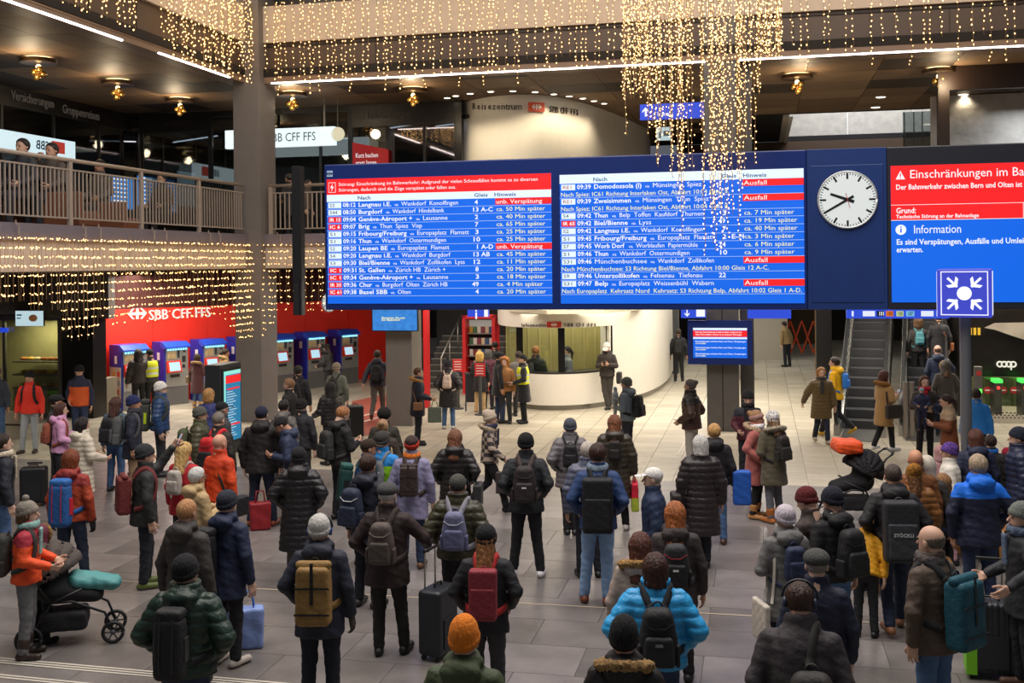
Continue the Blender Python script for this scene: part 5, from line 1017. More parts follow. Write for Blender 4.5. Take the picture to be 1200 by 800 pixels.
# colourful jackets and sticks on the shelf above the stairs
# ---- luggage, benches, prams
def suitcase(p, rz, col, label, w=.42, d=.26, h=.62, handle=.42, strap=None, ribs=False):
    o = empty('suitcase', tuple(p), rz); tag(o, label, 'suitcase'); v, q_ = nets(lambda P: rbox(P, (0, 0, .05 + h / 2), (w / 2, d / 2, h / 2), .045) + (.004 * np.sign(np.sin(P[:, 0] * 2 * math.pi / .05)) if ribs else 0), (-w / 2, -d / 2, .05), (w / 2, d / 2, .05 + h), .014)
    put('shell', qmesh('shell', v, q_, [mat(col, .45, bump=.2, bscale=30)]), o)
    q = MB(); [q.tube([(x, d / 2 - .04, h), (x, d / 2 - .04, h + handle)], .009, 6) for x in (-.11, .11)]; q.build('telescopic_tube', STEEL, o); q = MB(); q.tube([(-.12, d / 2 - .04, h + handle), (.12, d / 2 - .04, h + handle)], .016, 8); q.build('grip', BLKM, o)
    for x in (-1, 1):
        for y in (-1, 1): q = MB(); q.cyl((0, 0), .028, -.014, .014, 12); c = q.build('wheel', mat('#1a1a1c', .5), o, (x * (w / 2 - .05), y * (d / 2 - .05), .028)); c.rotation_euler = (0, math.pi / 2, 0)
    q = MB(); q.box(-w * .3, w * .3, -d / 2 - .012, -d / 2, .05 + h * .1, .05 + h * .55); q.build('front_panel', mat(col, .6), o)
    if strap: q = MB(); q.box(-w / 2 - .006, -w / 2 + .09 - .0, -d / 2 - .012, d / 2 + .012, .05, .055 + h + .01); q.build('luggage_strap', mat(strap, .5), o)
    q = MB(); q.tube([(-.07, 0, h + .05), (-.07, 0, h + .085), (.07, 0, h + .085), (.07, 0, h + .05)], .01, 6); q.build('top_handle', BLKM, o); return o
suitcase(ATZ(514, 768, 0), 1.15, '#22252b', 'black upright suitcase beside the man with the flat cap', h=.66)
suitcase(ATZ(1162, 792, 0), -.3, '#2a2e33', 'dark ribbed suitcase with a lime green luggage strap', w=.46, d=.28, h=.68, strap='#7fd020', ribs=True)
suitcase(ATZ(40, 592, 0), .2, '#17181b', 'black suitcase behind the woman in the pink hoodie', h=.6, handle=.1)
o = suitcase(ATZ(416, 514, 0), .2, '#121316', 'tall black travel bag standing upright on the pale floor', w=.4, d=.3, h=.72, handle=.0)
def soft_bag(p, size, col, name, label, rz=0, writing=None, lift=0.0, col2=None):
    o = empty(name, tuple(p), rz); tag(o, label, 'bag'); a, b, c = size; v, q_ = nets(lambda P: rbox(np.stack([P[:, 0] / (1 + .15 * P[:, 2]), P[:, 1], P[:, 2]], 1), (0, 0, c / 2), (a / 2, b / 2, c / 2), .03) + .008 * wob(P, 22), (-a * .7, -b * .7, 0), (a * .7, b * .7, c), .016); put('bag_body', qmesh('bag', v, q_, [mat(col, .55, bump=.3, bscale=20)]), o)
    for s in (1, -1): q = MB(); q.tube([(-a * .25, s * b * .3, c - .02), (-a * .18, s * b * .1, c + .16), (a * .18, s * b * .1, c + .16), (a * .25, s * b * .3, c - .02)], .009, 6); q.build('handle', mat(col2 or col, .6), o, smooth=True)
    return o
soft_bag(ATZ(305, 620, 0), (.3, .2, .42), '#8e1a22', 'shopping_bag', 'red bag on the floor between the feet of the big man in black', .3)
soft_bag(ATZ(288, 758, 0), (.36, .2, .42), '#7f97d0', 'shopping_bag', 'pale blue shopping bag standing behind the green jacket man', .2, col2='#2a6fd0')
WOOD = mat('#b07a40', .45, bump=.2, bscale=14, kind='wood', var=.15, vscale=6)
def bench(pts, label, h=.44, d=.55, sp=.085):
    P_ = [Vector(p) for p in pts]; o = empty('bench', tuple(P_[0])); tag(o, label, 'bench'); q = MB(); prof = [(-d * .5, .08), (-d * .56, .25), (-d * .5, h - .05), (-d * .36, h), (0, h - .02), (d * .36, h), (d * .5, h - .05), (d * .56, .25), (d * .5, .08)]
    vs, fs = [], []
    for y, z in prof:
        for x, dz in ((-.024, 0), (.024, 0)): vs.append((x, y, z))
    for y, z in prof:
        k = .92; 
        for x in (-.024, .024): vs.append((x, y * .93, z - .022))
    n = len(prof)
    for i in range(n - 1):
        a, b = 2 * i, 2 * i + 2; c, e_ = 2 * n + a, 2 * n + b; fs += [(a, a + 1, b + 1, b), (c, e_, e_ + 1, c + 1), (a, b, e_, c), (a + 1, c + 1, e_ + 1, b + 1)]
    q.add(vs, fs); me = q.mesh('slat', WOOD); k = 0
    for i in range(len(P_) - 1):
        dv = P_[i + 1] - P_[i]; L_ = dv.length; ang = math.atan2(dv.y, dv.x); n_ = int(L_ / sp)
        for j in range(n_): put('slat', me, o, P_[i] + dv * ((j + .5) / n_) - P_[0], ang)
        q = MB(); q.box(0, L_, -.05, .05, 0, .38); q.box(0, L_, -d * .4, d * .4, .36, .4); q.build('steel_frame', mat('#3a3a3c', .4, .5), o, P_[i] - P_[0], ang)
    return o
bench([ATZ(1003, 690, 0), ATZ(1052, 693, 0), ATZ(1105, 690, 0)], 'curved wooden slat bench behind the man with the big black backpack')
bench([ATZ(1085, 640, 0), ATZ(1140, 652, 0), ATZ(1200, 660, 0)], 'curved wooden slat bench behind the man in the bright blue jacket')
bench([ATZ(1040, 625, 0), ATZ(1090, 612, 0)], 'short stretch of slatted bench the seated people use')
def wheel(o, x, y, r, name='wheel', w=.035):
    q = MB(); q.torus((0, 0, 0), r - .018, .02, 22, 6, 0, 'y'); [q.tube([(0, 0, 0), (math.cos(k * math.pi / 3) * (r - .02), 0, math.sin(k * math.pi / 3) * (r - .02))], .008, 5, 1) for k in range(6)]; q.ball((0, 0, 0), .03, 8, 5, 1)
    return q.build(name, [mat('#17171a', .6), mat('#4a4c50', .4, .3)], o, (x, y, r), smooth=True)
def stroller(p, rz, label, hoodc, cover, coverc, extra=None):
    o = empty('stroller', tuple(p), rz); tag(o, label, 'stroller'); FR = mat('#202124', .4, .4)           # +x is forward
    for y in (-.27, .27): wheel(o, -.32, y, .14); wheel(o, .5, y * .75, .12)
    q = MB()
    for y in (-.26, .26): q.tube([(-.3, y, .14), (-.1, y, .5), (.2, y, .62)], .014, 7); q.tube([(-.1, y, .5), (-.42, y, .98), (-.5, y, 1.04)], .014, 7); q.tube([(.5, y * .75, .14), (.42, y * .8, .34), (.1, y, .5), (-.1, y, .5)], .014, 7)
    q.tube([(-.3, -.26, .14), (-.3, .26, .14)], .012, 7); q.build('frame', FR, o, smooth=True); q = MB(); q.tube([(-.5, -.26, 1.04), (-.53, -.2, 1.06), (-.53, .2, 1.06), (-.5, .26, 1.04)], .02, 8); q.build('push_handle', BLKM, o, smooth=True)
    v, q_ = nets(lambda P: smax(smin(cone(P * A(1, .78, 1), (-.12, 0, .6), (-.08, 0, .8), .17, .12), cone(P * A(1, .7, 1), (-.1, 0, .6), (.3, 0, .5), .14, .1), .05), -(P[:, 2] - .42), .02), (-.4, -.3, .3), (.5, .3, 1.1), .02); put('seat_shell', qmesh('seat', v, q_, [mat('#1c1c1f', .8)]), o)
    def fh(P): q0 = P - A(-.12, 0, .76); r = np.sqrt((q0[:, 0]) ** 2 + (q0[:, 1] * 1.15) ** 2 + q0[:, 2] ** 2); d = np.abs(r - .32) - .012 - .006 * np.sin(np.arctan2(q0[:, 2], q0[:, 0]) * 14); return smax(d, -(q0[:, 2] * .8 - q0[:, 0] * .35 + .02), .01)
    v, q_ = nets(fh, (-.5, -.34, .5), (.3, .34, 1.1), .016); put('canopy', qmesh('canopy', v, q_, [mat(hoodc, .8, bump=.3, bscale=30)]), o)
    v, q_ = nets(lambda P: rbox(P, (0, 0, .26), (.24, .2, .1), .05) + .008 * wob(P, 25), (-.26, -.22, .14), (.26, .22, .38), .02); put('basket', qmesh('basket', v, q_, [mat('#232326', .9, bump=.4)]), o)
    if coverc: v, q_ = nets(lambda P: cone(P * A(1, .62, 1), (.12, 0, .66), (.5, 0, .60), .10, .08) + .010 * wob(P, 28), (-.0, -.26, .5), (.65, .26, .8), .016); put('blanket', qmesh('blanket', v, q_, [mat(coverc, .6, bump=.3, bscale=20)]), o)
    return o
stroller(ATZ(76, 752, 0), .28, 'dark stroller with brown canopy and teal blanket at the lower left', '#4d4540', 1, '#4f9494')
o = stroller(ATZ(1002, 608, 0), math.pi - .1, 'black pram with an orange jacket laid over it', '#19191b', 0, None)
v, q_ = nets(lambda P: rbox(P, (0, 0, 0), (.2, .24, .1), .07) + .012 * wob(P * A(1, 1, 3), 22), (-.22, -.26, -.14), (.22, .26, .14), .016); c = put('jacket', qmesh('jacket', v, q_, [mat('#e8541c', .5, bump=.3)]), None, (o.location.x - .12, o.location.y, 1.13)); tag(c, 'folded orange puffer jacket lying on top of the black pram', 'jacket')
v, q_ = nets(lambda P: rbox(P, (0, 0, 0), (.1, .2, .28), .07) + .006 * wob(P, 30), (-.12, -.22, -.3), (.12, .22, .3), .016); c = put('grey_bag', qmesh('bag', v, q_, [mat('#6a6864', .8, var=.5, vscale=30)]), None, (o.location.x + .62, o.location.y - .1, .32)); c.rotation_euler = (0, .2, .2); tag(c, 'grey patterned bag hanging at the pram handle', 'bag')
# ------------------------------------------------------------------ people
ARMS = {  # elbow, wrist for the right side, torso frame, 1.75 m figure
    'down': ((.245, -.02, 1.13), (.255, .03, .89)), 'pocket': ((.27, -.09, 1.15), (.20, .10, 1.0)),
    'phone': ((.23, .04, 1.14), (.085, .25, 1.19)), 'hold': ((.235, .02, 1.13), (.18, .24, 1.06)),
    'raise': ((.25, .2, 1.43), (.2, .34, 1.66)), 'handle': ((.27, -.06, 1.14), (.31, -.06, .9)),
    'sf': ((.23, .07, 1.13), (.21, .25, .99)), 'sb': ((.26, -.13, 1.15), (.3, -.24, .95)),
    'face': ((.24, .13, 1.24), (.09, .18, 1.47)), 'out': ((.33, .05, 1.2), (.36, .25, 1.08)),
    'belly': ((.25, .0, 1.13), (.05, .19, 1.12)), 'hip': ((.285, -.06, 1.16), (.215, .06, 1.0)), 'bag': ((.25, -.03, 1.14), (.22, .1, .93))}
LEGS = {  # (hip x, knee, ankle) right / left
    'stand': (((.1, .015, .5), (.115, -.02, .085)), ((-.1, .015, .5), (-.115, -.02, .085))),
    'wide': (((.12, .02, .5), (.17, -.02, .085)), ((-.12, .02, .5), (-.17, .0, .085))),
    'narrow': (((.07, .02, .5), (.06, -.02, .085)), ((-.07, .02, .5), (-.06, -.0, .085))),
    'relax': (((.12, .07, .5), (.16, .05, .085)), ((-.09, .0, .5), (-.09, -.03, .085))),
    'walk': (((.09, .2, .51), (.09, .30, .1)), ((-.09, -.03, .5), (-.1, -.36, .2))),
    'step': (((.09, .12, .5), (.09, .16, .09)), ((-.09, .0, .5), (-.1, -.2, .12))),
    'sit': (((.11, .44, .52), (.12, .42, .085)), ((-.11, .44, .52), (-.12, .42, .085))),
    'cross': (((.07, .03, .5), (-.02, .06, .085)), ((-.07, .0, .5), (-.05, -.06, .085)))}
SKIN = ['#c79a80', '#cfa58c', '#b98a70', '#d2ab94']
PRO = [(.45, .225, .175), (.7, .208, .16), (.85, .198, .152), (.95, .186, .142), (1.1, .172, .13), (1.25, .184, .135), (1.34, .18, .132),
       (1.41, .15, .112), (1.455, .105, .09), (1.49, .082, .082), (1.58, .074, .078)]
PZ, PX, PY = [np.array([p[i] for p in PRO], np.float32) for i in range(3)]
MDARK, MWHITE, MLIP, MBROW = None, None, None, None
PEOPLE = []
class Fig: pass
def person(px, py, h, yaw, label, jk, tr, sh, top, arms=('down', 'down'), legs='stand', lean=2, nod=0, turn=0, z0=0.0, bag=None,
           hem=.86, style='plain', jk2=None, hood=False, fur=None, scarf=None, vest=False, extra=None, wd=1.0, skin=None, boots=False,
           hat=None, hatc=None, hatn=None, group=None, sit=0.0, glove=None, at=None, phones=None, wear=()):
    idx = len(PEOPLE); rnd = random.Random(idx * 13 + 5)
    p0 = ATZ(px, py, h + z0) if at is None else Vector(at); dist = p0.y; s = (h - (.028 if hat and hat != 'headband' else .008)) / 1.75
    if sit: s = s / (1 - sit / 1.75)
    res = min(max(.0125, dist * .00098), .024); lean = math.radians(lean)
    cl, sl = math.cos(lean), math.sin(lean); piv = A(0, 0, .93); dz = A(0, 0, -sit / s if sit else 0)
    def TF(p):                                        # torso frame -> figure frame
        q = A(*p) - piv; return A(q[0], q[1] * cl + q[2] * sl, -q[1] * sl + q[2] * cl) + piv + dz
    def TI(P):
        q = P - piv - dz; return np.stack([q[:, 0], q[:, 1] * cl - q[:, 2] * sl, q[:, 1] * sl + q[:, 2] * cl], 1) + piv
    th = {'puffer': .03, 'coat': .014, 'plain': .012, 'thin': .002}[style]
    sho = {1: A(.168, 0, 1.375), -1: A(-.168, 0, 1.375)}; J = {}
    for sd, an in zip((1, -1), arms):
        e, w_ = ARMS[an]; jt = [rnd.uniform(-.012, .012) for _ in range(6)]
        e = A(e[0] + jt[0] + th * .6, e[1] + jt[1], e[2] + jt[2]); w_ = A(w_[0] + jt[3] + th * (.8 if w_[0] > .15 else .2), w_[1] + jt[4] + th * (w_[1] > .05), w_[2] + jt[5])
        e[0] *= sd; w_[0] *= sd
        J[sd] = (TF(sho[sd] * A(wd, 1, 1)), TF(e * A(wd, 1, 1)), TF(w_))
    LG = {}
    for sd, (k, a) in zip((1, -1), LEGS[legs] if rnd.random() < .5 or legs in ('sit', 'stand') else [tuple(tuple((-q[0], q[1], q[2])) for q in l) for l in LEGS[legs][::-1]]):
        hp = A(sd * .088, 0, .9) + dz; k = A(*k) + (dz * 0); LG[sd] = (hp, A(*k), A(*a))
    def f_torso(P, t=th, hem_=hem):
        Q = TI(P); z = Q[:, 2]; wx = (np.interp(z, PZ, PX) + t) * wd; wy = np.interp(z, PZ, PY) + t + (wd - 1) * .12
        d = (np.sqrt((Q[:, 0] / wx) ** 2 + (Q[:, 1] / wy) ** 2) - 1) * np.minimum(wx, wy)
        return smax(d, np.maximum(hem_ - z, z - 1.555), .015)
    def f_arm(P, sd, t):
        a, b, c = J[sd]; d = cone(P, a, b, .064 + t, .052 + t); return smin(d, cone(P, b, c, .051 + t, .040 + t * .8), .02)
    def f_jacket(P):
        d = f_torso(P)
        for sd in (1, -1): d = smin(d, f_arm(P, sd, th), .035)
        if hood and hood != 'up':
            Q = TI(P); hd = ell(Q, (0, -.115, 1.455), (.135, .085, .085)); hd = smin(hd, cone(Q * A(1, 1, 1), (-.09, -.02, 1.5), (.09, -.02, 1.5), .045, .045), .04)
            hd = smax(hd, -ell(Q, (0, -.03, 1.56), (.075, .085, .05)), .015); d = smin(d, hd, .02)
        if style == 'puffer': d = d - .014 * np.sqrt(np.abs(np.sin(math.pi * (P[:, 2] + .004 * wob(P, 30)) / .08))) + .009 + .003 * wob(P, 45)
        else: d = d + .006 * wob(P * A(1, 1, 1.9), 24) + .003 * wob(P, 70)
        return d
    lo = A(-.36, -.34, (hem - .1)); hi = A(.36, .34, 1.62)
    pts = np.array([q for sd in (1, -1) for q in J[sd]]); lo = np.minimum(lo + dz, pts.min(0) - .1); hi = np.maximum(hi + dz, pts.max(0) + .1)
    if abs(sl) > .2: hi[1] += .5 * sl; 
    # ---- body: skin, one mesh (head, neck, trunk, limbs, hands)
    hm = Matrix.Translation(Vector(TF((0, .005 + .03 * (nod > 10), 1.62))) * s) @ Matrix.Rotation(math.radians(-turn), 4, 'Z') @ Matrix.Rotation(-math.radians(nod) - lean * .5, 4, 'X') @ Matrix.Scale(s * 1.07, 4)
    def f_body(P):
        d = f_torso(P, -.015, .88)
        for sd in (1, -1):
            d = smin(d, f_arm(P, sd, -.018), .03); a, b, c = LG[sd]; d = smin(d, cone(P, a, b, .078, .05), .03); d = smin(d, cone(P, b, c, .05, .036), .02)
        return smin(d, cone(P, TF((0, -.01, 1.42)), TF((0, 0, 1.54)), .06, .055), .02)
    lp = np.array([q for sd in (1, -1) for q in LG[sd]])
    bl, bh = np.minimum(lo, lp.min(0) - .07), np.maximum(hi, lp.max(0) + .07)
    v, q = nets(f_body, bl, bh, max(.03, res)); parts = [(v * s, q, 0)]
    hv, hq, hmm = head_t(.0085 if dist < 17 else .0115)
    M = np.array(hm); parts.append((hv @ M[:3, :3].T + M[:3, 3], hq, hmm))
    fig = Fig(); fig.hand = {}
    for sd, an in zip((1, -1), arms):
        a, b, c = J[sd]; d = (c - b) / np.linalg.norm(c - b)
        if an in ('handle', 'bag'): d = A(0, .1, -1); d /= np.linalg.norm(d)
        curl = 1.5 if an in ('phone', 'hold', 'handle', 'bag', 'raise', 'face') else .55
        v, q = hand_t(curl, .0055 if dist < 15 else .0068 if dist < 21 else .009)
        zz = -d; inn = A(-sd, .25, .1) if an not in ('phone', 'hold') else A(-sd * .6, -.3, .7); yy = inn - zz * (inn @ zz); yy /= np.linalg.norm(yy); xx = np.cross(yy, zz)
        if an not in ('phone', 'hold'): pass
        R = np.stack([xx * (1 if sd > 0 else 1), yy, zz], 1); vv = v.copy(); 
        # thumb forward: mirror so that the thumb (-x) points ahead
        if (R @ A(-1, 0, 0))[1] < 0: vv = vv * A(-1, 1, 1); q = q[:, ::-1]
        parts.append(((vv @ R.T + c + d * .03) * s, q, 5 if glove else 0)); fig.hand[sd] = Vector(((c + d * .11) * s).tolist())
    v, q, mi = join(parts); sk = mat(skin or SKIN[idx % 4], .55)
    me = qmesh('person', v, q, [sk, sk, mat('#a8645a', .5), mat('#2a1d18', .3), mat('#54402f', .8), mat(glove or '#222222', .7)], mi)
    root = put('person', me, None, (p0.x, p0.y, z0), -math.radians(yaw))
    if sit: root.location.z = z0
    tag(root, label, 'person', group)
    # ---- clothes
    fab = dict(plain=dict(rough=.7, bump=.6, bscale=13), thin=dict(rough=.85, bump=.3, bscale=30), coat=dict(rough=.9, bump=.25, bscale=40, sheen=.2), puffer=dict(rough=.45, bump=.4, bscale=26))[style]
    v, q = nets(f_jacket, lo, hi, res); mi = np.zeros(len(q), int); c = v[q].mean(1); Q = TI(c)
    mats = [mat(jk, **fab)]
    if jk2:
        mats.append(mat(jk2[1], **fab)); zc = Q[:, 2]; x = np.abs(Q[:, 0])
        if jk2[0] == 'yoke': mi[(zc > 1.3 + .0 * x)] = 1
        elif jk2[0] == 'yokearms': mi[(zc > 1.3) | (x > .2 + th)] = 1
        elif jk2[0] == 'lower': mi[zc < 1.12] = 1
        elif jk2[0] == 'plaid': mi[((np.floor(c[:, 2] / .07) + np.floor(c[:, 0] / .08)) % 2) == 0] = 1
    put('coat' if hem < .75 else 'jacket', qmesh('jacket', v * s, q, mats, mi), root)
    def f_tr(P):
        d = ell(P, A(0, 0, .9) + dz, (.165 * wd, .12, .12))
        for sd in (1, -1):
            a, b, c = LG[sd]; d = smin(d, cone(P, a, b, .098 * wd, .068), .025); e = c + (b - c) * .04; d = smin(d, cone(P, b, e, .068, .058), .02)
        return d + .006 * wob(P * A(1, 1, 1.6), 34)
    tr_, trk = (tr, 'cloth') if isinstance(tr, str) else tr
    v, q = nets(f_tr, np.minimum(A(-.2, -.14, .03) , lp.min(0) - .1), np.maximum(A(.2, .14, 1.0) + dz, lp.max(0) + .1), res)
    v = v[:]; put('trousers', qmesh('trousers', v * s, q, [mat(tr_, .85, bump=.4, bscale=18, var=.18 if trk == 'jeans' else .05, vscale=7)]), root)
    for sd in (1, -1):
        a, b, c = LG[sd]; up = c[2] - .085; dirn = A(sd * .16, 1, -1.1 if up > .08 else 0); dirn = dirn / np.linalg.norm(dirn)
        toe = c + dirn * .165; toe[2] = max(toe[2] - (.045 if up < .04 else 0), .032); hl = c - dirn * .045; hl[2] = max(hl[2] - .045, .04)
        def f_sh(P):
            d = cone(P, hl, toe, .042, .040); d = smin(d, cone(P, hl + (toe - hl) * .2, c + (b - c) * (.3 if boots else .1), .045, .047 if not boots else .07), .03)
            return smax(d, .004 - P[:, 2], .004)
        v, q = nets(f_sh, np.minimum(hl, toe) - .07, np.maximum(np.maximum(hl, toe), c + (b - c) * .35) + .07, max(res * .8, .011))
        solef = (v[q].mean(1)[:, 2] < .024) & (up < .04)
        put('boot' if boots else 'shoe', qmesh('shoe', v * s, q, [mat(sh, .5), mat(sh if sh[1] in 'def' else '#1b1917' if sh[1] in '0123' else '#6d6255', .7)], solef.astype(int)), root)
    # ---- hair and headgear
    hk, hc = top
    if hk != 'bald': 
        if hat in ('beanie', 'pompom', 'furhat', 'tallbeanie', 'slouch', 'hoodup', 'cap', 'flatcap') and hk in ('short', 'tousled', 'crop', 'fringe', 'bun'): hk2 = 'crop'
        else: hk2 = hk
        if hat in ('beanie', 'pompom', 'tallbeanie', 'slouch', 'hoodup', 'flatcap', 'cap') and hk in ('long', 'bob', 'curly'): sc = Matrix.Diagonal((.9, .9, .84, 1))
        else: sc = Matrix.Identity(4)
        if not (hat == 'hoodup' and hk2 == 'crop'):
            shared('hair', tmesh(hk2), mat(hc, .45, bump=.9, bscale=90, kind='hair', var=.25, vscale=25), root, hm @ sc)
    hn = {'beanie': 'beanie', 'pompom': 'beanie', 'tallbeanie': 'beanie', 'slouch': 'beanie', 'cap': 'cap', 'flatcap': 'flat_cap', 'furhat': 'fur_hat', 'headband': 'headband', 'hoodup': 'hood'}
    if hat: shared(hn[hat], tmesh(hat), mat(hatc, .95 if hat != 'hoodup' else .6, bump=.6, bscale=70 if hat != 'furhat' else 120, kind='knit' if 'beanie' in hn[hat] or hat == 'headband' else '', var=.75 if hatn else .1, vscale=38 if hatn else 20), root, hm)
    if phones:
        hp = MB(); hp.torus((0, -.02, .03), .106, .009, 16, 6, 0, 'y', .5); hp.tube([(-.1, -.02, .0), (-.078, -.02, .0)], .034, 14, 1); hp.tube([(.1, -.02, .0), (.078, -.02, .0)], .034, 14, 1)
        o = hp.build('headphones', [mat('#1d2026', .4), mat(phones, .4)], root, smooth=True); o.matrix_local = hm
    if 'glasses' in wear:
        g = MB()
        for sd in (1, -1): g.torus((sd * .032, .1, .006), .02, .0022, 14, 5, 0, 'y'); g.tube([(sd * .052, .098, .01), (sd * .08, .0, .005)], .002, 5)
        o = g.build('glasses', mat('#1b1b1d', .4), root); o.matrix_local = hm
    if fur:
        if hat == 'hoodup':
            def f_fur(P): r = np.hypot(P[:, 0] / .85, P[:, 2] + .0) ; return np.hypot(r - .105, P[:, 1] - .055 + .1 * np.abs(P[:, 2])) - .03 + .010 * wob(P, 170)
            v, q = nets(f_fur, (-.15, -.02, -.15), (.15, .12, .15), .009); o = put('fur_trim', qmesh('fur', v, q, [mat(fur, 1, bump=1, bscale=150, var=.5, vscale=40)]), root); o.matrix_local = hm
        else:
            def f_fur(P):
                Q = TI(P); q0 = Q - A(0, -.05, 1.47); r = np.hypot(q0[:, 0] / 1.25, q0[:, 1]); return np.hypot(r - .12, q0[:, 2] + q0[:, 1] * .25) - .042 + .014 * wob(P, 95) + .007 * wob(P, 260)
            v, q = nets(f_fur, TF((0, -.06, 1.5)) - A(.22, .2, .14), TF((0, -.06, 1.5)) + A(.22, .2, .14), .011)
            put('fur_trim', qmesh('fur', v * s, q, [mat(fur, 1, bump=1, bscale=150, var=.5, vscale=40)]), root)
    if scarf:
        def f_sc(P):
            Q = TI(P); q0 = Q - A(0, .01, 1.495); r = np.hypot(q0[:, 0], q0[:, 1]); d = np.hypot(r - .085, (q0[:, 2] - .12 * q0[:, 1]) * .8) - .036 + .006 * wob(P, 60)
            return smin(d, rbox(Q, (.03, .135 + th, 1.32), (.05, .016, .15), .014), .03)
        v, q = nets(f_sc, TF((0, 0, 1.4)) - A(.16, .2, .26), TF((0, 0, 1.4)) + A(.16, .26, .24), .012)
        put('scarf', qmesh('scarf', v * s, q, [mat(scarf, .95, bump=.6, bscale=60, var=.3, vscale=30)]), root)
    if vest:
        def f_v(P):
            d = f_torso(P, th + .014, 1.0); Q = TI(P); d = smax(d, Q[:, 2] - 1.44, .01)
            for sd in (1, -1): d = smax(d, -(ell(Q, (sd * .22, 0, 1.33), (.055, .2, .12))), .005)
            return d
        v, q = nets(f_v, lo, hi, .016); c = TI(v[q].mean(1)); mi = ((np.abs(c[:, 2] - 1.1) < .026) | (np.abs(c[:, 2] - 1.24) < .026) & (vest != 'one')).astype(int)
        put('vest', qmesh('vest', v * s, q, [mat('#d8e02a', .6), mat('#c9d2d8', .25)], mi), root)
    fig.root, fig.s, fig.TF, fig.ft, fig.th, fig.J, fig.dist, fig.hm = root, s, TF, f_torso, th, J, dist, hm
    PEOPLE.append(fig)
    for b in (bag if isinstance(bag, list) else [bag] if bag else []): BAGS[b[0]](fig, *b[1:])
    return fig
def place_like(fig, o):                               # a thing worn or held: top-level, standing where the figure stands
    o.location = fig.root.matrix_basis @ o.location; o.rotation_euler = (o.rotation_euler[0], o.rotation_euler[1], fig.root.rotation_euler[2]); return o
def ribbon(pts, f, wdt, thk, off):
    P = np.array(pts, np.float32); t = np.linspace(0, len(P) - 1, len(P) * 3 - 2); P = np.stack([np.interp(t, np.arange(len(P)), P[:, i]) for i in range(3)], 1).astype(np.float32)
    e = .004
    for _ in range(4):
        d = f(P); g = np.stack([(f(P + A(*[e if j == i else 0 for j in range(3)])) - d) / e for i in range(3)], 1); g /= np.linalg.norm(g, axis=1)[:, None] + 1e-6
        P = P - g * (d - off)[:, None]
    for _ in range(2): P[1:-1] = (P[:-2] + P[1:-1] * 2 + P[2:]) / 4
    T = np.gradient(P, axis=0); T /= np.linalg.norm(T, axis=1)[:, None]; S = np.cross(T, g); S /= np.linalg.norm(S, axis=1)[:, None]
    v = np.stack([P - S * wdt / 2 + g * thk, P + S * wdt / 2 + g * thk, P + S * wdt / 2 - g * thk, P - S * wdt / 2 - g * thk], 1).reshape(-1, 3); n = len(P); q = []
    for i in range(n - 1):
        for j in range(4): q.append((i * 4 + j, (i + 1) * 4 + j, (i + 1) * 4 + (j + 1) % 4, i * 4 + (j + 1) % 4))
    q += [(3, 2, 1, 0), (n * 4 - 4, n * 4 - 3, n * 4 - 2, n * 4 - 1)]
    return v, np.array(q), P
BT = {}
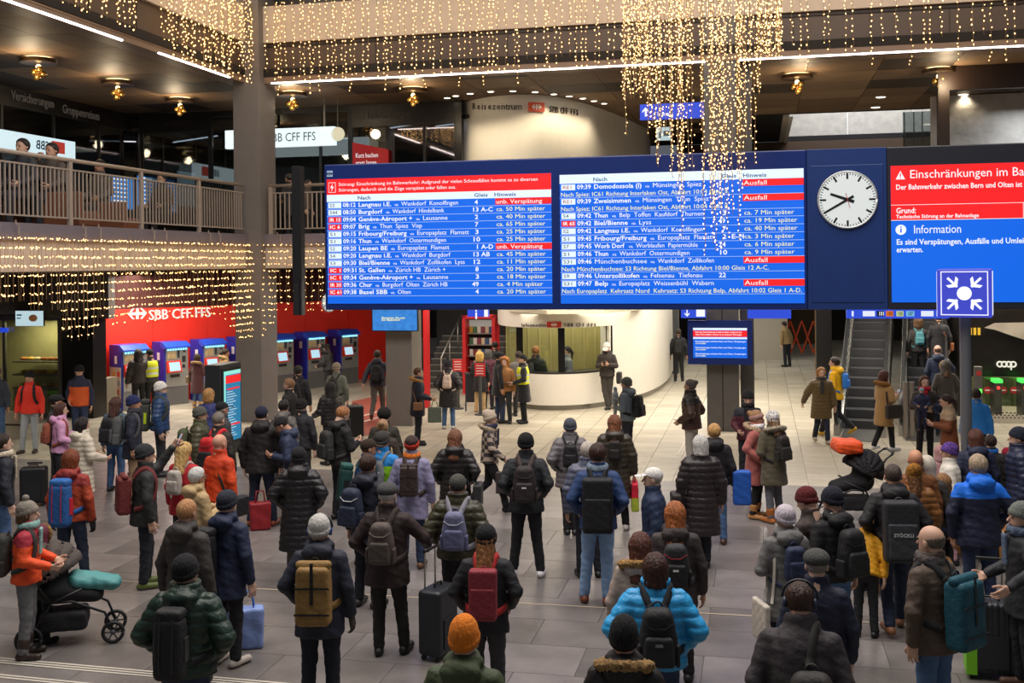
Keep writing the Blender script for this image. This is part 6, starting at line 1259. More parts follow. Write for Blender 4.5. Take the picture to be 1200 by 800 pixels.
def bag_parts(kind):
    if kind in BT: return BT[kind]
    L = []
    def m(name, f, lo, hi, r, mi, dy=1): L.append((name, qmesh(name, *nets(f, lo, hi, r), [None]), mi))
    def soft(c, h, r, tp=0, ns=.003): 
        def f(P):
            k = 1 - tp * np.clip((P[:, 2] - c[2]) / h[2], 0, 1); Q = np.stack([P[:, 0] / k, P[:, 1], P[:, 2]], 1); return rbox(Q, c, h, r) + ns * wob(P, 45)
        return f
    def handle():
        b = MB(); b.torus((0, -.03, .0), .035, .008, 12, 6, 0, 'y', .5); L.append(('top_handle', b.mesh('top_handle', [None], True), 1))
    if kind == 'day':
        m('bag_body', soft((0, -.085, -.23), (.152, .085, .235), .075, .3), (-.16, -.18, -.48), (.16, .01, .02), .013, 0)
        m('front_pocket', soft((0, -.175, -.32), (.12, .032, .12), .03, .1), (-.14, -.22, -.46), (.14, -.13, -.18), .011, 1); handle()
        b = MB(); b.tube([(-.12, -.15, -.1), (-.05, -.178, -.14), (.05, -.178, -.14), (.12, -.15, -.1)], .005, 6); b.tube([(-.115, -.135, -.28), (-.118, -.13, -.12), (-.08, -.125, -.035), (0, -.12, -.02), (.08, -.125, -.035), (.118, -.13, -.12), (.115, -.135, -.28)], .004, 6); L.append(('zip', b.mesh('zip', [None]), 2)); [m('side_pocket', (lambda P, x_=x_: rbox(P, (x_, -.09, -.36), (.018, .06, .09), .016)), (x_ - .03, -.16, -.46), (x_ + .03, -.02, -.26), .012, 1) for x_ in (.15, -.15)]
        b = MB(); b.box(-.03, .03, -.212, -.208, -.27, -.25); L.append(('logo_patch', b.mesh('logo_patch', [None]), 3))
    elif kind == 'roll':
        m('bag_body', soft((0, -.09, -.27), (.15, .09, .25), .045, .05), (-.16, -.19, -.54), (.16, .01, 0), .013, 0)
        m('roll_top', lambda P: smin(cone(P * A(1, .9, 1), (-.12, -.08, -.01), (.12, -.08, -.01), .036, .036), rbox(P, (0, -.085, -.05), (.13, .05, .04), .03), .02), (-.17, -.14, -.1), (.17, -.02, .05), .012, 0)
        b = MB(); b.box(-.014, .014, -.186, -.182, -.33, .02); b.box(-.15, .15, -.186, -.18, -.2, -.185); b.box(-.15, .15, -.186, -.18, -.42, -.405); b.box(-.012, .012, -.19, -.183, -.3, -.24); L.append(('buckle_strap', b.mesh('buckle_strap', [None]), 1)); handle()
    elif kind == 'small':
        m('bag_body', soft((0, -.055, -.17), (.115, .06, .17), .05, .25), (-.13, -.13, -.36), (.13, .01, .02), .011, 0)
        m('front_pocket', soft((0, -.118, -.22), (.085, .025, .08), .022), (-.1, -.15, -.32), (.1, -.08, -.12), .01, 1); handle()
    elif kind == 'big':
        m('bag_body', soft((0, -.12, -.36), (.165, .12, .33), .08, .1), (-.18, -.25, -.72), (.18, .01, -.01), .015, 0)
        m('lid', soft((0, -.115, -.02), (.145, .11, .065), .05), (-.16, -.24, -.1), (.16, .01, .06), .013, 1)
        b = MB()
        for x in (-.07, .07): b.tube([(x, -.232, -.04), (x, -.25, -.3), (x, -.245, -.6)], .007, 6)
        for sd in (1, -1): b.box(sd * .16, sd * .176, -.16, -.06, -.5, -.25)
        L.append(('side_strap', b.mesh('side_strap', [None]), 2)); handle()
    elif kind == 'box':
        m('bag_body', soft((0, -.085, -.26), (.155, .08, .28), .035, .0, .001), (-.17, -.18, -.56), (.17, .01, .04), .013, 0)
        m('front_pocket', soft((0, -.168, -.34), (.13, .016, .16), .014), (-.14, -.19, -.51), (.14, -.14, -.17), .011, 1); handle()
    BT[kind] = L; return L
def bp(fig, kind, c1, label, c2=None, c3=None, sc=1.0, side=0, strap=None, patch=None, writing=None, drop=0.0, group=None):
    s, th, f = fig.s, fig.th, lambda P: fig.ft(P, fig.th, .5)
    top_z = 1.40 - drop; prb = np.stack([A(0, y, 0) + fig.TF((0, 0, top_z - .2)) for y in np.linspace(0, -.4, 60)]); d = f(prb); k = int(np.argmax(d > .012)); back = prb[k][1]
    o = empty('backpack', Vector((float(side), back, float(fig.TF((0, 0, top_z))[2]))) * s); o.rotation_euler[0] = -math.asin(float(np.clip((fig.TF((0, 0, 1.4)) - fig.TF((0, 0, 1)))[1] / .4, -1, 1)))
    tag(o, label, 'backpack', group); place_like(fig, o); o.rotation_mode = 'XYZ'
    c2 = c2 or c1; ms = [mat(c1, .7, bump=.3, bscale=30), mat(c2, .7, bump=.3, bscale=30), mat(c3 or '#1a1a1c', .5), mat(patch or c2, .5)]
    for nm, me, mi in bag_parts(kind):
        if nm == 'logo_patch' and not patch: continue
        q = shared(nm, me, ms[mi], o, Matrix.Scale(s * sc, 4))
    if writing: text(writing, .05, mat('#d8d8d8', .5), o, (-.0, {'day': -.215, 'big': -.262, 'box': -.192}.get(kind, -.19) * sc * s, -.3 * sc), True, align='CENTER')
    inv = o.matrix_basis.inverted() @ fig.root.matrix_basis; M = np.array(inv)
    for sd in (1, -1):
        if side and sd * side < 0: continue
        pts = [fig.TF((sd * x, y, z)) for x, y, z in ((.055, -.15, top_z - .03), (.08, -.13, 1.42), (.1, -.07, 1.48), (.112, 0, 1.49), (.125, .08, 1.44), (.135, .13, 1.32), (.155, .13, 1.18), (.18, .06, 1.07), (.16, -.07, 1.01), (.12, -.15, .99))]
        v, q, _ = ribbon(pts, f, .058 if kind != 'small' else .035, .006, .008); v = (v * s) @ M[:3, :3].T + M[:3, 3]
        put('shoulder_strap', qmesh('strap', v, q, [mat(strap or c1, .8)]), o)
    return o
def sideb(fig, side, c, label, size=(.3, .1, .26), z=1.0, cross=False, name='shoulder_bag', cat='bag', writing=None, strapc=None, y=-.02):
    s = fig.s; pos = fig.TF((side * (.245 + fig.th + size[1] / 2), y, z)); o = empty(name, Vector(pos.tolist()) * s); place_like(fig, o); tag(o, label, cat)
    hx, hy, hz = size[1] / 2, size[0] / 2, size[2] / 2
    v, q = nets(lambda P: rbox(P * A(1 / 1, 1, 1), (0, 0, -hz), (hx, hy, hz), min(hx * .6, .03)) + .005 * wob(P, 35), (-hx, -hy, -2 * hz), (hx, hy, 0), .013)
    put('bag_body', qmesh('bag', v * s, q, [mat(c, .6, bump=.3, bscale=25)]), o)
    top = fig.TF(((-side if cross else side) * .1, 0, 1.49)); b = MB(); f = lambda P: fig.ft(P, fig.th, .5)
    p0 = pos.copy()
    for sg in (1, -1):
        pts = [p0 + A(0, sg * hy * .8, .0), p0 * .5 + top * .5 + A(0, sg * .13, .02), top + A(0, 0, 0)]
        v, q, _ = ribbon(pts, lambda P: np.minimum(f(P), 9), .03 if size[2] > .2 else .02, .005, .009 ); 
        if sg == 1: V, Q = v, q
        else: V = np.concatenate([V, v]); Q = np.concatenate([Q, q + len(V) - len(v)])
    M = np.array(o.matrix_basis.inverted() @ fig.root.matrix_basis); V = (V * s) @ M[:3, :3].T + M[:3, 3]
    put('shoulder_strap', qmesh('strap', V, Q, [mat(strapc or c, .8)]), o)
    if writing: text(writing, .09, mat('#e8e8e8', .6), o, (side * (hx + .006) * s, 0, -size[2] * .6), True, align='CENTER', rot=(math.pi / 2, 0, side * math.pi / 2))
    return o
def handb(fig, sd, c, label, size=(.34, .14, .32), name='tote_bag', writing=None, c2=None, cat='bag', hl=.16):
    s = fig.s; hp = fig.hand[sd]; o = empty(name, hp + Vector((0, 0, -hl * s))); place_like(fig, o); tag(o, label, cat); a, b, c_ = size[1] / 2, size[0] / 2, size[2]
    v, q = nets(lambda P: rbox(np.stack([P[:, 0] / (1 - .25 * np.clip((P[:, 2] + c_) / c_, 0, 1)), P[:, 1], P[:, 2]], 1), (0, 0, -c_ / 2), (a, b, c_ / 2), .02) + .005 * wob(P, 30), (-a, -b, -c_), (a, b, 0), .013)
    mi = ((v[q].mean(1)[:, 2] < -c_ * .5)).astype(int) if c2 else None
    put('bag_body', qmesh('bag', v, q, [mat(c, .5), mat(c2 or c, .5)], mi), o)
    for x in (-a * .5, a * .5): m = MB(); m.tube([(x, -b * .5, -.02), (x * .6, -b * .3, hl * .7), (0, 0, hl), (x * .6, b * .3, hl * .7), (x, b * .5, -.02)], .007, 6); m.build('handle', mat(c, .6), o, smooth=True)
    if writing: text(writing, .08, mat('#e8e8e8', .6), o, (0, -b - .004, -c_ * .6), True, align='CENTER')
    return o
def held(fig, sd, kind, label, col='#15161a'):
    hp = fig.hand[sd] + Vector((-sd * .02, .03, .03)); b = MB()
    if kind == 'phone': b.box(-.036, .036, -.005, .005, -.07, .075); b.box(-.033, .033, -.0062, -.005, -.064, .069, 1); o = b.build('smartphone', [mat(col, .3), mat('#9fb4cc', .3, emit=.8)], None, hp, bevel=.003); tag(o, label, 'phone')
    elif kind == 'tablet': b.box(-.09, .09, -.12, .12, -.005, .005); o = b.build('tablet', mat(col, .3), None, hp, bevel=.003); tag(o, label, 'tablet')
    elif kind == 'camera': b.box(-.06, .06, -.03, .03, -.04, .04); b.tube([(0, .03, 0), (0, .1, 0)], .032, 14); o = b.build('camera', mat(col, .4), None, hp, bevel=.004); tag(o, label, 'camera')
    elif kind == 'paper': b.box(-.05, .05, -.012, .012, -.09, .06); o = b.build('paper_bag', mat(col, .8), None, hp, bevel=.004); tag(o, label, 'bag')
    if kind == 'phone': o.rotation_euler[0] = math.radians(-25)
    return place_like(fig, o)
BAGS = dict(bp=bp, side=sideb, hand=handb, held=held)
# ------------------------------------------------------------------ the crowd, far to near
P_ = person; BK_, NV, DG, CH = '#1d1d20', '#222a42', '#3a3a3e', '#2b2b30'
JE, DJ, LJ = ('#4a6890', 'jeans'), ('#2c3a58', 'jeans'), ('#86a6cc', 'jeans')
BR, DB, BL, GR, AU, WHT_ = '#5a3a22', '#2e1f16', '#c9a468', '#a8a4a0', '#8e4a24', '#dedcd6'
# -- by the ticket machines and the bakery
P_(35, 434, 1.78, 178, 'man in a bright red jacket and black beanie by the bakery window', '#e2321f', '#9aa0a4', '#3a2e28', ('crop', DB), hat='beanie', hatc='#18181a', legs='relax', bag=('bp', 'day', '#1b1b1e', 'black backpack on the man in the red jacket'))
P_(93, 427, 1.8, 172, 'man in an orange jacket with navy sleeves before the black pier', '#e0622a', '#33415f', '#2a2420', ('crop', DB), hat='beanie', hatc='#17171a', jk2=('yokearms', '#262a44'), arms=('pocket', 'down'), nod=10)
P_(-3, 430, 1.75, 185, 'person in jeans cut off by the left picture edge', '#38404c', JE, '#2a2a2c', ('short', BR))
P_(162, 408, 1.8, 325, 'person in a black hooded puffer jacket at the leftmost ticket machine', '#2a231f', '#1b1b1d', BK_, ('short', DB), style='puffer', hat='hoodup', hatc='#241e1b', arms=('hold', 'down'), at=None)
P_(177, 408, 1.78, 305, 'helper in a yellow high visibility vest at the leftmost ticket machine', '#2c2c2e', '#1c1c20', BK_, ('short', DB), hat='cap', hatc='#1c1c1e', vest=True, arms=('hold', 'hold'), nod=12)
P_(231, 414, 1.55, 20, 'woman in a maroon coat with a pale fur collar at a ticket machine', '#4a2226', JE, '#c79a5c', ('bob', DB), hem=.5, style='coat', fur='#b39268', arms=('hold', 'down'), boots=True, hat='beanie', hatc='#3a2c22', bag=('side', -1, '#8a7860', 'taupe shoulder bag of the woman in the maroon coat', (.28, .1, .22), 1.05, True))
P_(260, 408, 1.66, 60, 'person in a tan coat bending over a ticket machine', '#b08a56', '#2c2c30', BK_, ('short', DB), fur='#c8a878', arms=('hold', 'hold'), lean=10)
P_(385, 402, 1.62, 300, 'person in black leaning at the ticket machine right of the column', '#1f2022', '#232326', BK_, ('long', DB), style='puffer', hat='beanie', hatc='#2a2522', arms=('raise', 'hold'), lean=8)
P_(442, 410, 1.80, 2, 'man in a dark jacket and grey trousers walking away from us', '#242736', '#55504a', '#4a3a30', ('short', DB), hood=True, arms=('out', 'sb'), legs='walk', bag=('bp', 'day', '#17171a', 'black backpack on the man walking away', None, None, .85, 0, None, '#444448'))
P_(489, 430, 1.72, 80, 'young person in a navy parka with a tan fur hood before the grey pillar', '#1b2133', '#20242e', BK_, ('crop', BR), fur='#b98a52', hem=.66, arms=('hold', 'hold'), bag=[('side', 1, '#96674a', 'small brown bag worn across the navy parka', (.22, .08, .18), 1.0, True), ('hand', 1, '#707a6c', 'grey green cloth bag held by the person in the navy parka', (.3, .12, .34))])
P_(525, 421, 1.68, 5, 'woman in a long black quilted coat and jeans before the stairs', '#241f22', JE, '#c8c4c0', ('crop', DB), hem=.55, style='puffer', hat='pompom', hatc='#2a2a30', arms=('pocket', 'pocket'), bag=('bp', 'small', '#d8c0ae', 'small beige backpack on the woman in the long black coat', None, None, 1.0, 0, '#d8c0ae'))
P_(562, 412, 1.62, 10, 'blonde woman in a black coat behind the queue fence', '#1d1d20', '#c0a070', '#b58a52', ('curly', '#d9b25e'), hem=.6, arms=('down', 'hold'))
P_(572, 410, 1.62, 20, 'woman with grey curls and a maroon jacket beside the booth', '#571f33', '#1c1a1e', BK_, ('curly', '#5c5a58'), style='puffer', hem=.72, arms=('hold', 'pocket'), bag=('side', 1, '#3a2c30', 'dark bag with a pale strap worn across the maroon jacket', (.24, .08, .2), 1.0, True))
P_(580, 400, 1.7, 8, 'dark haired person behind the man in the black coat at the booth', '#2a2a2e', '#1d1d20', BK_, ('short', '#1d1815'))
P_(584, 411, 1.8, 75, 'man in a black coat and jeans holding a paper bag at the booth', '#16161a', DJ, '#1c1815', ('short', DB), hem=.68, style='coat', legs='relax', hat='flatcap', hatc='#1a1a1c', arms=('down', 'hold'), bag=('held', 1, 'paper', 'brown paper bag held by the man in the black coat', '#b07434'))
P_(592, 418, 1.66, 200, 'person with wavy tan hair in a brown coat at the counter', '#9a6a38', '#2b2b2e', BK_, ('curly', '#a4682c'))
P_(608, 411, 1.7, 350, 'person in a grey jacket behind the steward in the yellow vest', '#6c6862', '#1f1f22', BK_, ('short', DB), arms=('hold', 'hold'))
P_(613, 414, 1.74, 262, 'steward in a yellow vest and long black coat holding a tablet', '#17171b', '#141417', BK_, ('crop', DB), hem=.55, style='coat', hat='cap', hatc='#141416', vest=True, arms=('hold', 'hold'), bag=('held', -1, 'tablet', 'dark tablet held by the steward in the yellow vest'))
P_(627, 410, 1.66, 20, 'staff member with ginger hair seated inside the booth', '#26302c', '#222222', BK_, ('crop', '#b0703a'), at=(.62, 30.0, 0), sit=.35, legs='sit', arms=('hold', 'hold'))
P_(660, 410, 1.66, 250, 'staff member with dark ponytail inside the booth beside the post', '#7f868c', '#222222', BK_, ('ponytail', '#1d1815'), at=(1.5, 30.2, 0), sit=.3, legs='sit', arms=('hold', 'hold'))
P_(711, 400, 1.84, 195, 'man with a white cap looking at his phone against the counter', '#2e2622', '#3a3530', '#2a2624', ('short', GR), hat='cap', hatc='#e2e0da', hood=True, arms=('phone', 'phone'), nod=28, legs='cross', bag=[('held', 1, 'phone', 'phone of the man in the white cap at the counter'), ('side', -1, '#1f1c1c', 'black shoulder bag of the man in the white cap', (.28, .12, .3), .98)])
P_(735, 441, 1.7, 300, 'man in a grey hoodie and grey beanie carrying a baby', '#6f7c84', '#2a2c34', '#2a2a2c', ('crop', DB), hat='beanie', hatc='#5a5e58', hood=True, arms=('belly', 'belly'), bag=('bp', 'day', '#1d1c20', 'black backpack on the man carrying the baby', '#232227'))
P_(720, 457, 1.35, 100, 'baby in a pale blue hat carried at the chest of the man in grey', '#a8b4bc', '#8894a0', '#555555', ('crop', BL), at=(ATZ(735, 441, 1.7).x - .36, ATZ(735, 441, 1.7).y + .06, 0), z0=.88, hat='beanie', hatc='#8fb0cc', sit=.2, legs='sit') if 0 else None
P_(795, 385, 1.75, 10, 'person in black half hidden behind the end of the round white wall', '#1c1c1f', '#1b1b1e', BK_, ('short', DB), bag=('bp', 'day', '#141416', 'black backpack half hidden behind the round wall'))
P_(922, 376, 1.72, 330, 'far person in a tan jacket beside the orange folding barrier', '#9a8258', '#20242c', BK_, ('short', DB), lean=12)
# -- around the middle column and the escalators
P_(810, 444, 1.78, 300, 'grey haired man in a brown puffer jacket leaning on the middle column', '#42291f', '#a29c94', '#2c2624', ('bun', '#6c6660'), style='puffer', jk2=('yoke', '#26201e'), arms=('pocket', 'pocket'), hem=.84)
P_(876, 456, 1.72, 188, 'smiling woman in a black beanie and maroon jacket behind the pink coat', '#4a1624', '#1d1d22', BK_, ('crop', DB), hat='beanie', hatc='#19191b', jk2=('yoke', '#23222e'), nod=14, scarf='#26242a', arms=('hold', 'hold'))
P_(885, 480, 1.68, 118, 'woman in a dusty pink coat and pink headband by the middle column', '#b0635a', '#1c1a1c', '#b9854e', ('bun', '#a27a52'), hem=.56, style='coat', hat='headband', hatc='#b98f86', fur='#c8a98a', scarf='#e8e4e2', arms=('pocket', 'pocket'), boots=True)
P_(906, 480, 1.72, 335, 'woman in an olive coat and speckled beanie with a black backpack', '#59523e', ('#63656a', 'jeans'), '#b0682c', ('long', '#8a6a4a'), hem=.6, style='coat', hat='beanie', hatc='#d0ccc8', hatn=True, fur='#b8aa92', arms=('hold', 'belly'), boots=True, legs='relax', bag=('bp', 'day', '#26231f', 'black backpack with tan handle on the woman in the olive coat', '#2a2724', None, .85))
P_(962, 430, 1.66, 178, 'blonde woman in an olive quilted coat walking towards us', '#5f4d2b', '#1f2638', '#a89a88', ('long', '#a8743c'), hem=.58, style='puffer', scarf='#3c3a38', legs='step', arms=('sb', 'down'))
P_(979, 418, 1.8, 300, 'man in a bright yellow jacket striding past the escalator', '#f0b800', '#1d1d22', '#d0a23a', ('short', DB), hood=True, legs='walk', hem=.82, arms=('down', 'down'), bag=('bp', 'small', '#2a78d0', 'bright blue bag on the back of the man in yellow'))
P_(1035, 434, 1.68, 65, 'woman in a tan coat looking at her phone by the escalator', '#a5814f', '#1d1d20', '#dcdcdc', ('bob', '#4a2418'), hem=.56, style='coat', fur='#a3763e', legs='step', arms=('phone', 'phone'), bag=[('side', 1, '#2e2622', 'large dark brown bag on the shoulder of the woman in the tan coat', (.42, .12, .3), 1.05), ('held', 1, 'phone', 'phone of the woman in the tan coat')])
P_(1076, 372, 1.7, 10, 'woman in black with a teal backpack high on the right escalator', '#26221f', '#1a1a1d', BK_, ('curly', '#5e4228'), at=(*ATZ(1076, 372, 1.7 + 1.75)[:2], 0) if 0 else AT(1076, 372, 27.6) * 1.0 - Vector((0, 0, AT(1076, 372, 27.6).z)), z0=AT(1076, 372, 27.6).z - 1.7, bag=('bp', 'small', '#4a8a92', 'teal backpack on the woman high on the escalator'))
P_(1100, 370, 1.75, 12, 'person in a long black coat standing on the right escalator', '#1b1b1e', '#1a1a1c', BK_, ('short', DB), hem=.6, at=AT(1100, 366, 27.3) - Vector((0, 0, AT(1100, 366, 27.3).z)), z0=AT(1100, 366, 27.3).z - 1.75, bag=('side', 1, '#9a5a34', 'brown strap bag of the person in the long black coat', (.22, .08, .2), 1.0, True))
P_(1099, 404, 1.78, 10, 'balding man in a dark blue jacket on the lower steps of the escalator', '#1f2a42', '#20242e', BK_, ('fringe', '#5a4030'), hood=True, at=AT(1099, 404, 25.9) - Vector((0, 0, AT(1099, 404, 25.9).z)), z0=AT(1099, 404, 25.9).z - 1.78, arms=('out', 'down'))
P_(1108, 421, 1.7, 8, 'woman in a dark olive coat with a tan fur hood at the escalator foot', '#38332b', '#201e1e', BK_, ('long', BR), hem=.6, style='coat', hat='hoodup', hatc='#3a352c', fur='#b08c5c', at=AT(1108, 421, 24.6) - Vector((0, 0, AT(1108, 421, 24.6).z)), z0=max(0, AT(1108, 421, 24.6).z - 1.7), arms=('hip', 'down'), bag=('side', -1, '#4b4a42', 'olive grey bag of the woman with the fur hood', (.34, .12, .3), 1.02))
P_(1083, 440, 1.7, 184, 'smiling woman in a dark coat holding two small children', '#3c342e', '#1c1c22', BK_, ('long', '#4a2a1c'), scarf='#c4283a', arms=('belly', 'belly'), hem=.8)
P_(1080, 459, 1.62, 200, 'toddler in a pale blue beanie held by the smiling woman', '#242b44', '#232a40', '#884444', ('crop', BL), at=ATZ(1083, 440, 1.7) * 1.0 - Vector((-.14, .33, 1.7)), z0=.62, hat='beanie', hatc='#8fa9b8', scarf='#c0283a') if 0 else None
P_(1112, 462, 1.62, 282, 'woman with a long ponytail in a brown fur coat looking at her phone', '#6e3818', '#c49a94', '#8a5a50', ('ponytail', '#2e1c16'), hem=.55, jk2=('yoke', '#9c8468'), arms=('phone', 'phone'), bag=('held', -1, 'phone', 'phone of the woman in the brown fur coat'), nod=14)
P_(1144, 455, 1.62, 20, 'person in a bright blue jacket half hidden behind the sign pole', '#2a86d8', '#1d1d22', BK_, ('short', DB))
# -- left of the totem, standing crowd
P_(64, 461, 1.75, 60, 'man in a black flat cap behind the woman in the pink hoodie', '#1d1d20', '#1d1d22', BK_, ('crop', DB), hat='flatcap', hatc='#19191b')
P_(70, 472, 1.66, 68, 'woman in a pale pink hoodie with a brown backpack', '#d29ac0', '#26262c', BK_, ('bob', '#4a2a22'), hood=True, arms=('hold', 'phone'), bag=('bp', 'day', '#8a4630', 'rust brown backpack on the woman in the pink hoodie', '#7c3e2c', None, .8))
P_(95, 489, 1.64, 40, 'woman with dark curls in a long cream quilted coat', '#cfc4b0', '#2a2a30', BK_, ('bob', '#1e1715'), hem=.5, style='puffer', hood=True, arms=('hold', 'belly'))
P_(135, 465, 1.68, 10, 'woman with long brown hair in a grey blue jacket and jeans', '#4c6170', JE, BK_, ('long', '#4a2a1e'), bag=('bp', 'day', '#1e1e22', 'black backpack on the woman in the grey blue jacket'))
P_(155, 462, 1.8, 78, 'man in a navy beanie and navy coat looking right', '#1f2233', '#8a7258', BK_, ('crop', GR), hat='beanie', hatc='#222b55', scarf='#3a3a42', hem=.7, bag=('bp', 'day', '#4c4f50', 'grey backpack on the man in the navy beanie', '#55585a'))
P_(187, 446, 1.82, 80, 'tall man in a white beanie and blue puffer jacket', '#21406a', '#22242c', '#2a2a2c', ('crop', BL), style='puffer', hat='beanie', hatc='#dedbd4', wear=('glasses',), bag=('bp', 'big', '#3b4038', 'dark hiking backpack with lime piping on the man in the white beanie', '#2a2d2c', '#b8d020', .8))
P_(233, 475, 1.74, 84, 'man in a grey beanie, glasses and olive puffer jacket', '#4a4630', '#26262a', BK_, ('crop', DB), style='puffer', hat='beanie', hatc='#55554f', wear=('glasses',), bag=('bp', 'day', '#4a5034', 'olive backpack on the man with glasses and grey beanie'))
P_(244, 456, 1.62, 12, 'child with blond curls and a purple blue jacket by the totem', '#333a72', '#24242a', BK_, ('curly', '#b98a52'))
P_(259, 469, 1.74, 50, 'man in a black cap standing left of the totem', '#3a3a3c', '#26262a', BK_, ('short', GR), hat='cap', hatc='#1d1d20')
P_(255, 482, 1.78, 20, 'man with cropped grey hair carrying a red and black backpack', '#29241f', '#26262a', BK_, ('crop', '#7a7268'), bag=('bp', 'day', '#c81f26', 'red and black backpack on the man with cropped grey hair', '#1d1d1f'))
P_(256, 508, 1.76, 30, 'bald man in an orange red jacket with a black strap over his back', '#e04a14', '#2c2c30', BK_, ('bald', BR), skin='#d09a80', jk2=('yoke', '#c93c12'), bag=('side', 1, '#1b1b1d', 'black shoulder bag of the bald man in orange', (.36, .14, .26), .95, True))
P_(215, 518, 1.66, 20, 'blonde woman in a red jacket behind the raised arm', '#b01824', '#2a2a2e', BK_, ('long', '#cda86a'), hem=.75, bag=('bp', 'small', '#b5aea4', 'pale grey backpack on the blonde woman in red'))
P_(229, 547, 1.62, 45, 'white haired elderly woman in a beige jacket', '#b59a6e', '#3a3630', '#54483a', ('short', '#d8d6d0'), hood=True, wear=('glasses',), arms=('phone', 'phone'))
P_(1, 508, 1.8, 50, 'man in a navy jacket with a cream scarf at the left edge', '#22262f', JE, '#3a3028', ('short', DB), scarf='#cdbfa8', bag=('bp', 'day', '#22211f', 'dark rucksack on the man with the cream scarf'))
P_(82, 527, 1.72, 5, 'man in a rust orange jacket with a big blue hiking backpack', '#a63e1c', ('#2b3448', 'jeans'), '#34302c', ('bob', '#7a3a1c'), hood='down', jk2=('yoke', '#8e2c24'), legs='relax', glove='#1d1d20', bag=('bp', 'big', '#235a9a', 'big blue hiking backpack with red straps on the man in rust orange', '#2a66ac', '#c8283a', .82))
P_(168, 519, 1.8, 62, 'man in a grey beanie taking a photo with his raised phone', '#2a2c2a', ('#20242e', 'jeans'), '#5d6a30', ('crop', DB), hat='beanie', hatc='#2c2e30', arms=('down', 'raise'), legs='relax', hem=.78, bag=[('bp', 'roll', '#6e2826', 'maroon roll top backpack with long straps on the man taking a photo', '#54201e', None, .9), ('held', -1, 'phone', 'raised phone of the man taking a photo', '#c05a5a')])
P_(217, 584, 1.78, 22, 'ginger haired man in a dark grey hooded jacket', '#37322f', '#2a2a2e', BK_, ('crop', '#c08a5a'), hood=True)
P_(265, 573, 1.76, 25, 'man in a dark beanie and blue jacket with a long black backpack', '#1d2744', '#17171b', '#b8aea4', ('crop', DB), hat='beanie', hatc='#2a2e38', hem=.7, hood=True, bag=('bp', 'big', '#1b1b1e', 'long black backpack on the man in the blue jacket', '#1f1f22', None, .72, -.08))
P_(216, 648, 1.78, 6, 'man in a dark green puffer jacket with a black BACH backpack', '#1c3328', ('#26304a', 'jeans'), BK_, ('crop', DB), style='puffer', hat='beanie', hatc='#17171a', hood=True, wd=1.1, arms=('hip', 'hip'), bag=('bp', 'big', '#1c1c1e', 'black backpack lettered BACH on the man in the green puffer', '#1c1c1e', '#3a3a3c', .72))
P_(30, 585, 1.62, 78, 'woman in an orange jacket and pompom beanie pushing the stroller', '#e8501c', '#6a6a6c', '#33241c', ('bob', BR), hat='pompom', hatc='#8c8478', jk2=('yoke', '#a82c3c'), scarf='#8fb8b0', arms=('hold', 'hold'), boots=True, bag=('bp', 'day', '#33332f', 'dark grey backpack on the woman pushing the stroller'))
P_(48, 612, 1.28, 30, 'child in a dark red jacket with a fur hood behind the stroller', '#5a1c34', '#26262c', BK_, ('short', DB), hat='hoodup', hatc='#6a2438', fur='#a8844c')
# -- the centre left crowd
P_(306, 474, 1.86, 2, 'big man in a black hooded jacket and navy cap', '#201d1c', ('#1e2a3e', 'jeans'), '#8a3c1e', ('crop', DB), hat='cap', hatc='#1e2236', hood=True, hem=.78, wd=1.12, legs='wide')
P_(332, 468, 1.68, 15, 'person with dark hair in a grey patterned hooded jacket', '#75706c', '#26262a', BK_, ('short', '#1d1715'), hood=True, jk2=('plaid', '#5d5854'))
P_(340, 443, 1.76, 285, 'fair haired man in a black jacket looking left', '#1c1a1a', '#26262a', BK_, ('short', '#8f6a4c'))
P_(349, 428, 1.76, 10, 'dark haired man with a rounded black backpack near the totem', '#1c1c20', '#26262a', BK_, ('short', '#1c1512'), bag=('bp', 'day', '#141416', 'rounded black backpack on the dark haired man near the totem'))
P_(353, 466, 1.7, 20, 'person in a black knitted beanie beside the fair haired man', '#1d1d20', '#26262a', BK_, ('crop', DB), hat='beanie', hatc='#1a1818')
P_(387, 446, 1.68, 315, 'person in a black puffer jacket with the hood up', '#201c1e', '#26262a', BK_, ('crop', DB), style='puffer', hat='hoodup', hatc='#221e20', arms=('hold', 'hold'), bag=('side', 1, '#1c1c1f', 'black bag at the side of the hooded person', (.34, .12, .3), .95))
P_(394, 424, 1.72, 15, 'person in a grey olive coat with a pale hat', '#64675a', JE, BK_, ('crop', BR), hat='beanie', hatc='#8f8270', hatn=True, hem=.62, style='coat', bag=('bp', 'small', '#1e1e20', 'black backpack on the person in the grey olive coat'))
P_(345, 484, 1.74, 262, 'bearded man in a dark cap looking down at his hands', '#2c3650', '#26262a', BK_, ('short', DB), hat='cap', hatc='#1f1d20', lean=14, nod=30, arms=('phone', 'phone'), hood=True)
P_(398, 476, 1.78, 50, 'fair haired man in a black jacket looking down to the right', '#1b191a', '#26262a', BK_, ('short', '#a06c40'), hood=True, nod=22, arms=('phone', 'phone'), bag=('bp', 'day', '#2a2a2a', 'dark grey backpack slung on the fair haired man looking down', None, None, .95))
P_(450, 477, 1.7, 0, 'person in a black fur hat and dark olive jacket', '#2e2a20', '#26262a', BK_, ('crop', DB), hat='furhat', hatc='#17130f')
P_(448, 491, 1.64, 5, 'woman with light brown hair and a pale hood on a brown coat', '#35291f', '#26262a', BK_, ('bun', '#a5805a'), scarf='#cfc6b8', hood=True, bag=('side', 1, '#c7b89a', 'pale rope handled bag of the woman with the pale hood', (.3, .12, .28), .98))
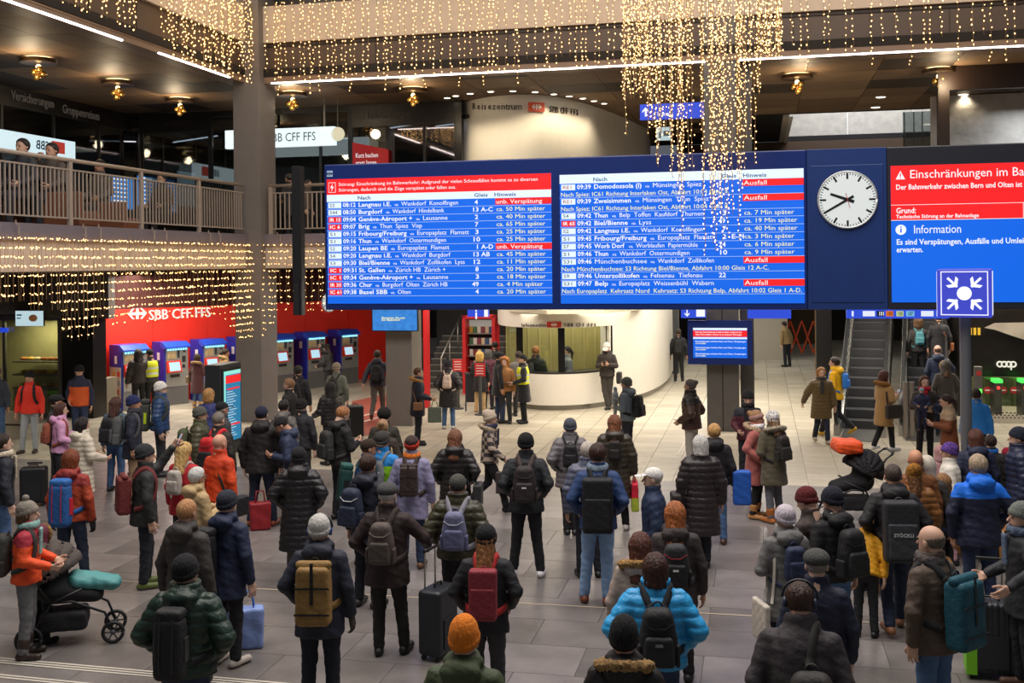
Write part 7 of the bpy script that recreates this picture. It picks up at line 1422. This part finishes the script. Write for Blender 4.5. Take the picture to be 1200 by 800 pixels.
P_(424, 512, 1.72, 70, 'person in a brown cap and dark jacket with a green backpack', '#2d4870', '#26262a', BK_, ('short', BR), hat='cap', hatc='#35281f', lean=8, bag=('bp', 'big', '#12403c', 'dark green hiking backpack on the person in the brown cap', '#16504a', '#1d1d1f', .72))
P_(447, 504, 1.76, 15, 'person in a lime green jacket with a blue yoke and grey beanie', '#8ccf1e', '#26262a', BK_, ('crop', DB), hat='beanie', hatc='#3a3836', jk2=('yoke', '#1f86d0'), bag=('bp', 'small', '#7d8084', 'grey sling bag across the lime green jacket'))
P_(482, 510, 1.74, 4, 'woman in a lilac coat with a red headband and orange collar', '#8c88a8', DJ, '#6a4a34', ('short', '#36201a'), hem=.66, hat='headband', hatc='#c0341f', scarf='#e07a2a', bag=('bp', 'roll', '#3a2c28', 'dark brown backpack on the woman in the lilac coat', '#2e2420', None, .78))
P_(350, 523, 1.7, 0, 'woman in a long black quilted coat and checked trousers', '#1d1c1e', '#5f5a58', '#a02c2c', ('bob', '#1c1816'), hat='beanie', hatc='#1b1a1c', hem=.42, style='puffer', hood=True, arms=('hip', 'hip'), wd=1.05)
P_(430, 532, 1.78, 25, 'brown haired man in a dark navy coat with a navy backpack', '#191c2c', '#1b1d26', '#2a2624', ('short', '#3c2418'), hood=True, hem=.7, bag=('bp', 'day', '#222a40', 'navy backpack with a white line on the brown haired man', '#222a40', '#dcdcdc', .95, -.06))
P_(453, 563, 1.78, 8, 'man in a flat cap and dark brown jacket holding the suitcase handle', '#2a1b1a', '#241e1d', '#1c1816', ('crop', '#c8c4be'), hat='flatcap', hatc='#4a4a4a', hem=.72, arms=('out', 'hip'), wd=1.08, legs='relax', bag=('bp', 'day', '#554a44', 'taupe backpack on the man in the flat cap', '#4b413c', '#8a807a', .9, 0, '#3a302c'))
P_(374, 601, 1.8, 2, 'grey haired man with blue headphones in a navy jacket', '#1f2434', '#191c28', BK_, ('short', '#8a8886'), hat='beanie', hatc='#c4c2bc', hood=True, hem=.72, phones='#2d4a86', arms=('down', 'hip'), glove='#3a3226', legs='stand', bag=('bp', 'roll', '#8f6e3a', 'tan roll top backpack with black straps on the man with headphones', '#1c1b1b'))
P_(536, 553, 1.76, 6, 'man in an olive quilted jacket and cap with a grey lilac backpack', '#35321d', '#1f1e20', '#2a2624', ('crop', DB), style='puffer', hat='cap', hatc='#4a4a44', wd=1.06, arms=('pocket', 'pocket'), bag=('bp', 'day', '#6c6f8c', 'grey lilac backpack on the man in the olive quilted jacket', '#5e6182', '#c8c8d0', .88, 0, '#8c8a94'))
P_(569, 613, 1.7, 6, 'woman in a black coat and black beanie with a red backpack', '#17171b', '#3c3a3c', BK_, ('long', '#9a6a40'), hat='beanie', hatc='#141416', hem=.78, arms=('hip', 'hip'), bag=('bp', 'box', '#8e2e38', 'dark red backpack on the woman in the black coat', '#8a2c36', '#c8a888', .82, 0, '#c0302e'))
P_(543, 724, 1.74, 12, 'person in an orange beanie and green hooded jacket at the bottom', '#3e4a2e', '#2a2a2e', BK_, ('crop', BR), hat='tallbeanie', hatc='#e07c1e', hood=True, wd=1.1)
# -- the centre
P_(533, 503, 1.68, 5, 'woman with straight brown hair in a black puffer jacket', '#1f1b1b', '#26242a', BK_, ('long', '#7a4e36'), style='puffer', hood=True, hem=.62, arms=('pocket', 'hip'), bag=('side', 1, '#2f2f31', 'dark grey shoulder bag of the brown haired woman', (.34, .12, .34), .98))
P_(573, 480, 1.64, 95, 'woman in a beige knitted hat and plaid shawl walking right', '#a89684', '#17171b', '#1c1a1c', ('short', GR), hat='slouch', hatc='#c0ae9a', jk2=('plaid', '#3a3436'), scarf='#2b2e48', legs='walk', boots=True, fur='#b8a488', arms=('sf', 'down'), bag=('hand', 1, '#3a3230', 'dark grey tote of the woman in the plaid shawl', (.4, .14, .34)))
P_(616, 506, 1.84, 5, 'man in black with a black beanie and dark brown backpack', '#1e2126', '#1b1b1f', '#e4e2e4', ('crop', DB), hat='beanie', hatc='#131315', hem=.8, legs='wide', wd=1.05, arms=('pocket', 'pocket'), bag=('bp', 'day', '#2b2322', 'dark brown backpack on the man all in black', '#2b2322', '#17171a', .95, 0, '#4a3c38', '#d8d8dc'))
P_(668, 489, 1.72, 3, 'man in a grey quilted jacket and grey beanie', '#6a6568', '#1b1a1c', BK_, ('crop', DB), style='puffer', hat='beanie', hatc='#4e525c', hem=.72, legs='narrow', arms=('pocket', 'pocket'), scarf='#3c4058', bag=('bp', 'small', '#19191c', 'small black backpack on the man in the grey quilted jacket'))
P_(689, 517, 1.72, 355, 'person with grey hair in a grey blue jacket behind the tall man', '#5a5e72', '#1b1c26', BK_, ('short', '#c8bcb0'), style='puffer', arms=('hip', 'down'))
P_(700, 519, 1.88, 5, 'tall man in a blue jacket and light jeans with a big black backpack', '#26406e', LJ, '#7a3c26', ('short', '#3a221a'), hem=.82, legs='relax', scarf='#8494a4', arms=('pocket', 'hip'), bag=('bp', 'box', '#17171a', 'big black backpack on the tall man in light jeans', '#17171a', None, 1.05, 0, None, None))
P_(720, 486, 1.72, 5, 'woman with a brown hood of hair in a long olive coat', '#3c3528', '#1b1a1a', '#dcd2c8', ('long', '#7c4c30'), hem=.5, style='puffer', hood=True, legs='relax', arms=('down', 'down'), bag=[('bp', 'small', '#1f1a18', 'small black backpack on the woman in the long olive coat', None, None, .9), ('hand', 1, '#d0203a', 'red and green shopping bag of the woman in the olive coat', (.34, .12, .42), 'shopping_bag', 'Coop' if 0 else None, '#a8b83a', 'bag', .05)])
P_(767, 545, 1.72, 275, 'man in a white cap and navy jacket looking left', '#20304e', '#26283a', BK_, ('crop', '#b8b0a8'), hat='cap', hatc='#e6e2dc')
P_(821, 510, 1.72, 2, 'white haired woman in a long dark brown quilted coat', '#2c2425', '#20242e', '#1c1a1a', ('bob', '#d0ccc6'), hem=.45, style='puffer', legs='narrow', bag=('side', -1, '#2a2624', 'dark leather bag of the white haired woman', (.32, .13, .34), 1.0))
P_(837, 496, 1.7, 8, 'woman with short ginger blonde hair in a black jacket and jeans', '#1b191c', JE, '#4a3024', ('short', '#c89a5e'), hood=True, style='plain', bag=('side', 1, '#1f5ab8', 'bright blue cloth bag on the woman with short ginger hair', (.16, .26, .5), 1.08, False, 'tote_bag', 'bag', 'NA'))
P_(791, 588, 1.7, 8, 'auburn haired woman in a dark grey jacket with a black backpack', '#38302f', '#1c1a1c', BK_, ('long', '#a8602e'), hood=True, hem=.72, bag=('bp', 'day', '#2d2e30', 'dark grey and red trimmed backpack on the auburn haired woman', '#1d1d1f', '#a02030', .9, 0, '#4c4c50', '#e8e8e8'))
P_(750, 624, 1.66, 12, 'brown haired woman in a beige jacket with a fur edged hood', '#b5a294', '#3a3a40', BK_, ('long', '#5a3020'), fur='#c09458', hood=True)
P_(768, 649, 1.7, 4, 'woman in a bright sky blue puffer jacket with short brown hair', '#2fa2e0', DJ, BK_, ('bob', '#40231a'), style='puffer', wd=1.12, arms=('hip', 'hip'), scarf='#3c4a60', bag=('bp', 'day', '#1f1f22', 'black backpack on the woman in the sky blue puffer', '#26262a', None, 1.0, 0, None, '#8a8a8c'))
P_(731, 724, 1.7, 8, 'person in a black beanie and black coat with a thick fur hood', '#1c1918', '#26262a', BK_, ('crop', DB), hat='tallbeanie', hatc='#121213', fur='#b8925e', hood=True, wd=1.08)
# -- the right hand crowd
P_(921, 590, 1.68, 350, 'woman in a pale lilac beanie and grey hooded jacket with a camera', '#6f6e6c', '#1d2438', BK_, ('crop', BR), hat='beanie', hatc='#c6bcc4', hood=True, hem=.62, arms=('phone', 'belly'), bag=[('bp', 'small', '#26304c', 'small navy backpack on the woman in the lilac beanie'), ('side', -1, '#cfc6b8', 'cream cloth bag with colourful print of the woman in the lilac beanie', (.36, .06, .4), .82), ('held', 1, 'camera', 'black camera held by the woman in the lilac beanie')])
P_(955, 570, 1.74, 320, 'man in a maroon beanie looking down behind the navy beanie', '#3a302c', '#26262a', BK_, ('crop', DB), hat='beanie', hatc='#5c1c1e', nod=18, lean=6, arms=('phone', 'phone'))
P_(977, 569, 1.78, 335, 'man in a navy beanie and black jacket with a black backpack', '#1b1a1b', JE, BK_, ('crop', DB), hat='beanie', hatc='#1a1c2a', scarf='#b8b0a8', hood=True, nod=8, bag=('bp', 'day', '#19191b', 'rounded black backpack on the man in the navy beanie', '#1f1f21'))
P_(1014, 560, 1.3, 20, 'child in a mustard yellow jacket behind the man in the navy beanie', '#d8980e', '#26262a', BK_, ('short', DB), at=(ATZ(1014, 640, .95).x, ATZ(1014, 640, .95).y, 0), lean=30)
P_(1047, 543, 1.8, 5, 'man in a dark jacket with a very large black and grey backpack', '#1e1c1e', ('#232c44', 'jeans'), '#8a5a3a', ('crop', '#4a3c34'), hood=True, scarf='#7a706e', hem=.78, wd=1.06, legs='step', arms=('hip', 'hip'), bag=('bp', 'box', '#2c2d31', 'very large black and grey backpack with white lettering', '#3a3c42', None, 1.12, 0, '#1b1b1e', None, 'STÖCKLI'))
P_(957, 641, 1.74, 10, 'older man in a grey flat cap and navy coat with a dark bag strap', '#1a2036', '#2a2c34', BK_, ('crop', '#8a8078'), hat='flatcap', hatc='#4a4a46', nod=3, wd=1.06, bag=('side', -1, '#22252a', 'dark bag of the older man in the grey flat cap', (.3, .1, .26), 1.0, True))
P_(937, 686, 1.82, 15, 'man with black headphones in a dark grey jacket at the bottom', '#3a3436', '#26262a', BK_, ('short', '#3a2418'), phones='#2c3a50', lean=12, nod=8, wd=1.15, hood=False, jk2=('yoke', '#332d2f'), bag=('bp', 'day', '#26231f', 'dark backpack low on the man with black headphones', '#2c2925', None, 1.1, .07, None, None, None, .12))
P_(1094, 615, 1.82, 325, 'balding man in a taupe jacket with a teal roll top backpack', '#54453a', JE, '#3a302a', ('fringe', '#6a5c50'), hem=.78, scarf='#5a5250', wd=1.08, arms=('down', 'down'), legs='stand', bag=('bp', 'roll', '#0f4c5c', 'teal and grey roll top backpack on the balding man', '#1a2a30', None, 1.05, 0, '#202224'))
P_(1147, 532, 1.82, 3, 'grey haired man in a bright blue and navy jacket', '#151d38', DJ, BK_, ('short', '#b09a80'), jk2=('yoke', '#0c6ee0'), hood=True, hem=.78, wd=1.12, arms=('hip', 'down'))
P_(1144, 503, 1.68, 5, 'brown haired woman in a navy jacket behind the man in bright blue', '#232a42', '#26262a', BK_, ('bob', '#5a3424'), hood=True, wd=1.05)
P_(1114, 517, 1.6, 290, 'woman in a purple and white knitted beanie and cream jacket', '#ddd6c8', '#c89aa0', BK_, ('crop', BR), hat='beanie', hatc='#5a3a86', hatn=True, style='coat')
P_(1195, 499, 1.78, 285, 'man in a navy beanie and navy puffer jacket at the right edge', '#232a44', '#55504e', BK_, ('crop', DB), style='puffer', hat='beanie', hatc='#1d2030', hem=.78)
P_(1180, 523, 1.3, 200, 'child in a dark red cap beside the man at the right edge', '#2a2a2c', '#26262a', BK_, ('short', BR), hat='beanie', hatc='#9c1c34')
P_(1161, 509, 1.5, 20, 'child with dark hair and a blue collar behind the brown haired woman', '#2a2624', '#26262a', BK_, ('short', '#35251c'), scarf='#1f6ac0')
P_(1073, 526, 1.74, 10, 'bald man in a brown jacket with his back to us near the bench', '#7a4a22', '#2a2a2c', BK_, ('bald', BR), skin='#c8906e')
P_(1071, 543, 1.6, 8, 'person in a mustard patterned knitted hat and tan puffer jacket', '#8a5a2a', '#3a3028', BK_, ('long', '#6a4420'), hat='slouch', hatc='#96641e', hatn=True, style='puffer')
P_(1086, 532, 1.66, 30, 'person in a dark jacket with a white lined hood by the bench', '#33302b', '#26262a', BK_, ('short', DB), hat='hoodup', hatc='#cfc6b4')
P_(1101, 520, 1.2, 0, 'child in a pale pink coat before the brown fur coat', '#c49494', '#b88a8a', BK_, ('short', BR), hat='hoodup', hatc='#c09090')
P_(1106, 556, 1.35, 340, 'person with messy light brown curls seated on the bench', '#26304a', '#26262a', BK_, ('curly', '#9a7046'), arms=('hold', 'hold'))
P_(1199, 586, 1.76, 272, 'man in a grey beanie and dark coat holding the suitcase handle', '#24262a', '#1d1d20', '#5a4030', ('crop', GR), hat='beanie', hatc='#6a6e68', arms=('hold', 'out'), scarf='#5a6a80', hem=.72)
# -- up on the gallery
P_(339, 192, 1.76, 300, 'dark haired man in a black coat at the railing beside the left column', '#16161c', '#1b1b20', BK_, ('short', '#1a1412'), hem=.6, at=AT(339, 192, 29.6) - Vector((0, 0, AT(339, 192, 29.6).z)), z0=ZF, arms=('hold', 'hold'))
P_(360, 205, 1.7, 100, 'person in a grey brown jacket at the railing left of the board', '#4a403a', '#26262a', BK_, ('short', '#3a2a22'), at=AT(360, 205, 31) - Vector((0, 0, AT(360, 205, 31).z)), z0=ZF)
for x, Y, lab, c, a_ in ((62, 22.4, 'seated person with black hair behind the upper left railing', '#4a4038', 'face'), (28, 21.6, 'seated person in a dark jacket at the far left behind the railing', '#2a2a30', 'hold'), (118, 26.0, 'seated person in a grey jacket behind the second railing post', '#55504a', 'hold'), (190, 30, 'seated person behind the railing left of the column', '#3a3634', 'hold')):
    q_ = AT(x, 190, Y); P_(0, 0, 1.72, 200, lab, c, '#26262a', BK_, ('short', '#1a1412'), at=(q_.x, q_.y, 0), z0=ZF, sit=.42, legs='sit', arms=(a_, 'hold'))
# babies and toddlers carried by adults
def carried(fig_, off, label, c, hatc, yaw_, h_=.72):
    p = fig_.root.matrix_basis @ Vector(off); return person(0, 0, h_, yaw_, label, c, c, '#5a4a44', ('crop', BL), at=(p.x, p.y, 0), z0=p.z, hat='beanie', hatc=hatc, arms=('hold', 'hold'), sit=.0, wd=1.25)
def find(s): return next(f for f in PEOPLE if s in f.root['label'])
carried(find('grey hoodie and grey beanie'), (0, .27, .88), 'baby in a pale blue hat held at the chest of the man in grey', '#a9b2b8', '#86a8c8', 120, .62)
carried(find('holding two small'), (.14, .30, .66), 'toddler in a pale blue beanie held by the smiling woman', '#2a3050', '#8fa9b8', 200, .86)
carried(find('holding two small'), (-.2, .28, .55), 'small child in a dark blue snowsuit and black cap held by the woman', '#1f2740', '#1c2030', 170, .8)
# armchairs on the gallery
for x, Y, lab in ((62, 22.4, 'brown padded bench seat behind the upper left railing'), (118, 26.0, 'brown padded bench seat behind the second railing post')):
    q_ = AT(x, 190, Y); q = MB(); q.box(-.9, .9, -.3, .3, .1, .42); o = empty('lounge_seat', (q_.x, q_.y, ZF), -TH); tag(o, lab, 'seat'); q.build('cushion', mat('#7a4a30', .7), o, bevel=.04); q = MB(); q.box(-.9, .9, -.42, -.3, .1, .8); q.build('backrest', mat('#7a4a30', .7), o, bevel=.04); q = MB(); [q.box(x_ - .03, x_ + .03, y_ - .03, y_ + .03, 0, .12) for x_ in (-.8, .8) for y_ in (-.25, .25)]; q.build('leg', BLKM, o)
# folding barrier in the corridor
p = ATZ(943, 421, 0); o = empty('folding_barrier', tuple(p), -TH); tag(o, 'orange folding scissor barrier at the far end of the corridor', 'barrier'); OR_ = mat('#d8481c', .5, emit=.1)
for i in range(4):
    for s in (1, -1): q = MB(); q.tube([(-1.0 + i * .45, s * .02, .25 if s > 0 else 1.55), (-1.0 + (i + 1) * .45, s * .02, 1.55 if s > 0 else .25)], .035, 6); q.build('lattice_bar', OR_, o)
for x in (-1.05, .85): q = MB(); q.box(x - .12, x + .12, -.1, .1, 0, .3); q.box(x - .05, x + .05, -.03, .03, .3, 1.7); q.build('end_post', OR_, o)
fit_texts()
